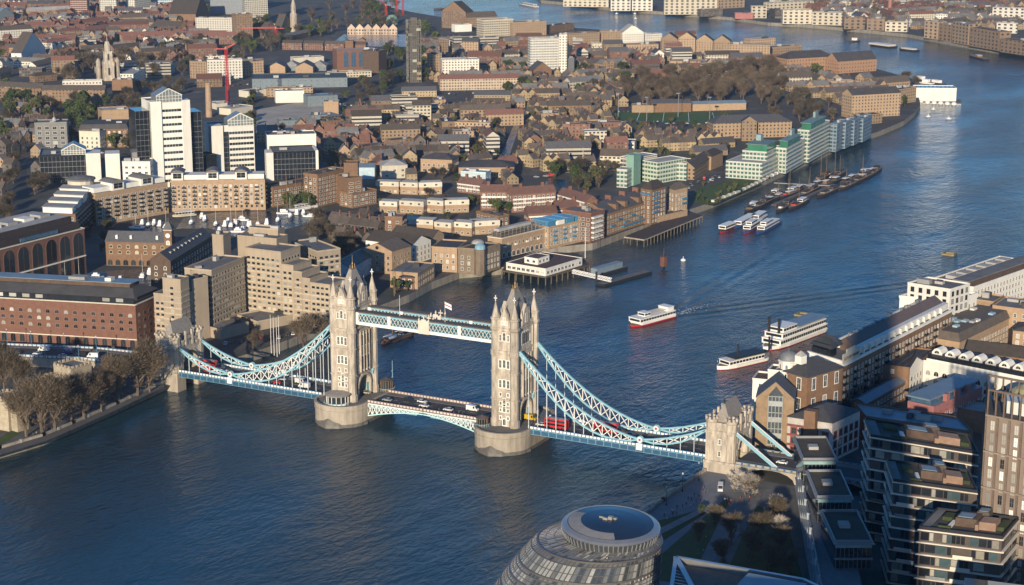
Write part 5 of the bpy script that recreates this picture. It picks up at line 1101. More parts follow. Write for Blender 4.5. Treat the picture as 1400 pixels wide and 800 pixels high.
# dark balconied apartment blocks
BAND = M('cream_slab_edge', (.60,.54,.45), .6, .1, .3)
PANE = [DGLS, M('lit_curtain', (.26,.25,.21), .5, .3, .5, .4, rnd=.3), M('teal_pane', (.05,.085,.095), .12, .3, .3, .7)]
def apartments(label, rl, rr, rb, h, seed):
    random.seed(seed)
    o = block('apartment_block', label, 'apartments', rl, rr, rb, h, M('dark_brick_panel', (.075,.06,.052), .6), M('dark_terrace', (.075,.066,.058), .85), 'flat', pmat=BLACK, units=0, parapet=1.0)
    c = o.c; fl = 4.0; nf = int(h/fl); nwin = 0; rest_ = MB()
    for nm, a, b in visible(o):
        L = hypot(b[0]-a[0], b[1]-a[1]); dx, dy = (b[0]-a[0])/L, (b[1]-a[1])/L; nx, ny = dy, -dx
        for j in range(nf):
            z = h-fl*(j+1)
            x = .6
            while x < L-1:
                w = random.choice((1.4,1.4,2.6,3.4)); w = min(w, L-.6-x); r = random.random(); mi = 1 if r < .22 else 2 if r < .5 else 0
                if random.random() < .8:
                    P = lambda s, zz, off=.06: (a[0]+dx*s+nx*off, a[1]+dy*s+ny*off, zz)
                    if nwin < 100:
                        nwin += 1; q = MB(); q.quad((0,0,0),(w-.2,0,0),(w-.2,0,2.6),(0,0,2.6)); ob('window', q.mesh('window', [PANE[mi]]), o.root, P(x,z+.5), atan2(dy,dx))
                    else: rest_.quad(P(x,z+.5), P(x+w-.2,z+.5), P(x+w-.2,z+3.1), P(x,z+3.1), mi)
                x += w
    if rest_.v: tag(rest_.build('far_window', PANE, o.root), kind='stuff')
    for j in range(nf+1):
        z = h-fl*j-.45; q = MB(); ov = .8 if j else .5
        for nm, a, b in visible(o):
            L = hypot(b[0]-a[0], b[1]-a[1]); dx, dy = (b[0]-a[0])/L, (b[1]-a[1])/L; nx, ny = dy, -dx
            q.prism([(a[0]-dx*.02,a[1]-dy*.02),(a[0]+nx*ov-dx*(ov if nm == 'f' else .02),a[1]+ny*ov-dy*(ov if nm == 'f' else .02)),(b[0]+nx*ov+dx*(ov if nm != 'r' else .02),b[1]+ny*ov+dy*(ov if nm != 'r' else .02)),(b[0],b[1])], z+.05, z+.42)
        q.build('floor_slab', BAND, o.root)
    for nm, a, b in visible(o):
        L = hypot(b[0]-a[0], b[1]-a[1]); dx, dy = (b[0]-a[0])/L, (b[1]-a[1])/L; nx, ny = dy, -dx
        for j in range(1, nf):
            for k in range(max(1,int(L/9))):
                if random.random() < .45:
                    x = 1+k*9+random.random()*2; q = MB(); z = h-fl*(j+1)-.3
                    P = lambda s, off: (a[0]+dx*s+nx*off, a[1]+dy*s+ny*off)
                    q.prism([P(x,.75),P(x,.95),P(x+6,.95),P(x+6,.75)][::-1], z+.3, z+1.4); q.build('balcony_front', STEEL if random.random() < .6 else BAND, o.root)
    S = lambda s0, s1, t0, t1, z0, z1, m, nme: lbox(o, nme, s0, s1, t0, t1, h+z0, h+z1, m)
    S(.0,.1,.02,.98,.05,.5,RGRY,'terrace_strip'); S(.36,.62,.35,.7,0,2.8,BDRK,'roof_pavilion'); S(.38,.56,.4,.62,2.8,3.0,RBLU,'roof_light'); S(.66,.86,.3,.6,0,2.6,M('tan_panel', (.26,.17,.12), .8),'roof_pavilion')
    S(.16,.28,.55,.8,0,1.2,M('hedge_green', (.045,.058,.022), .9),'planter'); S(.87,.95,.35,.75,0,1.3,M('hedge_green'),'planter'); S(.30,.34,.2,.5,0,.9,WHT,'bench'); S(.62,.66,.25,.7,0,1.8,M('tan_panel'),'screen_wall'); S(.2,.35,.12,.16,0,1.1,M('hedge_green'),'planter')
    S(.55,.7,.7,.92,0,3.2,M('dark_brick_panel'),'roof_pavilion'); S(.57,.68,.73,.9,3.2,3.4,RBLU,'roof_light')
    return o
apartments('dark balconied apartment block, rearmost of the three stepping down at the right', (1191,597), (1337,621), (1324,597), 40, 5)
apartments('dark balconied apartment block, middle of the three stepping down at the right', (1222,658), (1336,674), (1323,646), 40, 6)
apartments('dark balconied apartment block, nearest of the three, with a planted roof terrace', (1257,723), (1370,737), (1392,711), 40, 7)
o = block('slim_tower', 'slim brown ribbed residential tower with white slot windows at the right edge', 'tower', (1350,566), (1440,584), (1436,562), 72, M('tower_clay', (.20,.155,.125), .7, .15, .2), RDRK, 'none')
c = o.c
for nm, a, b in visible(o):
    L = hypot(b[0]-a[0], b[1]-a[1]); ang = atan2(b[1]-a[1], b[0]-a[0]); ca, sa = cos(ang), sin(ang)
    for k in range(int(L/4)):
        x = 2+k*4
        for j in range(17):
            ob('window', win_mesh(1.3, 3.0, 'rect', M('clay_trim', (.22,.17,.14), .7), random.choice((LITE,LITE,GLASS,WHITE)), .12), o.root, (a[0]+ca*x, a[1]+sa*x, 3+j*4), ang)
        q = MB(); q.box(1.4,2.0,-.5,.1,0,72); q.build('rib', M('clay_rib', (.14,.105,.08), .7), o.root, (a[0]+ca*x, a[1]+sa*x, 0), ang)
    for j in range(6):
        q = MB(); q.box(-.3,L+.3,-.6,.1,0,.5); q.build('floor_band', M('clay_band', (.24,.19,.15), .7), o.root, (a[0], a[1], 12*j+11.5), ang)
q = MB()
for i in range(4):
    a, b = c[i], c[(i+1)%4]; n = 8
    for k in range(n): p = lerp(a,b,k/n); q.bar((*p,72),(*p,80),.45,.45)
    q.bar((*a,80),(*b,80),.6,.6)
q.build('crown_frame', M('bronze_frame', (.14,.10,.07), .5), o.root); lbox(o, 'plant_room', .3, .9, .3, .8, 72, 76, WHT)

# long terraced glass block with three roof pavilions
GSL = M('slate_glass', (.03,.045,.055), .2, .3, .3, .6)
o = block('terraced_glass_block', 'long sloping-sided glass block with three sedum-roofed pavilions in the shade', 'apartments', (1127,830), (1190,850), (1141,640), 15, GSL, M('terrace_grey', (.12,.13,.14), .8), 'none')
c = o.c
for j in range(4):
    q = MB(); q.bar((*lerp(c[0],c[3],-.01),3.2+3.6*j),(*lerp(c[0],c[3],1.01),3.2+3.6*j),1.6,.45); q.build('floor_slab', M('slab_grey', (.20,.22,.24), .5), o.root)
    for k in range(9):
        p = lerp(c[0],c[3],.06+.1*k+.03*j); q = MB(); q.cbox(p[0]-.2,p[1],3.3+3.6*j,.9,.5,2.6); q.build('screen', M('screen_pale', (.32,.36,.38), .5), o.root)
lbox(o, 'parapet', 0, .03, 0, 1, 15, 16, STEEL)
for rl, rr, rb in (((1098.5,629),(1143,629),(1129,599)), ((1118,680.5),(1164,680.5),(1148,645)), ((1142,742),(1192,742),(1171,700))):
    p_ = block('terraced_glass_block', 'x', BL, rl, rr, rb, 9, DGLS, M('brown_roof_planting', (.075,.062,.045), .9, .3, .3), 'flat', base=G+15, units=0, parapet=.9, pmat=STEEL)
    lbox(p_, 'roof_glazing', .3, .6, .45, .6, 9, 10.2, RLGT); lbox(p_, 'lit_band', .0, 1, -.02, -.004, 7.4, 8.8, M('pale_glass_band', (.22,.34,.34), .3)); lbox(p_, 'floor_slab', -.02, 1.02, -.06, -.02, 3.6, 4.0, STEEL)
    lbox(p_, 'edge_walk', -.06, 1.06, -.05, 1.05, 8.75, 8.98, M('edge_walk_grey', (.25,.27,.28), .5))
    for k in range(8): lbox(p_, 'mullion', .02+.12*k, .03+.12*k, -.015, -.003, 0, 7.4, STEEL)
    merge(o, p_, 'pavilion')

# glass city hall: leaning stack of glazed rings
ch = tag(empty('glass_hall', (0,0,0)), 'round leaning glass hall with stepped rings and a dark glass disc roof', 'hall')
GP = [M('hall_glass_pale', (.30,.31,.29), .25, .25, .4, .6), M('hall_glass_mid', (.13,.14,.14), .15, .3, .4, .7), M('hall_glass_dark', (.05,.06,.065), .1, .3, .4, .8)]
top_c = at(835, 716, 43.0).xy; low_c = at(790, 770, 18).xy
Rd = RT.xy.normalized(); Fd = FW.xy.normalized()
def hall_ring(z):
    t = max(0, min(1, (41-z)/38)); s = t**.62
    c = top_c+(-Rd*16.5-Fd*3.5)*s; r = 16.6+14.5*s - max(0, (t-.72))*18
    return c, r
N = 84; random.seed(3)
levels = [(4.5,8.6),(8.6,12.8),(12.8,17),(17,21),(21,25),(25,28.8),(28.8,32.4),(32.4,37.9)]
for i, (z0, z1) in enumerate(levels):
    q = MB(); c0, r0 = hall_ring(z0); c1, r1 = hall_ring(z1)
    zm = z1-1.2; cm_, rm = hall_ring(z0*.3+z1*.7)
    for k in range(N):
        a, b = 2*pi*k/N, 2*pi*(k+1)/N; e = .12*(b-a)
        def pt(c, r, an, z): return (c.x+r*cos(an), c.y+r*sin(an), z)
        for (ca_, ra, za, cb_, rb_, zb) in ((c0,r0,z0,cm_,rm,zm),(cm_,rm,zm,c1,r1-.2,z1)):
            w = random.random(); mi = 0 if w < .36 else 1 if w < .75 else 2
            if zb == z1: mi = 1 if w < .7 else 2
            q.quad(pt(ca_,ra,a+e,za), pt(ca_,ra,b-e,za), pt(cb_,rb_,b-e,zb), pt(cb_,rb_,a+e,zb), mi)
    rg = q.build('glass_ring', GP, ch)
    q = MB()
    for k in range(N):
        a = 2*pi*k/N; q.bar(pt(c0,r0+.02,a,z0), pt(cm_,rm+.02,a,zm), .3, .26); q.bar(pt(cm_,rm+.02,a,zm), pt(c1,r1-.18,a,z1), .3, .26)
        b = 2*pi*(k+1)/N; q.bar(pt(c1,r1+.1,a,z1), pt(c1,r1+.1,b,z1), .6, .6); q.bar(pt(cm_,rm+.05,a,zm), pt(cm_,rm+.05,b,zm), .3, .3); zh = (z0+zm)/2; ch_, rh_ = c0.lerp(cm_,.5), (r0+rm)/2; q.bar(pt(ch_,rh_+.05,a,zh), pt(ch_,rh_+.05,b,zh), .2, .2)
    q.build('ring_frame', [M('hall_frame', (.16,.15,.145), .4, .1, .3, .5, .4)], rg)
c0, r0 = hall_ring(37.7); q = MB(); q.lathe(c0.x, c0.y, [(r0-.3,37.2),(r0-.35,37.7)], 48); q.build('terrace_floor', [M('terrace_pale', (.24,.24,.23), .7)], ch)
q = MB(); q2 = MB(); random.seed(15)
for k in range(N):
    a, b = 2*pi*k/N, 2*pi*(k+1)/N
    for j in range(3):
        def rp(an, t): return (c0.x+(top_c.x-c0.x)*t+(r0+(15.0-r0)*t)*cos(an), c0.y+(top_c.y-c0.y)*t+(r0+(15.0-r0)*t)*sin(an), 37.8+1.3*t)
        q.quad(rp(a,j/3), rp(b,j/3), rp(b,(j+1)/3), rp(a,(j+1)/3), random.choice((0,1,1,2)))
    q2.bar(rp(a,0), rp(a,1), .28, .25); q2.bar(rp(a,.333), rp(b,.333), .22, .2); q2.bar(rp(a,.667), rp(b,.667), .22, .2)
sg_ = q.build('sloping_glass', GP, ch); q2.build('ring_frame', [M('hall_frame')], sg_)
tc_ = top_c; DS = .79
def tl(x, y, z):                              # roof disc leans towards the river side
    x *= DS; y *= DS; return (tc_.x+x, tc_.y+y, z+.05*(x*Fd.x+y*Fd.y)-.02*(x*Rd.x+y*Rd.y))
q = MB(); q.lathe(tc_.x, tc_.y, [(14.6,37.7),(14.6,40.6)], 48); q.build('terrace_glazing', [M('lit_terrace_glass', (.10,.14,.09), .15, .6, .5, .6)], ch)
q = MB()
for k in range(48): a = 2*pi*k/48; q.bar((tc_.x+14.8*cos(a),tc_.y+14.8*sin(a),37.7),(tc_.x+14.8*cos(a),tc_.y+14.8*sin(a),40.6),.22,.22)
q.build('terrace_post', [M('hall_frame')], ch)
def disc(name, rads, zs, mats, n=64, mi=None, cap=True):
    q = MB(); b = []
    for r, z in zip(rads, zs): q.v += [tl(r*cos(2*pi*k/n), r*sin(2*pi*k/n), z) for k in range(n)]
    for i in range(len(rads)-1):
        for k in range(n): j = (k+1)%n; q.f.append((i*n+k, i*n+j, (i+1)*n+j, (i+1)*n+k)); q.m.append(mi[i] if mi else 0)
    if cap: q.f.append(tuple((len(rads)-1)*n+k for k in range(n))); q.m.append(0)
    return q.build(name, mats, ch)
disc('slanted_eave', [18.8,19.7], [39.6,42.0], [M('hall_dark_panel', (.05,.055,.06), .2)], cap=False)
q = MB()
for k in range(64): a = 2*pi*k/64; q.bar(tl(18.9*cos(a),18.9*sin(a),39.6), tl(19.8*cos(a),19.8*sin(a),42.0), .35, .3)
q.build('eave_rib', [M('rim_metal', (.34,.35,.36), .3, .1, .3, .6, .6)], ch)
disc('roof_rim', [19.6,19.9,19.2,17.4,17.2], [42.0,42.4,42.9,43.5,43.3], [M('rim_metal')])
disc('roof_disc', [17.2,12,6,.3], [43.35,43.9,44.3,44.5], [M('roof_dark_glass', (.012,.02,.035), .16, .2, .2, .6)])
q = MB()
for k in range(24):
    a = pi*.45+pi*.75*k/24
    if k < 23: b = pi*.45+pi*.75*(k+1)/24; q.add([tl(17.1*cos(a),17.1*sin(a),43.5), tl(17.1*cos(b),17.1*sin(b),43.5), tl(12*cos(b),12*sin(b),43.98), tl(12*cos(a),12*sin(a),43.98)], [(0,1,2,3)])
q.build('roof_walkway', [M('rim_walk', (.24,.23,.22), .6)], ch)
q = MB()
for x, y, w, d, h in ((0,0,1.4,1.3,1.2),(-1.2,1.8,.8,1.6,.8),(1.0,-1.6,1.0,.9,.7),(0,3.6,.6,2.2,.5)): p = tl(x,y,44.3); q.box(p[0]-w/2,p[0]+w/2,p[1]-d/2,p[1]+d/2,p[2],p[2]+h)
q.build('roof_vent', [UNIT], ch)
addfoot([(top_c.x-40,top_c.y-40),(top_c.x+30,top_c.y-40),(top_c.x+30,top_c.y+26),(top_c.x-40,top_c.y+26)])

# angular metal roof at the bottom edge
o = block('angular_office', 'angular grey office roof with louvred edge at the bottom of the frame', 'office building', (912,830), (1120,850), (925,769), 36, STEEL, M('recess_brown', (.13,.105,.085), .8), 'none') if False else None
pa = [at(x, y, 40.0) for x, y in ((924,769),(958,775),(1098,800),(1130,815),(1100,900),(905,900))]
q = MB(); q.prism([tuple(p.xy) for p in pa][::-1], G, 40, 0, True, 1); ao = q.build('wall', [M('office_glass_blue', (.10,.13,.16), .2), M('recess_brown', (.13,.105,.085), .8)])
ar = tag(empty('angular_office', (pa[0].x, pa[0].y, G)), 'angular pale metal office roof with a louvred edge at the bottom edge of the view', 'office building'); ao.parent = ar; ao.location = (-pa[0].x, -pa[0].y, -G)
q = MB()
for i in range(6): a, b = pa[i], pa[(i+1)%6]; q.bar(a+Vector((0,0,1)), b+Vector((0,0,1)), 1.2, 2.0)
fr = q.build('roof_frame', [M('rim_metal')], ar); fr.location = (-pa[0].x, -pa[0].y, -G)
q = MB(); m = at(960,830,41.2)
q.bar(pa[0]+Vector((0,0,1.4)), m, 1.6, 1.2); 
for k in range(14): t = k/14; a = pa[0].lerp(pa[5], t*.5); b = pa[0].lerp(m, t); q.bar(a+Vector((0,0,1.4)), b+Vector((0,0,.4)), .5, .35)
fr = q.build('louvre', [M('rim_metal')], ar); fr.location = (-pa[0].x, -pa[0].y, -G)
q = MB(); u0, u1 = at(1015,800,42), at(1095,815,42); q.bar(u0, u1, 10, 4); fr = q.build('rooftop_unit', [RBLU], ar); fr.location = (-pa[0].x, -pa[0].y, -G)

# riverside walk, lawns and paths
Z1, Z2, Z3 = G+.012, G+.02, G+.032
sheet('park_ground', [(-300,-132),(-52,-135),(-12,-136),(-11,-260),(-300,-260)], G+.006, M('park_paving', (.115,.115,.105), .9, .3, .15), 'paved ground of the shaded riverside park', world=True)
sheet('riverside_path', [(-300,-131),(-52,-134),(-11,-135),(-6,-150),(-40,-160),(-70,-172),(-120,-178),(-300,-182)], Z1, M('granite_paving', (.15,.155,.165), .8, .2, .2), 'grey granite paving of the riverside walk', world=True)
LAWN = M('lawn', (.045,.068,.022), .95, .3, .15)
sheet('lawn', [(842,727),(983,690),(992,684),(860,770),(830,780),(800,800)], G+.05, LAWN, 'narrow lawn along the riverside walk')
sheet('lawn', [(868,790),(990,683),(1000,680),(960,760),(950,800)], G+.064, LAWN, 'triangular lawn beside the round hall') 
sheet('lawn', [(985,800),(1035,690),(1075,710),(1100,800)], G+.078, LAWN, 'larger dark lawn with trees beside the terraced block')
sheet('footpath', [(855,745),(962,693),(970,696),(862,752)], G+.092, M('path_stone', (.19,.18,.17), .85), 'narrow stone path crossing the riverside lawn')
sheet('footpath', [(948,778),(1002,718),(1012,720),(966,778)], G+.106, M('path_stone'), 'pale path running between the two lawns')
sheet('plaza', [(985,675),(1060,668),(1072,700),(1040,690),(1000,715),(990,700)], G+.036, M('plaza_stone', (.13,.125,.12), .85), 'paved plaza below the viaduct arches')
# embankment walls
def river_wall(label, pts, h=1.1, w=.9, z=G, mat=STONE2, name='river_wall'):
    q = MB()
    for i in range(len(pts)-1):
        a, b = Vector(pts[i]), Vector(pts[i+1]); q.bar((*a,z+h/2),(*b,z+h/2),w,h)
        n = int((b-a).length/9)
        for k in range(n+1): p = a.lerp(b, k/max(n,1)); q.cbox(p.x,p.y,z,w*1.5,w*1.5,h+.25)
    return tag(q.build(name, mat), label, 'wall')
river_wall('stone river wall along the walk below the round hall', [(-300,-130.5),(-240,-130.8),(-52,-133.6),(-12,-134.6)])
river_wall('stone river wall along the tree-lined wharf at the left', [tuple(at(x,y,0).xy) for x,y in ((-100,650),(0,627.5),(60,609.5),(100,592.5),(160,565.5),(229,533))], mat=STONE2)
sheet('wharf_path', [(-60,640),(0,622),(60,604),(100,587),(160,560),(226,528),(205,520),(140,548),(60,580),(-60,610)], Z1, M('wharf_paving', (.10,.095,.09), .9), 'dark paved wharf along the river at the left')
sheet('lawn', [(-60,605),(0,598),(45,572),(45,580),(0,610),(-60,622)], Z2, M('moat_grass', (.05,.075,.02), .95, .3, .15), 'strip of grass below the castle wall')
# castle fragments
def castle(label, rl, rr, d, h, mer=1.0):
    o = block('castle_tower', label, 'castle tower', rl, rr, d, h, M('ragstone', (.36,.31,.23), .9, .3, .4), RGRY, 'flat', units=0, parapet=.6)
    c = o.c
    for i in range(4):
        a, b = c[i], c[(i+1)%4]; n = max(2, int(hypot(b[0]-a[0], b[1]-a[1])/2.2))
        for k in range(n): p = lerp(a,b,(k+.25)/n); r_ = lerp(a,b,(k+.75)/n); q = MB(); q.bar((*p,h+.6+mer/2),(*r_,h+.6+mer/2),.7,mer); q.build('merlon', M('ragstone'), o.root)
    ob('window', win_mesh(.5,1.8,'arch',M('ragstone'),GLASS,.2), o.root, (o.W*.5,-.02,h*.45)); return o
castle('pale castle gate tower with battlements between the wharf trees', (56,517), (73,523), 9, 9)
castle('taller pale battlemented castle tower behind the gate tower', (73,500), (97,506), 12, 15)
castle('castle tower cut by the left edge of the view', (-14,544), (10,548), 10, 14)
castle('narrow castle turret near the left edge', (11,549), (22,552), 6, 13)
castle('low curved castle wall under the raised road', (98,505), (150,512), 4, 9)
o = block('ticket_shelter', 'low shelter with a pale sloping metal roof beside the wharf trees', 'shelter', (121,523), (148,521), 10, 4, BDRK, RBLU, 'gable_x', rh=1.2)
# ------------------------------------------------------------ boats
def hullmesh(q, L, w, h, mi=0, bow=.3, tr=.9, z0=-.6, band=None, mi2=1):
    xs = [-L/2, -L/2+L*.04, L/2-L*bow, L/2-L*bow*.5, L/2-L*bow*.15, L/2]; ws = [w*.5*tr, w*.5, w*.5, w*.40, w*.18, 0.02]
    top = [(x, y) for x, y in zip(xs, ws)]+[(x, -y) for x, y in zip(xs[::-1], ws[::-1])]
    bot = [(x*.96, y*.82) for x, y in top]
    sh = lambda x: h*(1+.22*max(0, x/(L/2))**2)
    n = len(top); zs = [z0, h*.25] if band else [z0]
    q.add([(x,y,z0) for x,y in bot]+[(x*.985,y*.92,.35) for x,y in top]+[(x,y,sh(x)) for x,y in top], [(i,(i+1)%n,n+(i+1)%n,n+i) for i in range(n)], mi2)
    b = len(q.v)-3*n
    for i in range(n): q.f.append((b+n+i,b+n+(i+1)%n,b+2*n+(i+1)%n,b+2*n+i)); q.m.append(mi)
    q.f.append(tuple(b+2*n+i for i in range(n))[::-1]); q.m.append(mi)
    return top, sh
DECKM = M('boat_deck', (.24,.20,.15), .8)
def boat(name, label, bowpx, sternpx, w, h, hullm, keelm, cat='boat', group=None, cabins=(), masts=(), L=None, deck=True, z=0.0):
    a, b = at(*sternpx, .5), at(*bowpx, .5); d = (b-a).xy; L = L or d.length; m = (a+b)/2
    r = tag(empty(name, (m.x, m.y, z), atan2(d.y, d.x)), label, cat, group)
    q = MB(); top, sh = hullmesh(q, L, w, h); q.build('hull', [hullm, keelm], r)
    if deck:
        q = MB(); q.add([(x*.95,y*.9,sh(x)+.05) for x,y in top][::-1], [tuple(range(len(top)))]); q.build('deck', DECKM, r)
    for c in cabins:
        x0, x1, ww, z0, z1, m1, strip = c; q = MB(); q.box(x0*L,x1*L,-ww/2,ww/2,z0,z1); cb = q.build('cabin', m1, r)
        q = MB(); q.box(x0*L-.3,x1*L+.3,-ww/2-.3,ww/2+.3,z1,z1+.18); q.build('cabin_roof', BLACK if m1 is BLACK else M('barge_roof', (.07,.06,.055), .8) if name == 'moored_barge' and m1 is not WHITE else WHITE, r)
        if strip:
            n = max(2, int((x1-x0)*L/2.2)); st = (x1-x0)*L/n
            for k in range(n):
                for sy in (-1,1):
                    q = MB(); q.box(x0*L+k*st+.2, x0*L+(k+1)*st-.2, min(sy*ww/2,sy*(ww/2+.06)), max(sy*ww/2,sy*(ww/2+.06)), z0+(z1-z0)*.3, z0+(z1-z0)*.82); q.build('window', DGLS, cb)
            for sx, xx in ((-1,x0*L),(1,x1*L)): q = MB(); q.box(min(xx,xx+sx*.06),max(xx,xx+sx*.06),-ww*.42,ww*.42,z0+(z1-z0)*.3,z0+(z1-z0)*.82); q.build('window', DGLS, cb)
    if name in ('moored_barge', 'sailing_barge'):
        rr = random.Random(label)
        for k in range(7):
            x, y, s1, s2 = rr.uniform(-.42,.4)*L, rr.uniform(-.3,.3)*w, rr.uniform(.5,2.2), rr.uniform(.4,1.2); q = MB(); q.cbox(x,y,h,s1*1.4,s1,s2); q.build('deck_gear', rr.choice((TUGB,DECKM,WHITE,M('tarp_blue', (.05,.10,.18), .8),M('rust_hull', (.12,.06,.04), .8),BBRO)), r)
        q = MB(); q.bar((-L*.3,.6,h+1.6),(L*.35,-.4,h+2.6),.28); q.build('spar', M('mast_wood', (.20,.13,.08), .6), r)
    for mx, mh in masts:
        q = MB(); q.lathe(mx*L,0,[(.22,h),(.1,h+mh)],6); q.bar((mx*L,0,h+mh*.25),(mx*L-mh*.35,0,h+mh*.22),.16); q.build('mast', M('mast_wood', (.20,.13,.08), .6), r)
        q = MB()
        for dx, dy in ((.3,0),(-.3,0),(0,w*.45),(0,-w*.45)): q.bar((mx*L,0,h+mh*.95),(mx*L+dx*L*.6,dy,h+.2),.06)
        q.build('rigging', BLACK, r)
    return r
r = boat('cruise_boat', 'red and white river cruise boat heading towards the bridge with a wake behind', (862,446), (917.5,431), 9.5, .8, RED, RED, cabins=((-.47,.36,8.6,.9,2.0,WHITE,False),(-.46,.40,8.4,2.0,4.3,WHITE,True),(-.44,-.30,7,4.5,6.6,WHITE,False),(.10,.24,5,4.5,6.4,WHITE,True)))
for y in (-2,0,2):
    q = MB(); q.box(-12,6,y-.5,y+.5,5.4,5.6); q.build('canopy', CREAM, r)
q = MB(); random.seed(44); st_, bw_ = at(917.5,431,0), at(862,446,0); bk_ = (st_-bw_).normalized(); pp_ = Vector((-bk_.y, bk_.x, 0))
for k in range(150):
    t = random.random()**1.6*46; c_ = st_+bk_*(t-1)+pp_*random.gauss(0,1.4+.05*t); s_ = random.uniform(.25,.9)*(1-t/60); a_ = random.uniform(0,6)
    q.add([(c_.x+s_*1.6*cos(a_+i*1.256)*random.uniform(.6,1.2), c_.y+s_*cos(a_+i*1.256+.2)*random.uniform(.4,1)+s_*sin(a_+i*1.256), .25) for i in range(5)], [(0,1,2,3,4)])
for k in range(40):
    t = random.random()*12; sd_ = random.choice((-1,1)); c_ = bw_+bk_*(t)+pp_*sd_*(1.5+t*.32); s_ = random.uniform(.2,.5)
    q.add([(c_.x+s_*cos(i*1.57), c_.y+s_*sin(i*1.57), .25) for i in range(4)], [(0,1,2,3)])
tag(q.build('wake_foam', M('foam', (.55,.58,.60), .8)), 'white wake foam trailing behind the red and white cruise boat', 'wake', kind='stuff')
r = boat('restaurant_boat', 'white hulled boat with a long black canopy moored beside the brewhouse', (980,505), (1044,490), 8.5, 1.8, WHITE, RED, cabins=((-.40,.34,7.4,1.9,4.2,WHITE,True),(-.42,.22,7.8,4.8,5.4,BLACK,False)))
for x in (-18, 4):
    q = MB(); q.lathe(x,2,[(.5,5),(.5,11.5),(.6,12)],8); q.build('funnel', BLACK, r)
for k in range(10): q = MB(); q.lathe(-20+4*k,0,[(.1,4.3),(.1,4.9)],5); q.build('post', WHITE, r)
r = boat('paddle_steamer', 'large three-decked white paddle steamer moored beyond the brewhouse', (1043,479), (1120,450), 12, 2.0, WHITE, RED, cabins=((-.47,.36,11.5,2.1,4.9,WHITE,True),(-.45,.32,11,5.1,7.8,WHITE,True),(.05,.28,9,8.0,10.4,WHITE,True)))
q = MB(); q.box(-28,2,-5.5,5.5,8.6,8.9); q.build('canopy', RBLU, r)
for y in (-3, 3): q = MB(); q.lathe(18,y,[(.7,8),(.7,15),(.9,15.6)],8); q.build('funnel', BLACK, r)
q = MB(); q.box(-30,20,-6.1,-5.9,4.9,5.2); q.box(-30,20,-6.1,-5.9,7.8,8.1); q.build('trim', RED, r)
BHULL = M('boat_blue', (.03,.07,.22), .4); TUGB = M('dark_hull', (.035,.032,.035), .5)
for i, (bp, sp, hm, lab, nl) in enumerate((((984,317),(1004,309),TUGB,'small dark launch at the near end of the moored tour boats',1),((1004,312),(1032,297),BHULL,'blue hulled tour boat with a long white saloon, left of its pair',1),((1016,319),(1040,304),BHULL,'blue tour boat with a red waterline in the middle of the moorings',2),((1034,320),(1064,303),BHULL,'blue and white tour boat nearest the open river',2),((1030,303),(1044,294),WHITE,'small white launch behind the blue tour boats',1))):
    boat('tour_boat', lab, bp, sp, 6.5, 1.5, hm, RED if i in (0,2) else BHULL, group='tour boats on the river moorings', cabins=((-.38,.30,5.2,1.6,3.8,WHITE,True),(-.1,.2,4,4,6,WHITE,True)) if nl == 2 else ((-.38,.34,5.2,1.6,4.0,WHITE,True),))
hb_ = [((1020,291),(1034,279),'squat dark barge with a pale cabin, lowest at the left of the moorings',0),((1028,287),(1052,274),'low dark barge with a white bow at the left of the moorings',0),((1045,273),(1066,262),'dark hulled barge with a white tent cover',0),((1062,290),(1082,276),'black barge lying outside the pontoon',0),((1078,287),(1103,273),'white railed sailing barge at the near side of the moorings',1),((1066,272),(1090,258),'rust and white sailing barge with a tall mast behind the pontoon',1),((1092,270),(1118,256),'dark sailing barge in the middle of the moorings',1),((1117,270),(1146,257),'long black Dutch barge outside the middle of the moorings',0),((1113,250),(1135,237),'black steam barge with a tall red mast',2),((1133,247),(1153,235),'black barge with two masts at the back of the moorings',2),((1146,260),(1168,250),'small dark barge with a white waterline',0),((1163,252),(1192,238),'long dark barge with a white rail near the far end',1),((1172,243),(1185,234),'small white topped boat near the far end of the moorings',0),((1187,241),(1202,230),'rusty brown hulk at the far end of the moorings',0)]
for i, (bp, sp, lab, nm) in enumerate(hb_):
    boat('moored_barge', lab, bp, sp, 6, 1.6, TUGB if i not in (13,) else M('rust_hull', (.12,.06,.04), .8), M('barge_keel', (.05,.03,.03), .6), cat='barge', group='historic barges at the moorings', cabins=((-.35,-.12,4,1.7,3.6,WHITE if i in (0,2,4,5,12) else BBRO,True),(.0,.25,3.6,1.7,2.6,random.choice((DECKM,BBRO,TUGB,RED)),False)), masts=[((-.05,18),), ((.1,22),(-.25,14))][nm-1] if nm else ())
random.seed(61)
for i in range(13):
    t = (i+.5)/13; x = 1036+t*150+random.uniform(-5,5); y = 279-t*40+random.uniform(-4,4)
    boat('moored_boat', 'small dark boat packed between the historic barges', (x,y), (x+random.uniform(10,17),y-random.uniform(4.5,8)), random.uniform(4,5.5), 1.5, random.choice((TUGB,TUGB,BHULL,M('rust_hull', (.12,.06,.04), .8))), TUGB, group='small boats among the barges', cabins=((random.uniform(-.4,-.2),random.uniform(-.05,.2),3.2,1.6,random.uniform(2.8,4),random.choice((WHITE,BBRO,TUGB,TUGB)),False),), masts=((random.uniform(-.2,.2),random.uniform(9,19)),) if i%2 else ())
for i, (a, b) in enumerate((((1058,280),(1100,262)),((1096,272),(1140,252)))): floatbox('pontoon', ['left floating pontoon between the moored barges','right floating pontoon between the moored barges'][i], a, b, 4, 1.2, M('dark_deck'))
a, b = at(1058,250,4), at(1135,254,2); q = MB(); q.bar(a,b,1.8,.6); tag(q.build('gangway', STEEL), 'pale straight gangway linking the moorings to the white wall', 'gangway')
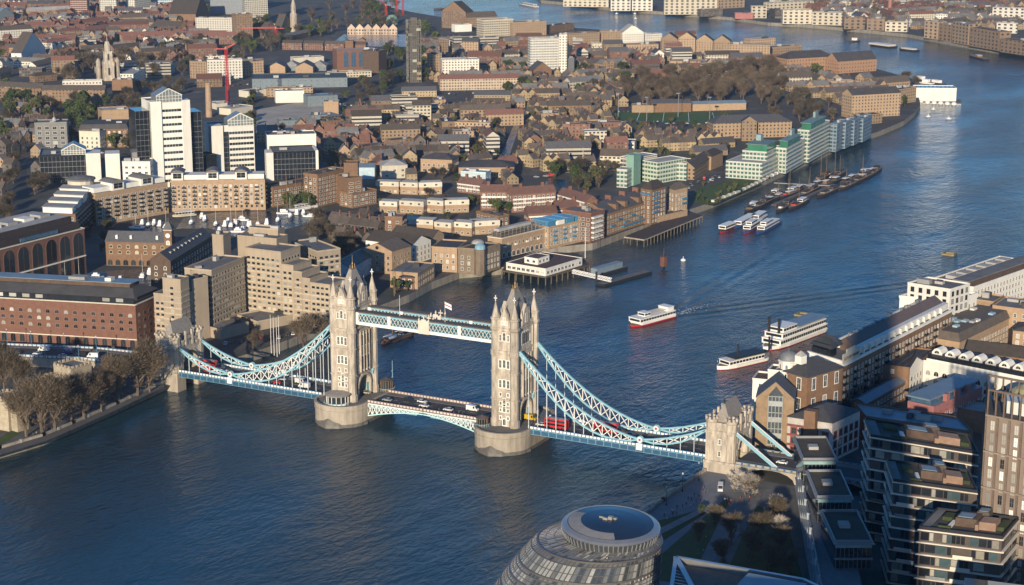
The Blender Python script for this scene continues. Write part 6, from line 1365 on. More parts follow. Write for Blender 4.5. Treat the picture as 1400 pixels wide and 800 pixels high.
for bp, sp, w, lab, hm, cb in (((1190,61),(1222,65),16,'broad pale topped barge in the distant reach',TUGB,((-.42,.42,13,1.7,3.6,CREAM,False),)),((1230,67),(1254,70),11,'pale decked barge right of the broad one in the distant reach',TUGB,((-.35,.3,8,1.7,3,CREAM,False),)),((1326,76),(1349,82),10,'plain dark barge near the far bank at the right',TUGB,((-.1,.05,6,1.7,4,BBRO,False),)),((1161,57),(1174,56),8,'small dark tug in the distant reach',TUGB,((-.2,.1,5,1.7,5,WHITE,False),)),((1248,108),(1272,112),8,'dark tug behind the white boatyard',TUGB,((-.1,.2,5,1.7,5,WHITE,False),)),((1256,113),(1276,115),7,'white launch beside the boatyard',WHITE,((-.2,.2,5,1.7,5,WHITE,False),)),((1272,113),(1291,116),7,'white cabin boat at the outer end of the boatyard',TUGB,((-.2,.3,5,1.7,4.5,WHITE,False),)),((710,5),(734,10),9,'white fast ferry at the top of the view',WHITE,((-.4,.2,7,1.7,4.5,WHITE,True),)),((594,13),(607,12),14,'brown lighter near the top left of the river',M('rust_hull', (.12,.06,.04), .8),())):
    boat('barge' if hm is TUGB else 'launch', lab, bp, sp, w, 1.7, hm, TUGB, cabins=cb)
boat('sailing_barge', 'wooden sailing barge moored behind the left bridge tower', (521,470), (560,456), 7, 1.8, M('barge_wood', (.11,.06,.04), .7), TUGB, cabins=((-.3,-.1,4,1.9,3.6,BBRO,True),(.05,.3,4,1.9,2.8,WHITE,False)), masts=((.1,20),))
boat('sailing_barge', 'sailing barge with a bare mast at the dock entrance', (530,417), (556,409), 7, 1.8, TUGB, TUGB, cabins=((-.3,.0,4,1.9,3.4,BRED,True),), masts=((.15,24),))
# buoys and rafts
for px, py, s, lab in ((934,357,1.6,'white buoy in the open reach above the bridge'),(843,19,2.5,'white mooring buoy left of the far pair'),(868,19,2.5,'upper white mooring buoy of the far pair'),(869,26,2.5,'lower white mooring buoy of the far pair'),(1269,160,2.2,'white buoy nearest the boatyard wall'),(1297,163,2.6,'white buoy farthest out from the boatyard'),(1276,150,2,'small white buoy just below the boatyard')):
    p = at(px,py,0); q = MB(); q.lathe(p.x,p.y,[(s*.2,-.4),(s,.2),(s*1.05,.9),(s*.55,1.5),(s*.12,1.7),(s*.1,3.0)],10); tag(q.build('buoy', WHITE), lab, 'buoy')
for px, py, lab in ((1298,348,'yellow square raft in the open reach at the right'),(1098,431,'yellow square raft beyond the paddle steamer')):
    p = at(px,py,0); q = MB()
    for s in (-3,3): q.cbox(p.x+s,p.y,-.3,1.4,8,1.2); q.cbox(p.x,p.y+s*1.1,-.3,7,1.4,1.25)
    tag(q.build('raft', M('raft_yellow', (.22,.18,.08), .7)), lab, 'raft')
for k in range(6):
    p = at(1259+9*k, 141+.6*k, 0); q = MB(); q.lathe(p.x,p.y,[(.4,-.4),(2.4,.2),(2.6,2.2),(1.2,3.2),(.2,3.4)],8); tag(q.build('buoy', WHITE), 'white float in the row below the white boatyard', 'buoy', 'floats below the boatyard')
o = block('boatyard', 'white box-like floating boatyard with a dark glazed roof strip', 'boatyard', (1252,121), (1308,121.5), 22, 13, WHT, RDRK, base=.8, units=0)
for k in range(9): lbox(o, 'roof_light', .06+.1*k, .14+.1*k, .25, .75, 13, 13.8, BGLS)
for k in range(5): lbox(o, 'wall_panel', .05+.2*k, .055+.2*k, -.01, 0, 1, 12, UNIT)
floatbox('pontoon', 'pale pontoon under the white boatyard', (1246,137), (1314,139), 34, .9, STEEL)
# marina
for nm, pts, lab in (('dock_water', [(252,297),(300,290),(430,288),(440,300),(396,312),(375,318),(330,326),(285,312),(240,313)], 'dark dock water with moored yachts'), ('dock_water', [(182,300),(235,304),(236,318),(180,316)], 'dock water behind the clock warehouse'), ('dock_water', [(60,378),(210,366),(214,392),(120,398),(60,395)], 'shaded dock water in front of the arched offices'), ('canal', [(681,222),(693,223),(718,150),(711,150)], 'straight canal cutting through the brown housing'), ('canal', [(742,256),(775,258),(776,246),(750,244)], 'canal basin behind the red roofed flats'), ('basin', [(448,63),(556,64),(556,47),(470,47)], 'square dock basin near the top of the view')):
    sheet(nm, pts, G+.03, WATER, lab, cat='water')
YW = M('yacht_white', (.72,.72,.70), .3, .06, .3)
def yacht_proto(sail):
    r = empty('sailing_yacht' if sail else 'motor_yacht'); q = MB(); top, sh = hullmesh(q, 13, 4.0, 1.5, bow=.4); q.build('hull', [YW, BHULL], r)
    q = MB(); q.box(-3.5,2.2,-1.3,1.3,1.5,2.5 if sail else 3.4); q.box(-2,1,-1.0,1.0,2.4,2.9 if sail else 4.6); c = q.build('cabin', YW, r)
    q = MB(); q.box(-3.2,1.8,-1.34,1.34,1.9,2.3); q.build('window', DGLS, c)
    if sail: q = MB(); q.lathe(.8,0,[(.11,1.5),(.07,17)],5); q.bar((.8,0,3),(-4.5,0,2.9),.16); q.build('mast', YW, r)
    return r
ys, ym = yacht_proto(True), yacht_proto(False); ys.scale = ym.scale = (.8,.8,.8); first = {True: ys, False: ym}
random.seed(12)
spots = [(262+random.uniform(-6,6)+12*i, 303+random.uniform(-7,7)) for i in range(11)]+[(300+8*i, 312+random.uniform(-4,7)) for i in range(7)]+[(187+8*i, 309+random.uniform(-3,4)) for i in range(6)]+[(388+9*i, 295+random.uniform(-3,3)) for i in range(6)]+[(110,384),(130,381),(165,385),(195,378),(205,374),(90,387)]
used = {True:0, False:0}
for i, (x, y) in enumerate(spots):
    sail = (i%5 in (0,3)); p = at(x, y, G); a = random.choice((.5,2.1,.55,3.6)); src = first[sail]
    o = src if used[sail] == 0 else copy_tree(src); used[sail] += 1; o.location = (p.x,p.y,G); o.rotation_euler = (0,0,a)
    wh = 'in the main basin behind the concrete hotel' if i < 18 else 'in the basin behind the clock warehouse' if i < 24 else 'at the right end of the marina' if i < 30 else 'in the shaded dock before the arched offices'
    tag(o, ('white sailing yacht moored ' if sail else 'white motor yacht moored ')+wh, 'yacht', ('sailing yachts ' if sail else 'motor yachts ')+wh)
boat('tall_ship', 'white hulled ship with several tall masts at the right end of the marina', (383,299), (432,291), 7, 2.2, WHITE, BHULL, cabins=((-.3,.1,4,2.3,4,WHITE,True),), masts=((.3,26),(.05,28),(-.2,24)), z=G)
boat('houseboat', 'long cream houseboat moored along the marina flats', (236,305), (268,302), 6, 1.4, CREAM, TUGB, cabins=((-.4,.4,4.6,1.5,3.6,CREAM,True),), z=G)

# ------------------------------------------------------------ vehicles
TYRE = M('tyre', (.02,.02,.02), .9)
def carmesh(L=4.4, w=1.8, h=1.45, van=False):
    q = MB(); hw = w/2
    lo = [(-L/2,.35),(L/2,.35),(L/2,.72),(L/2-.25,.88),(L*.22,.95),(-L*.46,.98),(-L/2,.8)]
    if van: lo = [(-L/2,.35),(L/2,.35),(L/2,.95),(L/2-.5,1.25),(L*.28,h),(-L*.49,h),(-L/2,h-.2)]
    q.ext(lo, 'y', -hw, hw); return q
def car_proto(name, van=False, L=4.4, w=1.8, h=1.45):
    r = empty(name); cache = carmesh(L, w, h, van).mesh('body', [M('car_white', (.62,.62,.60), .3, .05, .5)]); ob('body', cache, r)
    q = MB()
    if not van:
        q.ext([(-L*.40,.96),(L*.20,.94),(L*.06,h),(-L*.30,h)], 'y', -w*.43, w*.43); gl = q.build('cabin_glass', GLASS, r)
        q = MB(); q.box(-L*.29,L*.05,-w*.40,w*.40,h,h+.05); ob('roof_panel', q.mesh('roof_panel', [M('car_white')]), r)
    else:
        q.ext([(L/2-.42,1.3),(L*.30,h-.12),(L*.285,h-.12),(L/2-.6,1.3)], 'y', -w*.45, w*.45); q.box(L*.12,L*.27,-w/2-.02,w/2+.02,1.25,h-.25); q.build('cabin_glass', GLASS, r)
    for sx in (-.32,.32):
        for sy in (-1,1):
            q = MB(); q.ext([(L*sx+.33*cos(2*pi*k/10), .33+.33*sin(2*pi*k/10)) for k in range(10)], 'y', min(sy*w*.36,sy*(w*.5+.02)), max(sy*w*.36,sy*(w*.5+.02))); q.build('wheel', TYRE, r)
    for sy in (-1,1):
        q = MB(); q.box(L/2,L/2+.03,sy*w*.36-.16,sy*w*.36+.16,.6,.75); q.build('headlight', LITE, r)
    return r
protos = {'car': car_proto('parked_car'), 'van': car_proto('van', True, 5.6, 2.0, 2.5)}
usedv = {'car': False, 'van': False}
CARC = {'white':(.62,.62,.60),'silver':(.33,.34,.35),'black':(.02,.02,.022),'red':(.38,.02,.02),'blue':(.03,.07,.18),'grey':(.11,.115,.12),'beige':(.38,.33,.25),'yellow':(.55,.36,.03)}
_bm = {}
def vehicle(kind, colr, loc, rz, label, group=None, name=None):
    src = protos[kind]; o = src if not usedv[kind] else copy_tree(src); usedv[kind] = True
    o.name = name or ('car' if kind == 'car' else 'van'); o.location = loc; o.rotation_euler = (0,0,rz)
    for k in ('label','category','group'):
        if k in o: del o[k]
    tag(o, label, kind, group)
    for ch in o.children:
        n = ch.name.split('.')[0]
        if n in ('body','roof_panel'):
            key = (n, kind, colr)
            if key not in _bm:
                me = ch.data.copy(); me.materials.clear(); me.materials.append(M('car_'+colr, CARC[colr], .3, .05, .5)); _bm[key] = me
            ch.data = _bm[key]
    return o
def onbridge(px, py, x, z=9.52):
    p = at(px, py, z+.7); return (x, p.y, z)
bv = [('car','beige',505,534,2.6,'beige car just leaving the left tower arch'),('car','silver',540,541,-2.6,'silver car on the left half of the raised deck'),('car','white',584,545,2.6,'white car at the middle of the bridge, upper of the pair'),('car','white',590,549,-2.6,'white car at the middle of the bridge, lower of the pair'),('car','white',627,552,-2.6,'pale car alone on the right half of the middle span'),('van','white',654,555,2.6,'large white van nearing the right tower'),('car','black',562,543,2.6,'black car behind the silver car on the middle span'),
      ('van','yellow',732,568,2.6,'yellow van leaving the right tower arch'),('car','white',751,573,-2.6,'white car between the yellow van and the red bus'),('car','blue',865,593,2.6,'dark blue car behind the second red bus'),('car','red',382,520,-2.6,'red car on the left side span'),('car','white',389,516,2.6,'white car beside the red car on the left side span'),('van','white',416,520,2.6,'white van on the left side span, farther of two'),('van','white',425,524,-2.6,'white van on the left side span nearest the tower'),('car','white',308,505,2.6,'white car near the left end of the bridge'),('car','red',278,510,-2.6,'red car just inside the left abutment tower'),('car','grey',341,507,2.6,'grey car at the low point of the left chains')]
for kd, cl, px, py, x, lab in bv: vehicle(kd, cl, onbridge(px,py,x), pi/2 if x < 0 else -pi/2, lab, 'vehicles crossing the bridge')
for kd, cl, px, py, lab in (('car','white',51,483,'white car on the raised road in front of the red offices, leftmost'),('car','white',85,486,'white car on the raised road below the blue truck'),('van','white',60,478,'white box truck on the raised road'),('van','blue',92,481,'blue van on the raised road'),('van','white',127,487,'white van on the raised road nearest the bridge'),('car','grey',22,482,'grey car on the raised road at the left edge'),('car','black',112,484,'black car behind the white van on the raised road')):
    p = at(px,py,10.2); vehicle(kd, cl, (p.x,p.y,9.52), radians(112), lab, 'vehicles on the left approach')
p = at(1069,634,9.5); vehicle('car','white',(p.x,p.y,9.52),pi/2,'white car on the viaduct beyond the right abutment tower','vehicles on the right approach')
p = at(985,668,G+.6); vehicle('van','white',(p.x,p.y,G+.03),radians(200),'white van parked on the riverside walk under the right abutment')
p = at(1020,609,9.5); vehicle('van','yellow',(-3,p.y,9.52),pi/2,'yellow and black van under the right abutment arch','vehicles on the right approach')
def bus_proto():
    r = empty('double_decker_bus'); L, w = 10.6, 2.5; q = MB()
    q.ext([(-L/2,.4),(L/2,.4),(L/2,2.2),(L/2-.15,4.1),(L/2-.5,4.35),(-L/2+.2,4.35),(-L/2,4.1)], 'y', -w/2, w/2); q.build('body', RED, r)
    q = MB(); q.box(-L/2+.5,L/2-.7,-w/2+.2,w/2-.2,4.35,4.42); q.build('roof_panel', M('bus_roof', (.35,.30,.29), .5), r)
    for z0, z1 in ((1.35,2.15),(2.9,3.7)):
        for sy in (-1,1): q = MB(); q.box(-L/2+.4,L/2-.3,min(sy*w/2,sy*(w/2+.03)),max(sy*w/2,sy*(w/2+.03)),z0,z1); q.build('window_strip', GLASS, r)
        q = MB(); q.box(L/2-.02,L/2+.04,-w*.42,w*.42,z0-.1,z1); q.build('windscreen', GLASS, r)
    for sx in (-.3,.3):
        for sy in (-1,1): q = MB(); q.ext([(L*sx+.48*cos(2*pi*k/10), .48+.48*sin(2*pi*k/10)) for k in range(10)], 'y', min(sy*w*.36,sy*(w*.5+.02)), max(sy*w*.36,sy*(w*.5+.02))); q.build('wheel', TYRE, r)
    return r
bus = bus_proto()
for i, (px, py, x, lab) in enumerate(((771,577,-2.6,'red double-decker bus on the right side span, first after the tower'),(836,584,2.6,'red double-decker bus farther along the right side span'),(291,499,2.6,'red double-decker bus passing the left abutment tower'))):
    b = bus if i == 0 else copy_tree(bus); b.location = onbridge(px,py,x); b.rotation_euler = (0,0,pi/2 if x < 0 else -pi/2); tag(b, lab, 'bus', 'red buses on the bridge')
# traffic and parked cars away from the bridge
random.seed(21)
def lots(n, poly_line, jx, jy, rz, label, group, vanp=.1):
    for i in range(n):
        t = i/max(1,n-1); k = t*(len(poly_line)-1); j = min(int(k), len(poly_line)-2); f = k-j
        x = poly_line[j][0]*(1-f)+poly_line[j+1][0]*f+random.uniform(-jx,jx); y = poly_line[j][1]*(1-f)+poly_line[j+1][1]*f+random.uniform(-jy,jy)
        p = at(x,y,G)
        if infoot(p, 1.5): continue
        vehicle('van' if random.random() < vanp else 'car', random.choice(('white','white','silver','black','grey','red','blue','black','grey')), (p.x,p.y,G+.03), rz+random.choice((0,pi)), label, group)
sheet('road', [(14,300),(40,300),(36,215),(22,215)], Z1, ASPH, 'shaded road with queueing traffic at the left edge', cat='road')
lots(24, [(29,292),(30,262),(24,222)], 5, 2, radians(40), 'vehicle in the queue on the shaded road at the left', 'vehicles queueing on the road at the left', .25)
lots(22, [(928,262),(985,240)], 3, 4, radians(20), 'parked car beside the small riverside park', 'cars parked beside the riverside park')
lots(12, [(560,318),(500,268)], 3, 2, 1.0, 'parked car among the cream terraces', 'cars parked among the terraces')
SAND = M('site_ground', (.38,.34,.28), .9, .25, .06)
sheet('yard', [(350,182),(400,178),(462,172),(470,150),(420,138),(350,150)], Z1, SAND, 'pale open depot yard crowded with vehicles', cat='yard')
for r_ in range(5): lots(13, [(352+6*r_,172-6*r_),(455+4*r_,172-7*r_)], 3, 1.5, .9, 'vehicle parked in the pale depot yard', 'vehicles parked in the depot yard', .4)
lots(10, [(890,152),(830,154)], 3, .6, .3, 'parked car at the left end of the sports pitch', 'cars parked by the sports pitch')
for ln, n_, lb in (([(470,208),(640,214)],16,'in the streets behind the office blocks'),([(120,205),(185,215)],10,'beside the brown office blocks at the left'),([(440,150),(560,140)],16,'in the street behind the depot'),([(560,128),(720,127)],16,'below the long red roofed block'),([(735,242),(845,232)],12,'beside the canal basin'),([(300,290),(360,292)],8,'on the quay below the marina flats'),([(310,470),(420,456)],12,'in front of the concrete hotel'),([(845,166),(990,170)],12,'in the lane below the sports pitch'),([(240,112),(345,118)],12,'in front of the long white flats')):
    lots(n_, ln, 4, 2, random.random()*3, 'parked car '+lb, 'cars parked '+lb)
lots(14, [(1150,118),(1180,104)], 5, 2, .3, 'parked car on the quay behind the distant warehouses', 'cars parked on the distant quay')

# ------------------------------------------------------------ people
def person_mesh(pose):
    v = [(0,0,.95),(0,0,1.15),(0,0,1.40),(0,0,1.52),(0,.02,1.66),(0,.03,1.76),(.19,0,1.40),(.24,.02+.04*pose,1.13),(.25,.08+.1*pose,.88),(-.19,0,1.40),(-.24,-.02-.04*pose,1.13),(-.25,-.02-.1*pose,.88),(.10,0,.90),(.11,.10*pose,.50),(.11,.02-.04*pose,.08),(.11,.16,.04),(-.10,0,.90),(-.11,-.10*pose+.03,.50),(-.11,-.24*pose,.08),(-.11,-.24*pose+.15,.04)]
    e = [(0,1),(1,2),(2,3),(3,4),(4,5),(2,6),(6,7),(7,8),(2,9),(9,10),(10,11),(0,12),(12,13),(13,14),(14,15),(0,16),(16,17),(17,18),(18,19)]
    rad = [.15,.15,.16,.06,.105,.07,.075,.055,.04,.075,.055,.04,.10,.07,.05,.045,.10,.07,.05,.045]
    me = bpy.data.meshes.new('person'); me.from_pydata(v, e, []); o = bpy.data.objects.new('person', me); COL.objects.link(o)
    m = o.modifiers.new('skin', 'SKIN'); o.modifiers.new('sub', 'SUBSURF').levels = 1
    for i, sv in enumerate(me.skin_vertices[0].data): sv.radius = (rad[i], rad[i]*.8); sv.use_root = (i == 0)
    dg = bpy.context.evaluated_depsgraph_get(); out = bpy.data.meshes.new_from_object(o.evaluated_get(dg)); bpy.data.objects.remove(o); return out
pmesh = [person_mesh(0.2), person_mesh(1.0)]
SKIN = M('skin', (.42,.26,.18), .6); TRS = [M('trousers_dark', (.03,.035,.05), .9), M('trousers_grey', (.08,.08,.085), .9)]
TOPS = [M('coat_'+n, c, .85) for n, c in (('black',(.02,.02,.022)),('navy',(.03,.04,.09)),('red',(.40,.04,.04)),('white',(.55,.54,.52)),('brown',(.14,.09,.06)),('grey',(.16,.16,.17)),('green',(.05,.09,.05)))]
pv = []
for i in range(7):
    for pm in pmesh:
        me = pm.copy(); me.materials.clear()
        for m in (TOPS[i], TRS[i%2], SKIN, BLACK): me.materials.append(m)
        for p in me.polygons:
            z = p.center.z; x = abs(p.center.x); p.material_index = 1 if z < .92 and not (x > .19) else 2 if (z > 1.53 and z < 1.72) or (x > .2 and z < .93) else 3 if z >= 1.72 else 0
            p.use_smooth = True
        pv.append((me, ('black','navy','red','white','brown','grey','green')[i]))
random.seed(9)
def people(n, line, jit, z, where, group):
    for i in range(n):
        t = random.random()*(len(line)-1); j = int(t); f = t-j
        x = line[j][0]*(1-f)+line[j+1][0]*f+random.uniform(-jit,jit); y = line[j][1]*(1-f)+line[j+1][1]*f+random.uniform(-jit,jit)*.5
        p = at(x,y,z); me, cl = random.choice(pv); o = ob('person', me, None, (p.x,p.y,z+.03), random.uniform(0,6.28))
        tag(o, 'person in a %s coat %s' % (cl, where), 'person', 'people in %s coats %s' % (cl, where))
people(46, [(40,600),(110,566),(165,543),(215,522)], 7, G, 'walking along the tree-lined wharf', '')
people(22, [(905,712),(935,695),(965,673)], 7, G, 'on the riverside walk beyond the round hall', '')
people(12, [(955,765),(985,700),(1010,685)], 5, G, 'on the paths between the lawns', '')
people(10, [(985,690),(1045,678)], 5, G, 'on the plaza below the viaduct', '')
for i in range(22):
    y = random.uniform(-26,26) if i < 12 else random.choice((-1,1))*random.uniform(60,130); me, cl = random.choice(pv)
    o = ob('person', me, None, (random.choice((-7.2,-6.4,-7.8)), y, 9.64), random.choice((0,pi))); w = 'on the middle span footway' if i < 12 else 'on a side span footway'; tag(o, 'person in a %s coat %s' % (cl, w), 'person', 'people in %s coats %s' % (cl, w))
# lamps, flagpoles, site mast
def lamp(px, py, z, h, m, label, group, globe=True):
    p = at(px,py,z); r = tag(empty('street_lamp', (p.x,p.y,z)), label, 'street lamp', group)
    q = MB(); q.lathe(0,0,[(.35,0),(.35,.6),(.14,.8),(.10,h)],8); q.build('post', m, r); q = MB(); q.lathe(0,0,[(.15,h),(.34,h+.2),(.34,h+.6),(.1,h+.85)],8); q.build('lantern', LITE, r)
for k, (x, y) in enumerate(((911,691),(933,672),(955,657))): lamp(x, y, G+.6, 7, BLACK, ['black riverside lamp nearest the round hall','black riverside lamp, middle of the three','black riverside lamp nearest the abutment tower'][k], 'lamps on the river wall')
for k, (x, y) in enumerate(((10,470),(43,473),(88,476),(132,480),(175,483),(62,489),(108,493),(148,496))): lamp(x, y, 9.4, 7, BLUE, 'blue lamp post along the raised road by the red offices', 'blue lamp posts on the raised road')
for k, (x, y) in enumerate(((371,483),(375,486),(379,488),(382,484))):
    p = at(x,y,G); q = MB(); q.lathe(p.x,p.y,[(.16,G),(.08,G+20)],6); tag(q.build('flagpole', WHITE), 'tall white flagpole in the group beside the concrete hotel', 'flagpole', 'flagpoles beside the concrete hotel')
# ------------------------------------------------------------ the rest of the city
F_BRN = FAC('far_brown_brick', (.20,.13,.08), 3.4, 3.0, .40, .50, lite=.9)
F_TAN = FAC('far_tan_brick', (.31,.22,.14), 3.4, 3.0, .40, .50, lite=.5, rnd=.3)
F_YEL = FAC('far_yellow_brick', (.31,.235,.14), 3.0, 2.9, .36, .42, lite=.6, rnd=.32)
F_RED = FAC('far_red_brick', (.18,.098,.07), 3.0, 2.9, .42, .50, lite=1.0)
F_WHT = FAC('far_white_block', (.60,.57,.50), 3.4, 3.0, .45, .46, lite=.3)
F_CRM = FAC('far_cream_block', (.50,.45,.35), 3.4, 3.1, .6, .46, lite=.3)
F_BND = FAC('far_banded_block', (.42,.39,.33), 30, 3.3, .98, .45, lite=.1)
F_DRK = FAC('far_dark_block', (.10,.085,.075), 3.4, 3.2, .6, .5, lite=.7)
F_GRN = FAC('far_green_flats', (.42,.44,.39), 3.0, 3.2, .72, .55, win=(.04,.12,.09), lite=.3, band=(.50,.51,.46))
F_BLU = FAC('far_blue_flats', (.17,.23,.28), 3.2, 3.1, .7, .6, win=(.03,.06,.10), lite=.3)
F_BLS = FAC('far_blue_shed', (.14,.175,.195), 6, 5, .1, .2)
_seen = {}
def FB(label, x0, y0, x1, y1, hpx, d, wall, roof=RGRY, style='flat', cat='flats', name='flats_block', group=None, **k):
    a, b = at(x0,y0), at(x1,y1); m = (a+b)/2; h = max(4, hpx*(m-CAM).length/(F_PX*.975))
    k.setdefault('units', 2 if y0 > 40 else 1)
    if isinstance(d, tuple): d = tuple(at(*d).xy)
    return block(name, label, cat, tuple(a.xy), tuple(b.xy), d, h, wall, roof, style, world=True, parapet=0.5, group=group, **k)
FB('long brown brick block with rows of white windows below the white church',58,142,144,142,18,12,F_BRN,RBRO,'gable_x',rh=4)
FB('shaded brown block at the left edge below the church',-20,136,57,140,18,12,F_BRN,RBRO,'gable_x',rh=4)
FB('pale attic-storeyed block just behind the long brown block',86,124,140,123,12,10,F_WHT,RLGT)
FB('broad brown windowless slab right of the church',154,133,182,133,22,14,BBRO,RLGT,units=3)
FB('white flats climbing behind the windowless slab',183,121,199,112,18,14,F_WHT,RLGT)
FB('dark office with pale floor bands among the trees right of the church',200,106,234,105,16,16,F_BND,RDRK,cat='office building')
FB('tan left wing of the long white flats',260,107,283,108,22,13,F_TAN,RGRY); FB('long white flats with dark windows right of the church',284,110,332,109,26,14,F_WHT,RLGT); FB('tan right wing of the long white flats',333,105,361,103,19,13,F_TAN,RGRY)
FB('pale flats with many balconies below the tall grey slab',268,49,321,50,23,14,F_WHT,RLGT); FB('brown flats right of the pale balconied flats',322,54,346,53,32,16,F_BRN,RGRY)
FB('long red-tiled terrace across the upper left',164,60,310,58,11,12,F_RED,RRED,'gable_x',rh=4)
FB('four storey red brick block with white windows, upper left',150,49,204,48,14,12,F_RED,RRED,'gable_x',rh=4); FB('red brick block left of the white windowed one',112,42,150,39,11,12,F_RED,RRED,'gable_x',rh=4)
FB('red roofed houses among the trees at the upper left',83,55,115,53,11,12,F_TAN,RRED,'hip',rh=4); FB('white fronted house with a red hipped roof at the upper left',65,73,100,69,13,13,F_WHT,RRED,'hip',rh=4); FB('wide red roofed hall at the upper left',118,51,166,45,8,16,F_RED,RRED,'hip',rh=5)
FB('brown terrace with white windows left of the church spire tip',113,79,143,77,11,10,F_BRN,RBRO,'gable_x'); FB('brown terrace with white windows right of the church spire tip',156,78,192,74,11,10,F_BRN,RBRO,'gable_x'); FB('brown terrace with a pale ground floor above the dark offices',195,83,240,80,11,10,F_BRN,RBRO,'gable_x'); FB('tan terrace left of the crane top',240,69,273,68,9,10,F_TAN,RBRO,'gable_x')
FB('blue-white low block at the upper left edge',-5,56,45,53,13,13,F_WHT,RBRO,'gable_x'); FB('white gabled block at the left edge',30,88,63,80,14,13,WHT,RBRO,'gable_y'); FB('small white house near the left edge',50,101,76,95,10,11,F_WHT,RBRO,'gable_x'); FB('brown house cluster near the left edge',48,113,78,110,8,11,F_BRN,RBRO,'hip')
FB('tan terrace with a pale roof line at the top left',40,25,97,22,9,12,F_TAN,RLGT,'gable_x'); FB('blue-grey shed at the top left edge',-5,36,20,34,13,22,F_BLS,RBLU,'gable_y'); FB('pale flat sheds at the top left',35,38,93,34,7,22,CREAM,RLGT); FB('dark blue roofs at the top left corner',-5,23,36,19,8,20,F_BLS,RBLU)
FB('banded red and white tower block at the top left',97,24,120,24,34,16,FAC('banded_tower', (.22,.10,.07), 4, 3, .5, .5, band=(.6,.57,.5)),RGRY,cat='tower block'); FB('white tower block with a dark middle at the top left',137,21,160,21,26,16,F_WHT,RGRY,cat='tower block'); FB('white slab by the blue glass offices at the top',185,18,207,15,36,16,F_WHT,RGRY,cat='tower block'); FB('pale blue glass offices at the top left',208,13,247,13,26,20,FAC('pale_blue_glass', (.45,.50,.52), 3, 3.2, .8, .6, win=(.12,.20,.27), lite=.5),RGRY,cat='office building'); FB('low white block in front of the blue glass offices',176,19,205,20,7,14,WHT,RLGT); FB('white and blue block right of the glass offices',249,17,262,16,26,14,F_WHT,RGRY); FB('wide brown-grey slab block at the top',288,19,334,20,48,15,FAC('slab_grey', (.34,.27,.21), 3.2, 3, .5, .5, lite=.7),RGRY,cat='tower block'); FB('tall pale slab block at the top edge',335,34,367,33,62,16,FAC('slab_pale', (.45,.42,.36), 2.6, 2.8, .6, .5, lite=.5),RGRY,cat='tower block')
FB('tan terrace below the blue glass offices',165,34,208,32,9,11,F_TAN,RBRO,'gable_x'); FB('long brown shed roof receding beside the upper trees',240,46,263,44,5,60,BBRO,RBRO,'gable_y'); FB('brown block by the railway at the top',268,30,285,24,10,40,BBRO,RBRO,'gable_y')
FB('long grey roofed shed right of the upper trees',386,58,437,47,6,14,BDRK,RGRY,'gable_x',rh=3); FB('brown house pair among the upper trees',364,53,378,51,13,10,F_BRN,RBRO,'gable_y'); FB('tan gabled house by the church spire',384,49,400,44,9,10,F_TAN,RBRO,'gable_y')
for k in range(4): FB('red brick gabled range in front of the dock basin, number of four' if False else ['red brick range at the left of the dock basin front','red brick range second along the dock basin front','red brick range third along the dock basin front','red brick range at the right of the dock basin front'][k],386+29*k,68+.6*k,413+29*k,68.5+.6*k,9,11,F_RED,RBRO,'gable_x',rh=3)
FB('small brown square block by the dock basin',472,71,483,71,14,12,BBRO,RBRO); FB('small brown gabled house by the dock basin',490,66,500,66,10,10,BBRO,RBRO,'gable_y')
for k in range(6): FB('white and brick gabled dock house on the far side of the basin',475+11.4*k,47.5,486+11.4*k,47.5,8.5,10,FAC('dock_house', (.48,.36,.27), 4, 4, .5, .55, lite=.8),RRED if k%2 else RBRO,'gable_y',name='dock_house',cat='house',group='gabled houses on the dock basin',rh=6)
o = FB('large brick pumping station with four tall arched windows',461,97,518,95,26,24,BRED,RLGT,cat='pumping station',name='pumping_station',units=3)
for k in range(4): ob('arch_window', win_mesh(5.5, 17, 'arch', BRED, BGLS, .6), o.root, (o.W*(.22+.18*k), -.03, 4), 0)
FB('dark brick annex behind the pumping station',518,100,529,97,28,20,BDRK,RGRY)
FB('vast dark blue-grey shed roof left of the pumping station',345,121,475,119,12,46,F_BLS,M('shed_dark', (.06,.068,.078), .8),'flat',cat='shed',units=3); FB('cream low range behind the dark shed',450,107,508,105,7,12,F_CRM,RGRY)
for k in range(2): FB(['gabled warehouse front, left of the pair behind the dark shed','gabled warehouse front, right of the pair behind the dark shed'][k],366+38*k,100,390+38*k,100,8,30,BTAN,SLATE,'gable_y',cat='warehouse',rh=5); FB(['pale barrel roofed shed left of the gabled pair','pale barrel roofed shed right of the gabled pair'][k],388+38*k,97,408+38*k,97,6,28,F_BLS,RLGT,'hip',cat='shed')
FB('long white roofed shed left of the pumping station',402,88,443,86,8,14,CREAM,RLGT)
o = FB('white fronted box building at the edge of the depot yard',377,141,416,140,15,16,WHT,RLGT,cat='warehouse'); FB('tan block behind the white fronted box',366,133,428,131,11,12,F_TAN,RGRY); FB('blue-grey metal shed beside the depot yard',421,146,462,144,13,18,F_BLS,RBLU,cat='shed'); FB('tan block beside the depot yard',443,158,463,158,18,12,BTAN,RLGT,cat='flats')
FB('low pale shed in the depot yard',382,172,407,171,6,14,F_BLS,RLGT,cat='shed'); FB('cream low range at the left of the depot yard',340,134,365,131,8,16,CREAM,RGRY,cat='shed')
FB('brown warehouse with gabled bays at the top of the view',604,38,637,40,22,20,F_BRN,RBRO,'gable_y',cat='warehouse'); FB('long tan warehouse right of the gabled bays at the top',638,40,680,38,15,18,F_TAN,RBRO,'gable_x',cat='warehouse')
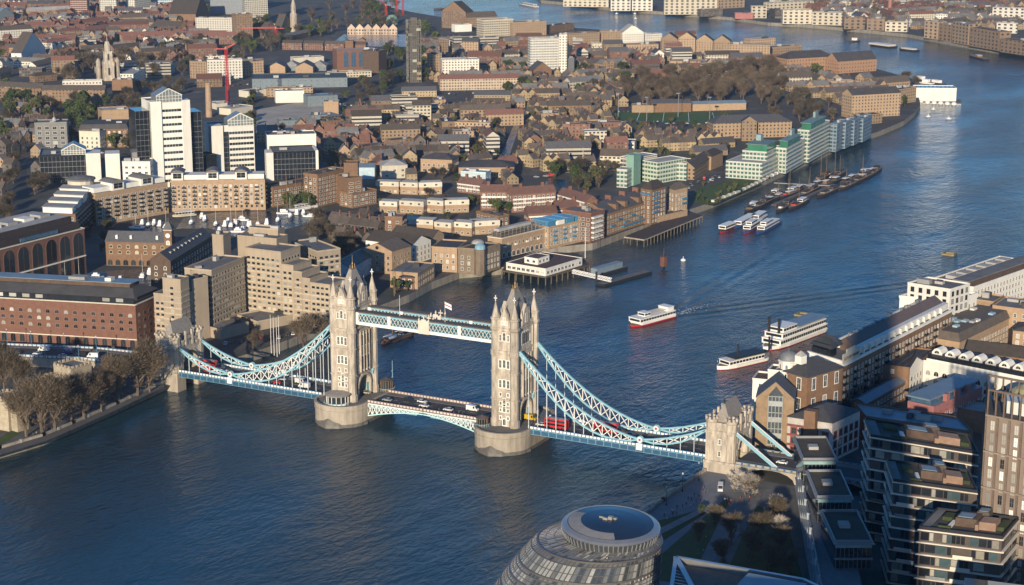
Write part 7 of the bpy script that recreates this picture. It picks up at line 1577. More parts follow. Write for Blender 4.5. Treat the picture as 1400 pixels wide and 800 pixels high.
FB('cream office with columned front at the top',660,51,702,49,22,20,F_CRM,RLGT,cat='office building'); FB('white stepped flats with dark bands near the top',621,72,682,70,18,20,F_BND,RDRK); FB('white attic on the stepped flats near the top',628,66,670,60,9,16,F_WHT,RDRK); FB('small white block below the brown warehouses',622,44,645,43,9,12,WHT,RLGT)
FB('tan tower-like flats below the white stepped ones',595,74,613,73,18,14,F_TAN,RLGT); FB('tan flats with a white base, left of the pair above the red roof',584,103,604,103,27,14,F_TAN,RLGT); FB('broad tan flats with a white base above the red roof',605,106,655,105,23,16,F_WHT,RLGT); FB('cream Georgian terrace near the white slab tower',673,92,711,90,16,12,F_CRM,RBRO,'hip')
FB('long tan block with a red tiled roof across the centre top',602,124,711,122,15,12,FAC('galleried_tan', (.42,.33,.24), 3, 3, .55, .5, lite=.8),RRED,'gable_x',rh=4); FB('white and tan low terrace left of the canal head',550,133,597,132,8,10,F_YEL,SLATE,'gable_x'); FB('gabled tan terrace above the canal head',648,138,704,138,8,10,F_YEL,SLATE,'gable_x'); FB('pale gabled row below the long red roof',645,147,690,147,7,9,F_YEL,RBRO,'gable_x')
FB('brown flats by the river at the top centre',700,50,747,48,18,18,F_TAN,RGRY); FB('brown low roofs by the river right of the brown flats',748,46,785,41,9,14,F_BRN,RDRK)
o = FB('tall white slab block right of the centre top',725,101,764,100,46,13,FAC('white_slab', (.62,.60,.54), 3.2, 2.9, .8, .5, win=(.20,.22,.23), lite=.8),RLGT,cat='tower block'); FB('tall white stair tower of the slab block',764,104,775,104,54,12,F_WHT,RLGT,cat='tower block'); FB('grey brick annex beside the white slab',775,103,785,102,22,12,GREYW,RGRY)
FB('tan river warehouse row right of the white slab',776,62,820,60,15,16,F_TAN,RGRY); FB('tan river warehouse with flat bays',820,59,850,59,15,16,F_TAN,RBRO); FB('white gabled warehouse front in the river row',850,59,880,58,13,16,F_WHT,RLGT,'gable_y'); FB('low white block in the river row',880,57,905,56,9,14,F_WHT,RLGT)
for k in range(4): FB(['tall gabled brown warehouse, first in the river row','tall gabled brown warehouse, second in the river row','tall gabled brown warehouse, third in the river row','tall gabled brown warehouse, fourth in the river row'][k],903+24*k,71+k,926+24*k,71.5+k,17+2*(k==1),18,F_TAN,RBRO,'gable_y',cat='warehouse')
FB('long tan block with a brown roof below the river row',787,86,840,87,10,12,F_TAN,RBRO,'gable_x'); FB('curved brown terrace below the river row',856,73,900,72,11,14,F_TAN,RBRO); FB('blue-white banded block left of the curved terrace',783,70,797,70,15,12,F_BND,RLGT)
FB('dark red roofed school range before the bare tree belt',875,106,925,107,6,14,BRED,RRED,'hip',cat='school'); FB('grey roofed flats left of the banded cream flats',915,96,958,97,12,14,F_TAN,RGRY); FB('cream flats with banded balconies above the bare tree belt',965,103,1027,100,14,14,F_BND,RGRY); FB('broad tan flats with white eaves near the river bend',997,85,1052,86,23,20,F_TAN,RLGT); FB('tan flats right of the broad ones near the river bend',1025,64,1060,62,9,14,F_TAN,RLGT)
FB('old stone school with a central gable',780,127,823,123,14,12,F_CRM,RGRY,'gable_x',cat='school',rh=4); FB('dark brick chapel with a steep gable',730,109,754,108,13,18,BBRO,SLATE,'gable_y',cat='chapel',rh=8); FB('low tan range below the old school',777,140,824,138,7,10,F_TAN,RBRO,'gable_x'); FB('brown range left of the old school',750,120,784,118,8,10,F_TAN,RBRO,'gable_x'); FB('small white house below the chapel',730,120,742,119,10,9,F_WHT,RBRO,'hip')
FB('tan pavilion at the left of the sports pitch',864,154,893,154,9,12,BTAN,RGRY,cat='pavilion'); o = FB('dark roofed grandstand behind the sports pitch',891,154,945,153,12,14,BBRO,SLATE,'gable_x',cat='grandstand',name='grandstand',rh=3); FB('long curved roof shed beside the grandstand',947,152,1020,150,9,12,BTAN,RBLU,'gable_x',cat='shed',rh=2)
FB('tan institutional block with a clock gable above the green flats',975,190,1082,187,20,20,F_TAN,SLATE,'hip',cat='school',rh=6); o = FB('pedimented centre of the institutional block',1014,193,1034,193,26,8,F_TAN,SLATE,'gable_y',cat='school'); FB('grey slated terrace in front of the institutional block',962,204,1005,201,7,10,F_YEL,SLATE,'gable_x'); FB('second grey slated terrace in front of the institutional block',950,215,995,212,7,10,F_YEL,SLATE,'gable_x')
FB('tan flats at the river bend left of the brick warehouses',1052,80,1096,77,14,16,F_TAN,RGRY); FB('large brick warehouse with a dark hipped roof at the river bend',1076,101,1140,97,19,24,FAC('bend_brick', (.30,.18,.11), 4, 4, .3, .4, lite=.4),RDRK,'hip',cat='warehouse'); FB('second brick warehouse with twin dark roofs at the river bend',1145,101,1198,97,16,22,FAC('bend_brick'),RDRK,'gable_x',cat='warehouse'); FB('cream hall with a dark roof left of the river bend trees',1067,121,1110,120,14,14,F_CRM,RBRO,'gable_x'); FB('low tan wall building at the river bend',1128,122,1168,121,10,10,BTAN,RLGT)
FB('gabled tan flats on the pier head by the white boatyard',1164,162,1230,158,30,18,F_TAN,RDRK,'gable_x',rh=5); FB('grey brick flats beside the white boatyard',1229,143,1252,139,19,16,F_TAN,RDRK); FB('low brown roofs behind the pier head flats',1196,124,1244,120,9,14,F_TAN,RBRO,'gable_x'); FB('pale ground floor range below the pier head flats',1172,172,1206,168,12,12,F_TAN,RBRO)
# beyond the river bend
_s = (F_CRM,F_TAN,F_WHT,F_BRN)
F_CRM = FAC('bank_cream', (.46,.41,.32), 8, 4.6, .45, .5, lite=.1); F_TAN = FAC('bank_tan', (.30,.22,.15), 8, 4.6, .42, .5, lite=.2); F_WHT = FAC('bank_white', (.58,.55,.48), 8, 4.6, .45, .5, lite=.1); F_BRN = FAC('bank_brown', (.20,.14,.095), 8, 4.6, .42, .5, lite=.4)
for a in (('cream crescent flats on the far bank',1070,33,1110,33,18,18,F_CRM,RLGT),('cream crescent flats right half on the far bank',1110,34,1151,35,16,18,F_CRM,RLGT),('tan flats behind the crescent on the far bank',1052,14,1112,11,9,16,F_CRM,RLGT),('brick wharf building on the far bank, left of the white boat',1154,40,1182,40,15,14,F_BRN,RBRO),('brick wharf building on the far bank, right of the gap',1185,41,1209,42,15,14,F_BRN,RBRO),('cream wharf building on the far bank',1210,43,1240,44,12,14,F_CRM,RLGT),('tall tan warehouse on the far bank at the right',1263,52,1282,54,22,16,F_TAN,RGRY),('tall brown warehouse on the far bank at the right',1283,55,1299,57,21,16,F_BRN,RLGT),('grey-tan warehouse with a sloping roof on the far bank',1301,58,1323,62,26,16,F_TAN,RBLU),('dark tan warehouse pair on the far bank at the right',1325,63,1366,70,24,16,F_BRN,RBRO),('low brown wharf at the right edge of the far bank',1367,71,1400,76,17,16,F_BRN,RBRO),('white block with red ends on the far bank at the right edge',1356,31,1400,33,19,14,F_WHT,RLGT),('low cream terrace on the far bank at the top',770,9,832,10,9,14,F_CRM,RGRY),('white wharf flats, left of the pair on the far bank top',835,15,862,15,16,16,F_WHT,RGRY),('white wharf flats, right of the pair on the far bank top',864,15,892,15,16,16,F_WHT,RGRY),('cream-green flats on the far bank top',908,20,980,20,19,18,F_CRM,RGRY),('dark pub building on the far bank top',958,23,988,22,9,12,F_DRK,RDRK),('pale tower-like flats on the far bank top',1027,25,1048,25,15,14,F_CRM,RLGT),('pinkish low building on the far bank top',1005,26,1030,26,7,14,M('pink_render'),RLGT),('tan block at the top edge of the far bank',985,12,1018,10,12,14,F_TAN,RGRY),('white house row with gables on the far bank right',1362,45,1390,46,12,12,F_WHT,SLATE)):
    FB(*a)
F_CRM,F_TAN,F_WHT,F_BRN = _s
# green and blue glass flats on the river
o = FB('pale green slab of the left glass flats',856,253,866,254,40,12,GRNM,GRNM,units=0); FB('curved cream and red banded wing of the green flats',867,248,898,242,30,14,FAC('green_banded', (.36,.30,.24), 3, 3.2, .8, .5, win=(.05,.06,.05), lite=.4, band=(.60,.60,.53)),RLGT,units=0); FB('low balconied end of the green flats',843,256,857,257,24,12,F_GRN,RLGT,units=0)
o = FB('green glass flats with a sloping pale roof',899,251,938,244,27,16,FAC('green_banded2', (.34,.42,.33), 3, 3.2, .7, .5, win=(.05,.09,.07), lite=.5, band=(.55,.56,.48)),RLGT,units=0); FB('grey-green end block of the glass flats',938,247,949,240,22,14,F_GRN,RGRY,units=0); FB('tan terrace right of the glass flats',949,246,972,231,16,12,F_TAN,RBRO,'gable_x'); FB('brown house by the riverside park',972,233,988,226,18,12,BTAN,RBRO,'hip')
for a in (('lowest white terrace of the stepped riverside flats',992,243,1041,246.5,22,(1064,236)),('second white terrace of the stepped riverside flats',1014,240,1047,242.5,33,(1066,233)),('third stepped riverside block with a green glass top',1060,236,1074,237.5,33,(1099,223)),('tallest stepped riverside block with a round green glass top',1089,221,1105,222.5,42,(1133,207))):
    lab,x0,y0,x1,y1,hp,d = a; o = FB(lab,x0,y0,x1,y1,hp,d,F_GRN,RLGT,units=1)
    for j in range(1,int(o.h/3.2)):
        q = MB(); c = o.c; q.bar((*c[0],j*3.2),(*c[1],j*3.2),2.0,.4); q.bar((*c[1],j*3.2),(*c[2],j*3.2),2.0,.4); q.build('balcony', M('balcony_white', (.52,.53,.49), .6), o.root)
    if 'green' in lab or 'second' in lab: lbox(o, 'glass_storey', .15, .95, .1, .75, o.h, o.h+5, GRNG); lbox(o, 'roof_slab', .1, .98, .06, .8, o.h+5, o.h+5.5, M('green_rim', (.16,.22,.185), .5)); lbox(o, 'service_core', .2, .4, .6, .75, o.h+5.5, o.h+10, M('blue_green_core', (.20,.28,.29), .5))
for k in range(4): o = FB(['blue glazed flats next to the stepped white ones','second blue glazed flats in the row','third blue glazed flats in the row','last blue glazed flats at the river bend end'][k],1134+12*k,207-4.5*k,1143+12*k,208-4.5*k,36-2*k,(1155+12*k,201-4.5*k),F_BLU,RBLU,units=1)
river_wall('long white promenade rail below the stepped riverside flats', [tuple(at(x,y,0).xy) for x,y in ((1050,251.5),(1095,230),(1140,209.5))], 1.6, 1.6, mat=WHT)
river_wall('white capped wall of the small riverside park', [tuple(at(x,y,0).xy) for x,y in ((975,284.5),(1012,270),(1050,251.5))], 1.3, 1.6, mat=CREAM)
sheet('lawn', [(948,279),(975,280),(1042,251),(1010,244),(950,259)], Z2, M('park_grass', (.055,.085,.022), .95, .35, .08), 'green lawn of the small riverside park')
sheet('sports_pitch', [(831,166),(984,168),(982,154),(842,153)], Z2, M('pitch_grass', (.05,.105,.03), .95, .15, .03), 'green sports pitch before the bare tree belt', cat='pitch')
for k in range(5):
    p, r_ = at(842+33*k,154,G), at(834+36*k,166.5,G); q = MB(); q.bar((p.x,p.y,G+.05),(r_.x,r_.y,G+.05),.5,.04); q.build('pitch_line', WHITE); tag(bpy.data.objects[q and 'pitch_line' if k == 0 else 'pitch_line.%03d' % k], 'white painted line across the sports pitch', 'line', 'pitch lines', 'structure')
for k, x in enumerate((845,884,927,970)):
    p = at(x,160+6*(k%2),G); q = MB(); q.lathe(p.x,p.y,[(.35,G),(.2,G+22)],6); q.box(p.x-1.6,p.x+1.6,p.y-1.6,p.y+1.6,G+22,G+23); tag(q.build('floodlight_mast', STEEL), ['floodlight mast at the left end of the pitch','floodlight mast left of the pitch centre','floodlight mast right of the pitch centre','floodlight mast at the right end of the pitch'][k], 'floodlight')
# further blocks around the depot and through the housing
for a in (('pale shed beside the red crane foot',316,158,346,153,8,18,CREAM,RLGT),('pale long shed below the red crane',296,150,318,148,7,20,CREAM,RLGT),('blue-grey shed at the near side of the depot yard',426,168,448,167,9,14,F_BLS,RBLU),('dark block between the black glass cube and the depot',398,196,430,194,14,14,F_DRK,RDRK),('brown block right of the depot yard',444,182,470,179,15,14,F_BRN,RDRK),('tan block below the depot yard',470,200,500,197,13,13,F_TAN,RGRY),('dark red block among the streets behind the brown flats',500,212,528,209,11,12,F_RED,RDRK),('brown flats in the streets left of the canal foot',536,206,566,203,13,12,F_BRN,RBRO),('dark blue roofed workshop behind the black glass cube',440,168,466,166,8,22,F_DRK,RBLU),('pale low shed along the depot edge',362,188,392,187,6,14,F_BLS,RLGT)): FB(*a)
random.seed(88); nb = 0
for zx, zy, zw, zh, n_, wh, hh in ((470,150,215,62,16,'among the brown houses left of the canal',(9,16)),(722,152,110,78,10,'among the brown houses right of the canal',(9,15)),(0,10,320,110,26,'in the streets at the upper left',(8,16)),(600,60,420,45,16,'in the streets behind the distant warehouses',(10,18)),(1060,0,330,34,16,'beyond the river at the top right',(8,15))):
    done = 0
    for _ in range(400):
        if done >= n_: break
        x, y = random.uniform(zx,zx+zw), random.uniform(zy,zy+zh); p = at(x,y,G); ang = HEAD-pi/2+random.choice((.1,.2,.15,1.7,-.2)); w_, d_ = random.uniform(16,42), random.uniform(10,13)
        cs = [(p.x+cos(ang)*s*w_-sin(ang)*t*d_, p.y+sin(ang)*s*w_+cos(ang)*t*d_) for s in (0,.5,1) for t in (0,1)]
        if any(infoot(c_,4) for c_ in cs): continue
        wl, wn = random.choice(((F_WHT,'white'),(F_CRM,'cream'),(F_TAN,'tan'),(F_BRN,'brown'),(F_RED,'red brick'),(F_BND,'banded grey'),(F_DRK,'dark'))); fl = random.random() < .55
        block('flats_block', '%s %s-roofed flats %s' % (wn, 'flat' if fl else 'pitch', wh), 'flats', (p.x,p.y), (p.x+cos(ang)*w_,p.y+sin(ang)*w_), d_, random.uniform(*hh), wl, random.choice((RGRY,RDRK,RLGT)) if fl else random.choice((RBRO,SLATE,RRED)), 'flat' if fl else 'gable_x', world=True, parapet=.5, group='%s %s roofed blocks %s' % (wn, 'flat' if fl else 'pitched', wh), units=2); done += 1
# landmarks
def church(px, py, label, s, w0):
    p = at(px,py,G); r = tag(empty('church', (p.x,p.y,G), radians(-40)), label, 'church'); q = MB()
    q.box(-7*s,7*s,-6*s,6*s,0,26*s); q.box(-5.4*s,5.4*s,-5*s,5*s,26*s,40*s); q.box(-6*s,6*s,-5.6*s,5.6*s,25.4*s,26.6*s); q.box(-5.9*s,5.9*s,-5.4*s,5.4*s,39.4*s,40.4*s); q.lathe(0,0,[(4*s,40*s),(4*s,50*s),(3.2*s,50.4*s),(3.2*s,53*s),(.5*s,54*s),(.3*s,62*s)],8,0)
    q.build('tower', w0, r)
    for x in (-1,1):
        q = MB(); q.lathe(13*x*s,2,[(3*s,0),(3*s,24*s),(3.4*s,25*s),(2.6*s,28*s),(.4*s,31*s)],8); q.build('corner_turret', w0, r)
    q = MB(); q.box(-12*s,12*s,6*s,42*s,0,16*s); q.build('nave', w0, r)
    q = MB(); q.add([(-12.5*s,6*s,16*s),(12.5*s,6*s,16*s),(12.5*s,42*s,16*s),(-12.5*s,42*s,16*s),(0,6*s,22*s),(0,42*s,22*s)], [(0,4,5,3),(1,2,5,4),(0,1,4),(2,3,5)]); q.build('roof', SLATE, r)
    for z, w, h in ((28,2.2,9),(8,2.4,10)): ob('window', win_mesh(w*s,h*s,'arch',w0,GLASS,.5), r, (0,(-5.05 if z > 20 else -6.05)*s,z*s))
church(149,110,'white Baroque church with a tiered tower and corner turrets at the upper left',.8,STONE)
p = at(402,45,G); r = tag(empty('church', (p.x,p.y,G)), 'slim pale church spire among the upper trees', 'church'); q = MB(); q.lathe(0,0,[(5,0),(5,26),(3.6,28),(3.4,38),(1.2,46),(.2,62)],8); q.build('spire', STONE, r); q = MB(); q.box(-8,8,5,30,0,12); q.build('nave', STONE, r)
p = at(145+138,165,G); q = MB(); q.lathe(at(286,160,G).x,at(286,160,G).y,[(3.2,G),(2.6,G+31),(2.9,G+31.5),(2.9,G+32.5)],12); tag(q.build('chimney', M('chimney_tan', (.38,.27,.18), .85)), 'tall tan chimney between the white office towers and the depot', 'chimney')
# tower wrapped in scaffolding
p = at(566,112,G); r = tag(empty('scaffolded_tower', (p.x,p.y,G), radians(-50)), 'tall dark tower wrapped in scaffolding at the top centre', 'tower'); q = MB()
q.box(-5,5,-5,5,0,62); q.box(-3.5,3.5,-3.5,3.5,62,70); q.build('tower', M('tower_dark', (.11,.10,.085), .8), r)
q = MB(); random.seed(4)
for j in range(25):
    z = j*2.8
    for a, b in (((-7,-7),(7,-7)),((7,-7),(7,7)),((7,7),(-7,7)),((-7,7),(-7,-7))):
        q.bar((*a,z),(*b,z),.4,.3); 
        if j < 24: q.bar((*lerp(a,b,random.random()),z),(*lerp(a,b,random.random()),z+2.8),.3)
for a in range(4):
    A, Bq = ((-7,-7),(7,-7),(7,7),(-7,7))[a], ((-7,-7),(7,-7),(7,7),(-7,7))[(a+1)%4]
    for k in range(6): pq = lerp(A,Bq,k/6); q.bar((*pq,0),(*pq,68),.3)
q.build('scaffolding', M('scaffold_dark', (.15,.14,.12), .7), r)
for j in range(14):
    q = MB(); x = random.choice((-7.1,-2.4,2.3)); z = random.randint(1,22)*2.8; q.box(x,x+4.6,-7.3,-7.15,z,z+2.6); q.build('netting', random.choice((M('net_pale', (.32,.32,.27), .8),M('net_dark', (.07,.075,.07), .9),M('net_tan', (.28,.21,.14), .8))), r)
    q = MB(); y = random.choice((-7.1,-2.4,2.3)); z = random.randint(1,22)*2.8; q.box(-7.3,-7.15,y,y+4.6,z,z+2.6); q.build('netting', random.choice((M('net_pale'),M('net_dark'))), r)
# cranes
def crane(px, py, h, jibdir, jl, label, m=RED):
    p = at(px,py,G); r = tag(empty('tower_crane', (p.x,p.y,G)), label, 'crane'); q = MB(); s = 1.1
    for x in (-s,s):
        for y in (-s,s): q.bar((x,y,0),(x,y,h),.35)
    n = int(h/2.4)
    for k in range(n):
        z, z2 = k*h/n, (k+1)*h/n
        for a, b in (((-s,-s),(s,-s)),((s,-s),(s,s)),((s,s),(-s,s)),((-s,s),(-s,-s))): q.bar((*a,z),(*b,z2),.24)
    q.build('mast', m, r); q = MB(); d = Vector((jibdir[0],jibdir[1],0)).normalized(); up = Vector((0,0,jibdir[2]))
    a, b = Vector((0,0,h)), Vector((0,0,h))+d*jl+up*jl; q.bar(a,b,.5); q.bar(a+Vector((0,0,1.8)),b,.4); q.bar(a-d*10,a,1.0,.8)
    for k in range(int(jl/3)): t = k/int(jl/3); q.bar(a.lerp(b,t), (a+Vector((0,0,1.8))).lerp(b,min(1,t+.06)), .24)
    q.build('jib', m, r); q = MB(); q.cbox(0,0,h-.5,2,2,2.6); q.build('cab', M('crane_cab', (.3,.25,.2), .6), r); return r
crane(312,148,58,(RT.x,RT.y,.55),9,'tall red lattice tower crane behind the white office towers')
crane(378,62,22,(-RT.x,-RT.y,.0),46,'red crane with a long level jib below the tall pale slab'); crane(528,22,16,(.3,1,.5),20,'small red crane among the trees by the upper river',RED); crane(543,20,34,(.3,.6,1.0),18,'left red crane mast by the upper river'); crane(551,20,30,(.2,.6,1.0),16,'right red crane mast by the upper river')
q = MB(); p = at(536,33,G); q.lathe(p.x,p.y,[(9,G),(9,G+6),(7.5,G+10),(4,G+13),(.3,G+14)],14); tag(q.build('green_dome', M('green_copper2', (.18,.33,.27), .6)), 'green domed pavilion by the upper river', 'dome')
q = MB(); p = at(1216,21,G); q.lathe(p.x,p.y,[(3,G),(2.5,G+40)],8); tag(q.build('chimney', M('brick_chimney_red', (.30,.14,.10), .8)), 'slim reddish chimney beyond the river at the top right', 'chimney')

# ------------------------------------------------------------ small houses in rows
def project(p):
    d = Vector(p)-CAM; w = d.dot(FW); return 700+F_PX*d.dot(RT)/w, 400-F_PX*d.dot(UP)/w
HOUSES = []
def zone(poly, ang0, W_, D_, gap, kinds, label, group, hh=6.0, brk=.12, seed=1):
    rnd = random.Random(seed); pts = [at(x,y,G) for x,y in poly]; taken = []
    turn = {}
    for fam in range(3):
        ang = ang0+(0, pi/2, .5)[fam]; ca, sa = cos(ang), sin(ang)
        us = [p.x*ca+p.y*sa for p in pts]; vs_ = [-p.x*sa+p.y*ca for p in pts]; v = min(vs_)
        while v < max(vs_):
            u = min(us)+rnd.uniform(0,10); h = hh*rnd.choice((.8,1,1,1.15,1.5)); kd = rnd.choice(kinds)
            while u < max(us):
                if rnd.random() < brk: u += rnd.uniform(3,12); h = hh*rnd.choice((.8,1,1,1.15,1.5)); kd = rnd.choice(kinds)
                x, y = u*ca-v*sa, u*sa+v*ca; px, py = project((x,y,G))
                cell = (int(x//52), int(y//52))
                if cell not in turn: turn[cell] = random.Random(hash((cell, seed))).choice((0,0,1,2))
                if turn[cell] == fam and inpoly(px,py,poly) and not infoot((x,y),7) and not infoot((x-sa*D_,y+ca*D_),4) and not infoot((x+ca*W_,y+sa*W_),4):
                    cx, cy = x+ca*W_/2-sa*D_/2, y+sa*W_/2+ca*D_/2
                    if all((cx-q[0])**2+(cy-q[1])**2 > 40 for q in taken[-400:]):
                        taken.append((cx,cy)); HOUSES.append((x,y,ang,W_,D_,round(h,1),kd,label,group,'gable_y' if rnd.random() < .28 else 'gable_x',(Vector((x,y,G))-CAM).length))
                u += W_
            v += D_+gap*rnd.choice((.45,.7,1,1.2))
A0 = HEAD-pi/2
lab1 = 'small brown-roofed yellow brick house in the rows left of the canal'; lab2 = 'small brown-roofed yellow brick house in the rows right of the canal'; lab3 = 'small tan brick house in the rows below the sports pitch'
zone([(470,148),(700,148),(680,214),(575,208),(500,180),(470,172)], A0+.12, 7.5, 9, 13, ('YB','YB','YS'), lab1, 'houses left of the canal', 6.2, seed=3)
zone([(722,148),(826,150),(834,182),(858,200),(842,236),(735,240),(718,220)], A0+.30, 7.5, 9, 12, ('YB','YS','YB'), lab2, 'houses right of the canal', 6.2, seed=5)
zone([(862,186),(985,186),(970,206),(945,212),(905,210),(862,205)], A0+.25, 7.5, 9, 12, ('YB','YS'), lab3, 'houses below the sports pitch', 6.4, seed=8)
zone([(440,312),(520,300),(520,330),(497,352),(450,345)], A0-.55, 8, 9, 12, ('DB',), 'dark brick house with a brown roof in the shaded lane behind the concrete hotel', 'houses behind the concrete hotel', 6.5, seed=2)
zone([(540,250),(640,222),(735,236),(730,252),(640,262),(610,245)], A0+.2, 8, 9, 16, ('YS','RB'), 'small house between the cream terraces and the canal foot', 'houses near the canal foot', 6, seed=4)
zone([(695,105),(860,105),(860,148),(700,148)], A0+.15, 8, 10, 16, ('YS','TS','YB'), 'house in the rows around the old school', 'houses around the old school', 6.5, seed=6)
zone([(780,72),(1060,88),(1060,104),(860,104),(780,100)], A0+.1, 9, 10, 22, ('YS','RB','TS'), 'house behind the distant riverside warehouses', 'houses behind the riverside warehouses', 7, seed=7)
zone([(0,0),(170,-5),(300,62),(245,84),(120,80),(0,120)], A0-.2, 9, 10, 30, ('RB','TS','RB','WB','YS'), 'house in the red roofed streets at the upper left', 'houses at the upper left', 7, seed=9)
zone([(1050,98),(1210,122),(1200,155),(1060,125)], A0+.3, 9, 10, 20, ('TS','YS'), 'house near the river bend', 'houses near the river bend', 7, seed=10)
zone([(560,60),(720,62),(720,120),(610,124),(570,110)], A0+.1, 9, 10, 22, ('TS','YS','RB'), 'house in the streets left of the white slab block', 'houses left of the white slab block', 7, seed=11)
zone([(1050,0),(1400,0),(1400,44),(1240,40),(1150,30)], A0+.25, 10, 11, 20, ('RB','TS','YS','WB'), 'house beyond the river at the top right', 'houses beyond the river', 7, seed=12)
zone([(0,0),(280,-30),(260,20),(0,60)], A0, 10, 11, 34, ('TS','RB'), 'house at the top left corner', 'houses at the top left corner', 8, seed=14)
zone([(345,186),(430,180),(520,185),(600,214),(640,222),(540,240),(440,218),(436,205),(345,200)], A0+.15, 9, 11, 13, ('DB','YS','RB','TS'), 'house in the mixed streets behind the office blocks', 'houses behind the office blocks', 6.5, seed=16)
zone([(0,150),(60,150),(60,225),(0,290)], A0-.4, 9, 10, 20, ('DB','TS'), 'dark house at the left edge beside the queueing road', 'houses at the left edge', 7, seed=15)
RBRN2 = M('grey_brown_roof', (.095,.082,.074), .8, .3, .5)
KM = {'WB':(F_WHT,RGRY),'YB':(F_YEL,RBRO),'YS':(F_YEL,RBRN2),'TS':(F_TAN,RGRY),'RB':(F_RED,RRED),'DB':(F_DRK,RBRO)}
HOUSES.sort(key=lambda t: t[-1])
_hm = {}
def housegeo(W_, D_, h, st, wl, rf, ch):
    c = [(0,0),(W_,0),(W_,D_),(0,D_)]; wl.prism(c, 0, h, 0, False, uv=True)
    if st == 'gable_x':
        rh = D_*.42; wl.add([(W_,0,h),(W_,D_,h),(W_,D_/2,h+rh)],[(0,1,2)]); wl.add([(0,D_,h),(0,0,h),(0,D_/2,h+rh)],[(0,1,2)])
        rf.add([(-.1,-.4,h-.3),(W_+.1,-.4,h-.3),(W_+.1,D_/2,h+rh+.1),(-.1,D_/2,h+rh+.1),(-.1,D_+.4,h-.3),(W_+.1,D_+.4,h-.3)],[(0,1,2,3),(3,2,5,4)])
    else:
        rh = W_*.5; wl.add([(0,0,h),(W_,0,h),(W_/2,0,h+rh)],[(0,1,2)]); wl.add([(W_,D_,h),(0,D_,h),(W_/2,D_,h+rh)],[(0,1,2)])
        rf.add([(-.4,-.3,h-.3),(W_/2,-.3,h+rh+.1),(W_/2,D_+.3,h+rh+.1),(-.4,D_+.3,h-.3),(W_+.4,-.3,h-.3),(W_+.4,D_+.3,h-.3)],[(0,1,2,3),(1,4,5,2)])
    ch.box(W_*.8,W_*.8+.9,D_*.5-.6,D_*.5+.6,h+rh*.4,h+rh+1.5)
rest = {}
for i, (x,y,ang,W_,D_,h,kd,label,group,st,dist) in enumerate(HOUSES):
    if i < 295:
        key = (W_,D_,h,st,kd)
        if key not in _hm:
            a, b, c = MB(), MB(), MB(); housegeo(W_,D_,h,st,a,b,c); _hm[key] = (a.mesh('house_wall',[KM[kd][0]]), b.mesh('house_roof',[KM[kd][1]]), c.mesh('house_chimney',[BRED]))
        r = tag(empty('terraced_house', (x,y,G), ang), label, 'house', group)
        for nm, me in zip(('wall','roof','chimney'), _hm[key]): ob(nm, me, r)
    else:
        a, b, c = rest.setdefault('m', (MB(), MB(), MB())); 
        for src, tgt in zip((MB(),MB(),MB()), (a,b,c)): pass
        t = (MB(),MB(),MB()); housegeo(W_,D_,h,st,*t); ca, sa = cos(ang), sin(ang); mi = list(KM).index(kd)
        for s, off in zip(t, (0, 6, 12)):
            b0 = len(a.v); a.v += [(x+ca*v[0]-sa*v[1], y+sa*v[0]+ca*v[1], G+v[2]) for v in s.v]
            for fi, f in enumerate(s.f):
                a.f.append(tuple(b0+q for q in f)); a.m.append(off+mi if off < 12 else 12)
                if fi in s.uv: a.uv[len(a.f)-1] = s.uv[fi]
    addfoot([(x,y),(x+cos(ang)*W_,y+sin(ang)*W_),(x+cos(ang)*W_-sin(ang)*D_,y+sin(ang)*W_+cos(ang)*D_),(x-sin(ang)*D_,y+cos(ang)*D_)])
if rest:
    tag(rest['m'][0].build('distant_houses', [KM[k][0] for k in KM]+[KM[k][1] for k in KM]+[BRED]), 'mass of small houses in the distant streets on both sides of the river', 'houses', kind='stuff')
print('HOUSES', len(HOUSES))
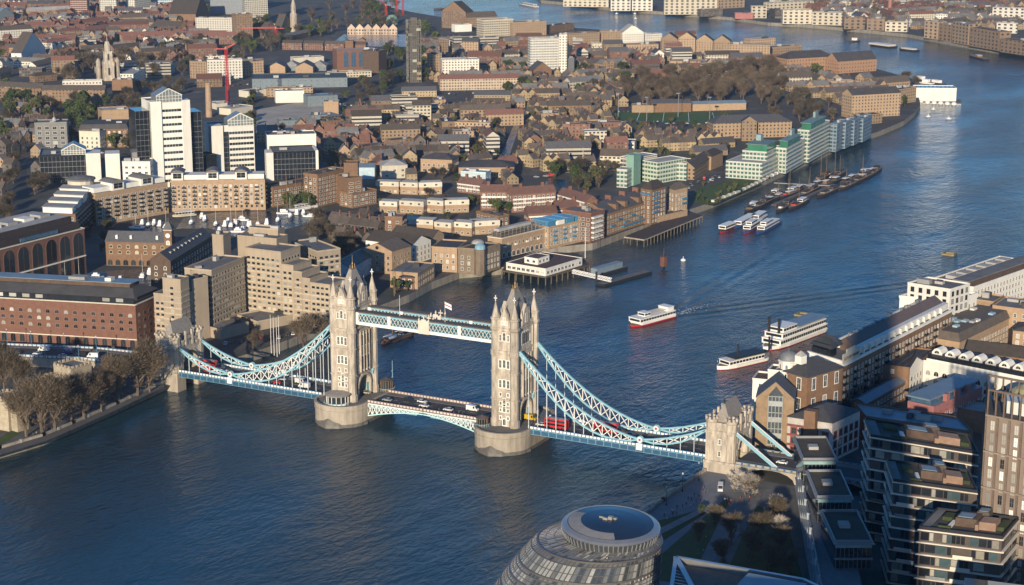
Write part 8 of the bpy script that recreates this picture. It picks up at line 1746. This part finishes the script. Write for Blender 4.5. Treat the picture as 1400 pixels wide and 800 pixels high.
# ------------------------------------------------------------ trees
BARK = M('bark', (.13,.10,.075), .9, .3, 1); 
def leafmat(n, c): 
    m = M(n, c, .8, .35, .5, .2, rnd=.25); return m
TWIG = leafmat('twig_brown', (.115,.092,.066)); TWIGD = leafmat('twig_dark', (.070,.060,.044)); TWIGW = leafmat('twig_warm', (.155,.118,.082)); TWIGP = leafmat('blossom_pale', (.42,.38,.34))
LF1 = leafmat('leaf_green', (.060,.085,.026)); LF2 = leafmat('leaf_dark_green', (.034,.050,.022)); LF3 = leafmat('leaf_olive', (.085,.085,.035)); LF4 = leafmat('leaf_plum', (.12,.025,.045))
def tree_mesh(seed, h, cw, trunk, n, mats, twig=True, limbs=3, size=.9):
    """trunk with limbs as one mesh, crown of fine twigs or leaves spread through its volume as another"""
    rnd = random.Random(seed); t = MB(); tips = []
    def cone(p, q_, r0, r1, n_=5):
        d = (q_-p).normalized(); a = Vector((0,0,1)) if abs(d.z) < .9 else Vector((1,0,0)); x = d.cross(a).normalized(); y = x.cross(d); b = len(t.v)
        for c, r in ((p,r0),(q_,r1)):
            for k in range(n_): an = 2*pi*k/n_; t.v.append(tuple(c+x*r*cos(an)+y*r*sin(an)))
        for k in range(n_): j = (k+1)%n_; t.f.append((b+k,b+j,b+n_+j,b+n_+k)); t.m.append(0)
    def grow(p, d, L, r, depth):
        q_ = p+d*L; cone(p, q_, r, r*.62); 
        if depth == 0: tips.append((q_, d)); return
        for _ in range(rnd.choice((2,3,3)) if depth < limbs else rnd.choice((4,5))):
            nd = (d*.8+Vector((rnd.uniform(-1,1),rnd.uniform(-1,1),rnd.uniform(-.15,.75)))*.85).normalized()
            if rnd.random() < .7: tips.append((q_, nd))
            grow(q_, nd, L*rnd.uniform(.6,.85)*(cw/(h*.45) if depth == limbs else 1), r*.6, depth-1)
    grow(Vector((0,0,0)), Vector((rnd.uniform(-.05,.05),rnd.uniform(-.05,.05),1)).normalized(), trunk, h*.022+.08, limbs)
    zs = max(q_.z for q_, _ in tips); xs = max(max(abs(q_.x),abs(q_.y)) for q_, _ in tips)
    sz, sx = (h*.93)/zs, (cw*.9)/xs
    def sc(v, z0=trunk):
        f = min(1, max(0, v[2]/z0)); return (v[0]*(1+(sx-1)*f), v[1]*(1+(sx-1)*f), z0*min(1,v[2]/z0) + max(0, v[2]-z0)*((h*.93-z0)/(zs-z0)))
    t.v = [sc(v) for v in t.v]; tips = [(Vector(sc(q_)), d) for q_, d in tips]
    c = MB(); k = max(1, n//len(tips))
    for q_, d in tips:
        m = rnd.choices(range(len(mats)), [3]+[1]*(len(mats)-1))[0]; spread = cw*.20
        for _ in range(k):
            o = Vector((rnd.gauss(0,1),rnd.gauss(0,1),rnd.gauss(0,.8)))*spread*.55; p = q_+o; p.z = min(h, max(trunk*.7, p.z))
            if twig:
                e = (d*.6+o.normalized()*.7+Vector((rnd.gauss(0,.4),rnd.gauss(0,.4),rnd.uniform(0,.6)))).normalized()*rnd.uniform(.7,1.7)*size
                w = Vector((rnd.gauss(0,1),rnd.gauss(0,1),rnd.gauss(0,1))).normalized()*.085*size; c.add([p-w,p+w,p+e], [(0,1,2)], m)
            else:
                a = Vector((rnd.gauss(0,1),rnd.gauss(0,1),rnd.gauss(0,1))).normalized(); b = a.cross(Vector((rnd.gauss(0,1),rnd.gauss(0,1),rnd.gauss(0,1)))).normalized(); s = size*rnd.uniform(.35,.8)
                c.add([p-a*s-b*s*.6,p+a*s-b*s*.6,p+a*s*.8+b*s*.6,p-a*s*.8+b*s*.6], [(0,1,2,3)], m)
    return t.mesh('trunk', [BARK]), c.mesh('crown', mats)
TK = {}
def kind(nm, name, arr): TK[nm] = (name, arr)
kind('plane', 'plane_tree', [tree_mesh(s, 20, 8.6, 4.2, 8500, [TWIGW,TWIG,TWIGD], True, 4, 1.15) for s in (1,2,3)])
kind('bare', 'bare_tree', [tree_mesh(s, 16, 6.6, 3, 2600, [TWIG,TWIGD], True, 3, 1.7) for s in (4,5,6)])
kind('dark', 'bare_tree', [tree_mesh(s, 14, 6.0, 2.5, 2200, [TWIGD,TWIG], True, 3, 1.9) for s in (7,8)])
kind('green', 'leafy_tree', [tree_mesh(s, 12, 5.0, 2, 1500, [LF1,LF2,LF3], False, 3, 1.0) for s in (9,10)])
kind('ever', 'evergreen_tree', [tree_mesh(s, 12, 4.8, 1.5, 1600, [LF2,LF1], False, 3, 1.0) for s in (11,12)])
kind('olive', 'leafy_tree', [tree_mesh(s, 11, 4.8, 2, 1300, [LF3,TWIG,LF1], False, 3, .9) for s in (13,14)])
kind('plum', 'leafy_tree', [tree_mesh(15, 11, 5, 2, 1500, [LF4], False, 3, 1.0)])
kind('blossom', 'blossom_tree', [tree_mesh(16, 9, 4.2, 1.8, 2600, [TWIGP,TWIG], True, 3, 1.3)])
HT = {'plane':20,'bare':16,'dark':14,'green':12,'ever':12,'olive':11,'plum':11,'blossom':9}
WD = {'plane':'bare brown plane tree','bare':'bare brown tree','dark':'bare dark tree','green':'green leafy tree','ever':'dark evergreen tree','olive':'olive budding tree','plum':'plum-red tree','blossom':'pale blossoming tree'}
trnd = random.Random(77)
TREES, BARE = [], []
def tree(k, px, py, h, where, group=None, world=None):
    p = world if world is not None else at(px,py,G)
    if k in ('bare','dark'): BARE.append(((Vector(p)-CAM).length, k, p, h, where, group)); return
    plant(k, p, h, where, group)
def plant(k, p, h, where, group):
    nm, arr = TK[k]; tm, cm = trnd.choice(arr); s = h/HT[k]
    r = tag(empty(nm, (p[0],p[1],G), trnd.uniform(0,6.28)), WD[k]+' '+where, 'tree', group or (WD[k]+'s '+where)); r.scale = (s*trnd.uniform(.9,1.15), s*trnd.uniform(.9,1.15), s)
    ob('trunk', tm, r); ob('crown', cm, r); return r
for k, (x, y, h, lab) in enumerate(((58,593,22,'second from the left along the wharf, with a pale trunk'),(75,589,20,'third from the left along the wharf'),(115,573,18,'in the middle of the wharf row'),(139,563,15,'right of the middle of the wharf row'),(188,541,22,'tall beside the left abutment tower'),(163,548,18,'left of the tallest one beside the abutment'),(205,536,17,'closest to the left abutment tower'),(150,541,15,'behind the metal-roofed shelter'),(98,578,17,'just left of the middle of the wharf row'),(6,537,20,'at the left edge below the raised road'),(24,541,18,'between the castle towers and the left edge'),(36,597,20,'leftmost along the wharf'),(415,478,15,'in front of the concrete hotel'),(436,470,13,'between the hotel and the left bridge tower'),(346,480,9,'low beside the left chains'))):
    tree('plane', x, y, h*1.25, lab, 'large bare trees')
def scatter(k, n, poly, h, where, pad=2.0, tries=60):
    xs = [p[0] for p in poly]; ys = [p[1] for p in poly]; c = 0
    for _ in range(n*tries):
        if c >= n: break
        x, y = trnd.uniform(min(xs),max(xs)), trnd.uniform(min(ys),max(ys))
        if not inpoly(x,y,poly): continue
        p = at(x,y,G)
        if infoot((p.x,p.y), pad): continue
        kk = trnd.choice(k) if isinstance(k,(list,tuple)) else k; tree(kk, x, y, h*trnd.uniform(.75,1.2), where, world=p); c += 1
bx = lambda x0,y0,x1,y1: [(x0,y0),(x1,y0),(x1,y1),(x0,y1)]
scatter('plane', 74, [(850,146),(1055,142),(1072,112),(1050,100),(864,108)], 21, 'in the dense belt behind the sports pitch', 0)
scatter(['bare','dark'], 26, bx(1048,122,1140,170), 13, 'between the pitch and the river bend', 1)
scatter(['green','ever'], 5, bx(1098,100,1130,122), 12, 'in front of the brick river bend warehouse', 0)
scatter('bare', 3, bx(1228,112,1252,124), 14, 'at the point by the white boatyard', 0); scatter('ever', 2, bx(1228,142,1240,150), 9, 'on the quay below the pier head', 0)
scatter(['dark','green','ever','olive'], 44, [(0,138),(95,148),(150,140),(160,200),(110,205),(45,165),(0,215)], 15, 'in the park at the left', 1); scatter(['ever','dark','green'], 30, [(100,205),(190,205),(200,160),(150,150),(250,150),(270,170)], 12, 'between the left park and the tall office tower', 1); scatter(['ever','dark'], 26, [(200,62),(345,58),(350,95),(240,110)], 12, 'below the red roofed terraces', 1); scatter(['ever','dark','olive'], 26, [(330,128),(345,186),(430,196),(440,180)], 8, 'along the edge of the depot yard', 1)
scatter('bare', 15, bx(78,80,128,116), 17, 'left of the white church', 1); scatter(['bare','dark'], 14, bx(160,82,240,112), 15, 'right of the white church', 1); scatter(['bare','dark'], 12, bx(140,118,260,150), 13, 'between the white church and the tall office tower', 1)
scatter(['bare','dark','ever'], 22, bx(240,42,345,96), 13, 'around the red crane', 1); scatter(['bare','dark','green'], 46, [(340,75),(345,35),(455,20),(470,45),(380,70)], 14, 'in the wooded streets at the top centre', 1)
scatter(['dark','ever','bare'], 30, bx(445,10,545,42), 16, 'between the dock basin and the top river', 1); scatter(['ever','dark','ever'], 18, bx(520,62,556,118), 14, 'between the pumping station and the scaffolded tower', 1)
scatter(['green','dark'], 12, bx(470,118,530,145), 11, 'behind the depot yard', 1); scatter(['ever','green'], 9, bx(574,40,600,118), 14, 'right of the scaffolded tower', 1)
scatter(['bare','olive','dark'], 26, [(640,215),(668,217),(704,152),(694,150)], 7, 'along the left bank of the canal', 0); scatter(['bare','olive','dark'], 22, [(708,224),(722,222),(738,152),(730,150)], 6, 'along the right bank of the canal', 0)
scatter(['ever','green'], 9, bx(688,92,722,132), 13, 'left of the white slab block', 1); scatter(['bare','green','ever'], 18, [(786,130),(862,130),(862,84),(786,88)], 12, 'around the old school', 1); tree('plum', 812, 92, 11, 'below the long tan brown-roofed block')
scatter(['dark','bare','olive','ever'], 24, [(742,238),(845,235),(845,262),(790,262),(735,246)], 10, 'around the canal basin', 1); scatter(['ever','dark'], 14, bx(868,170,980,182), 4.5, 'along the near side of the sports pitch', 1)
scatter(['dark','bare'], 16, [(425,300),(480,318),(500,352),(470,362),(425,345)], 11, 'in the shade behind the concrete hotel', 1); scatter('green', 5, [(370,289),(428,284),(428,288),(372,293)], 11, 'on the quay below the brown flats', 0)
scatter(['bare','dark','olive'], 26, [(440,205),(560,215),(640,228),(640,262),(560,240),(440,232)], 9, 'between the brown flats and the cream terraces', 1); scatter(['dark','olive','ever'], 16, bx(514,246,690,312), 7, 'among the cream terraces', 1); scatter('green', 5, bx(640,280,720,300), 10, 'beside the red roofed estate', 1)
scatter(['ever','olive'], 20, [(955,256),(1040,250),(1020,262),(975,282),(950,280)], 4, 'on the small riverside park', 0)
scatter(['dark','bare'], 14, [(0,230),(60,215),(62,260),(45,300),(0,310)], 11, 'beside the queueing road at the left', 1); scatter(['dark','olive'], 8, [(115,285),(150,288),(160,345),(120,350)], 7, 'behind the arched office building', 1)
scatter(['ever','green','dark','olive'], 40, [(455,150),(690,150),(680,214),(500,190)], 7, 'in the gardens left of the canal', .6); scatter(['ever','green','olive'], 40, [(722,148),(1000,160),(990,212),(850,240),(718,225)], 7, 'in the gardens right of the canal', .6); scatter(['bare','dark','olive'], 46, [(455,150),(690,150),(680,214),(500,190)], 7, 'among the houses left of the canal', .6); scatter(['bare','dark','olive'], 46, [(722,148),(1000,160),(990,212),(850,240),(718,225)], 7, 'among the houses right of the canal', .6)
scatter(['ever','bare','green'], 40, [(1050,0),(1400,0),(1400,38),(1240,42),(1120,28)], 13, 'beyond the river at the top right', 1); scatter(['bare','dark','green'], 55, [(0,0),(335,-5),(300,58),(240,84),(0,125)], 11, 'among the red roofed streets at the upper left', 1); scatter(['bare','ever'], 24, [(560,60),(720,62),(720,110),(600,118)], 10, 'in the streets left of the white slab block', 1)
scatter('dark', 10, bx(470,10,520,20), 15, 'on the bank at the top of the river', 0)
tree('green', 541, 402, 9, 'beside the small Georgian house'); tree('ever', 556, 398, 6, 'at the corner of the dock entrance')
for k, (x, y, h) in enumerate(((975,722,9),(1000,742,11),(1040,745,12),(1062,716,10),(1025,770,12),(1070,760,11),(955,742,8),(1050,790,12),(1080,795,11),(990,775,10))): tree('bare', x, y, h, 'on the shaded lawns beside the round hall')
for k, (x, y, h) in enumerate(((1004,672,8),(1018,676,8),(1032,678,8),(1062,742,9),(1058,708,8))): tree('blossom', x, y, h, 'by the viaduct arches and shaded lawn')
tree('ever', 958, 704, 4, 'on the lawn beside the riverside walk')

BARE.sort(key=lambda t: t[0])
for d_, k, p, h, where, group in BARE[:290]: plant(k, p, h, where, group)
if len(BARE) > 290:
    cm = [tree_mesh(s, 16, 6.6, 3, 600, [TWIG,TWIGD], True, 2, 2.6) for s in (21,22)]; q = MB()
    for d_, k, p, h, where, group in BARE[290:]:
        a_ = trnd.uniform(0,6.28); ca, sa, sc_ = cos(a_), sin(a_), h/16
        for me, off in zip(trnd.choice(cm), (2, 0)):
            b0 = len(q.v); q.v += [(p[0]+sc_*(ca*v.co.x-sa*v.co.y), p[1]+sc_*(sa*v.co.x+ca*v.co.y), G+sc_*v.co.z) for v in me.vertices]
            for f in me.polygons: q.f.append(tuple(b0+i for i in f.vertices)); q.m.append(2 if off else f.material_index)
    tag(q.build('distant_trees', [TWIG,TWIGD,BARK]), 'far bare trees scattered through the distant streets at the top', 'trees', kind='stuff')
# ------------------------------------------------------------ unseen neighbours; the office blocks are added for the shade they cast
def neighbour(label, pts, h):
    q = MB(); c = [Vector(p) for p in pts]; a = sum(c[i].x*c[(i+1)%len(c)].y-c[(i+1)%len(c)].x*c[i].y for i in range(len(c)))
    if a < 0: c.reverse()
    q.prism([tuple(p) for p in c], 0, h-G, 0, True, 0, uv=True); r = tag(empty('unseen_block', (0,0,G)), label, 'office building'); q.build('wall', F_BND, r); return r
neighbour('unseen tall office block added to shade the park, below the bottom edge', [(-311.3, -223.6),(-280.6, -214.5),(-263.6, -272.1),(-294.3, -281.2)], 63)  # added out of view, set back and raised so its shadow covers the park
neighbour('unseen office block added farther inland for its shade, below the bottom edge', [(-215,-290),(-175,-280),(-165,-350),(-205,-360)], 46)
neighbour('unseen broad office block added by the river walk for its shade', [(-330,-175),(-290,-170),(-282,-250),(-322,-256)], 44)
neighbour('hospital tower far behind the viewpoint, below the bottom edge of the view', [(-560,-500),(-520,-495),(-515,-540),(-555,-545)], 140)
q = MB(); bc = CAM.xy - FW.xy.normalized()*14; n = 8
q.lathe(bc.x, bc.y, [(34,G),(9.5,250),(3,306)], n, 0, pi/8); tag(q.build('glass_skyscraper', F_BLU), 'tall tapering glass skyscraper from whose viewing gallery the view is seen', 'skyscraper')

if HAZE:
    hm = bpy.data.materials.new('haze'); hm.use_nodes = True; nt = hm.node_tree; nt.nodes.remove(nt.nodes['Principled BSDF'])
    pv_ = nt.nodes.new('ShaderNodeVolumePrincipled'); pv_.inputs['Density'].default_value = HAZE; pv_.inputs['Color'].default_value = (.80,.88,1,1); pv_.inputs['Anisotropy'].default_value = .3
    lk(nt, pv_.outputs[0], nt.nodes['Material Output'].inputs['Volume'])
    q = MB(); q.box(-3100,9100,-3100,9100,-4,330); o = tag(q.build('haze', hm), 'thin pale haze over the distant city', 'haze', kind='stuff')
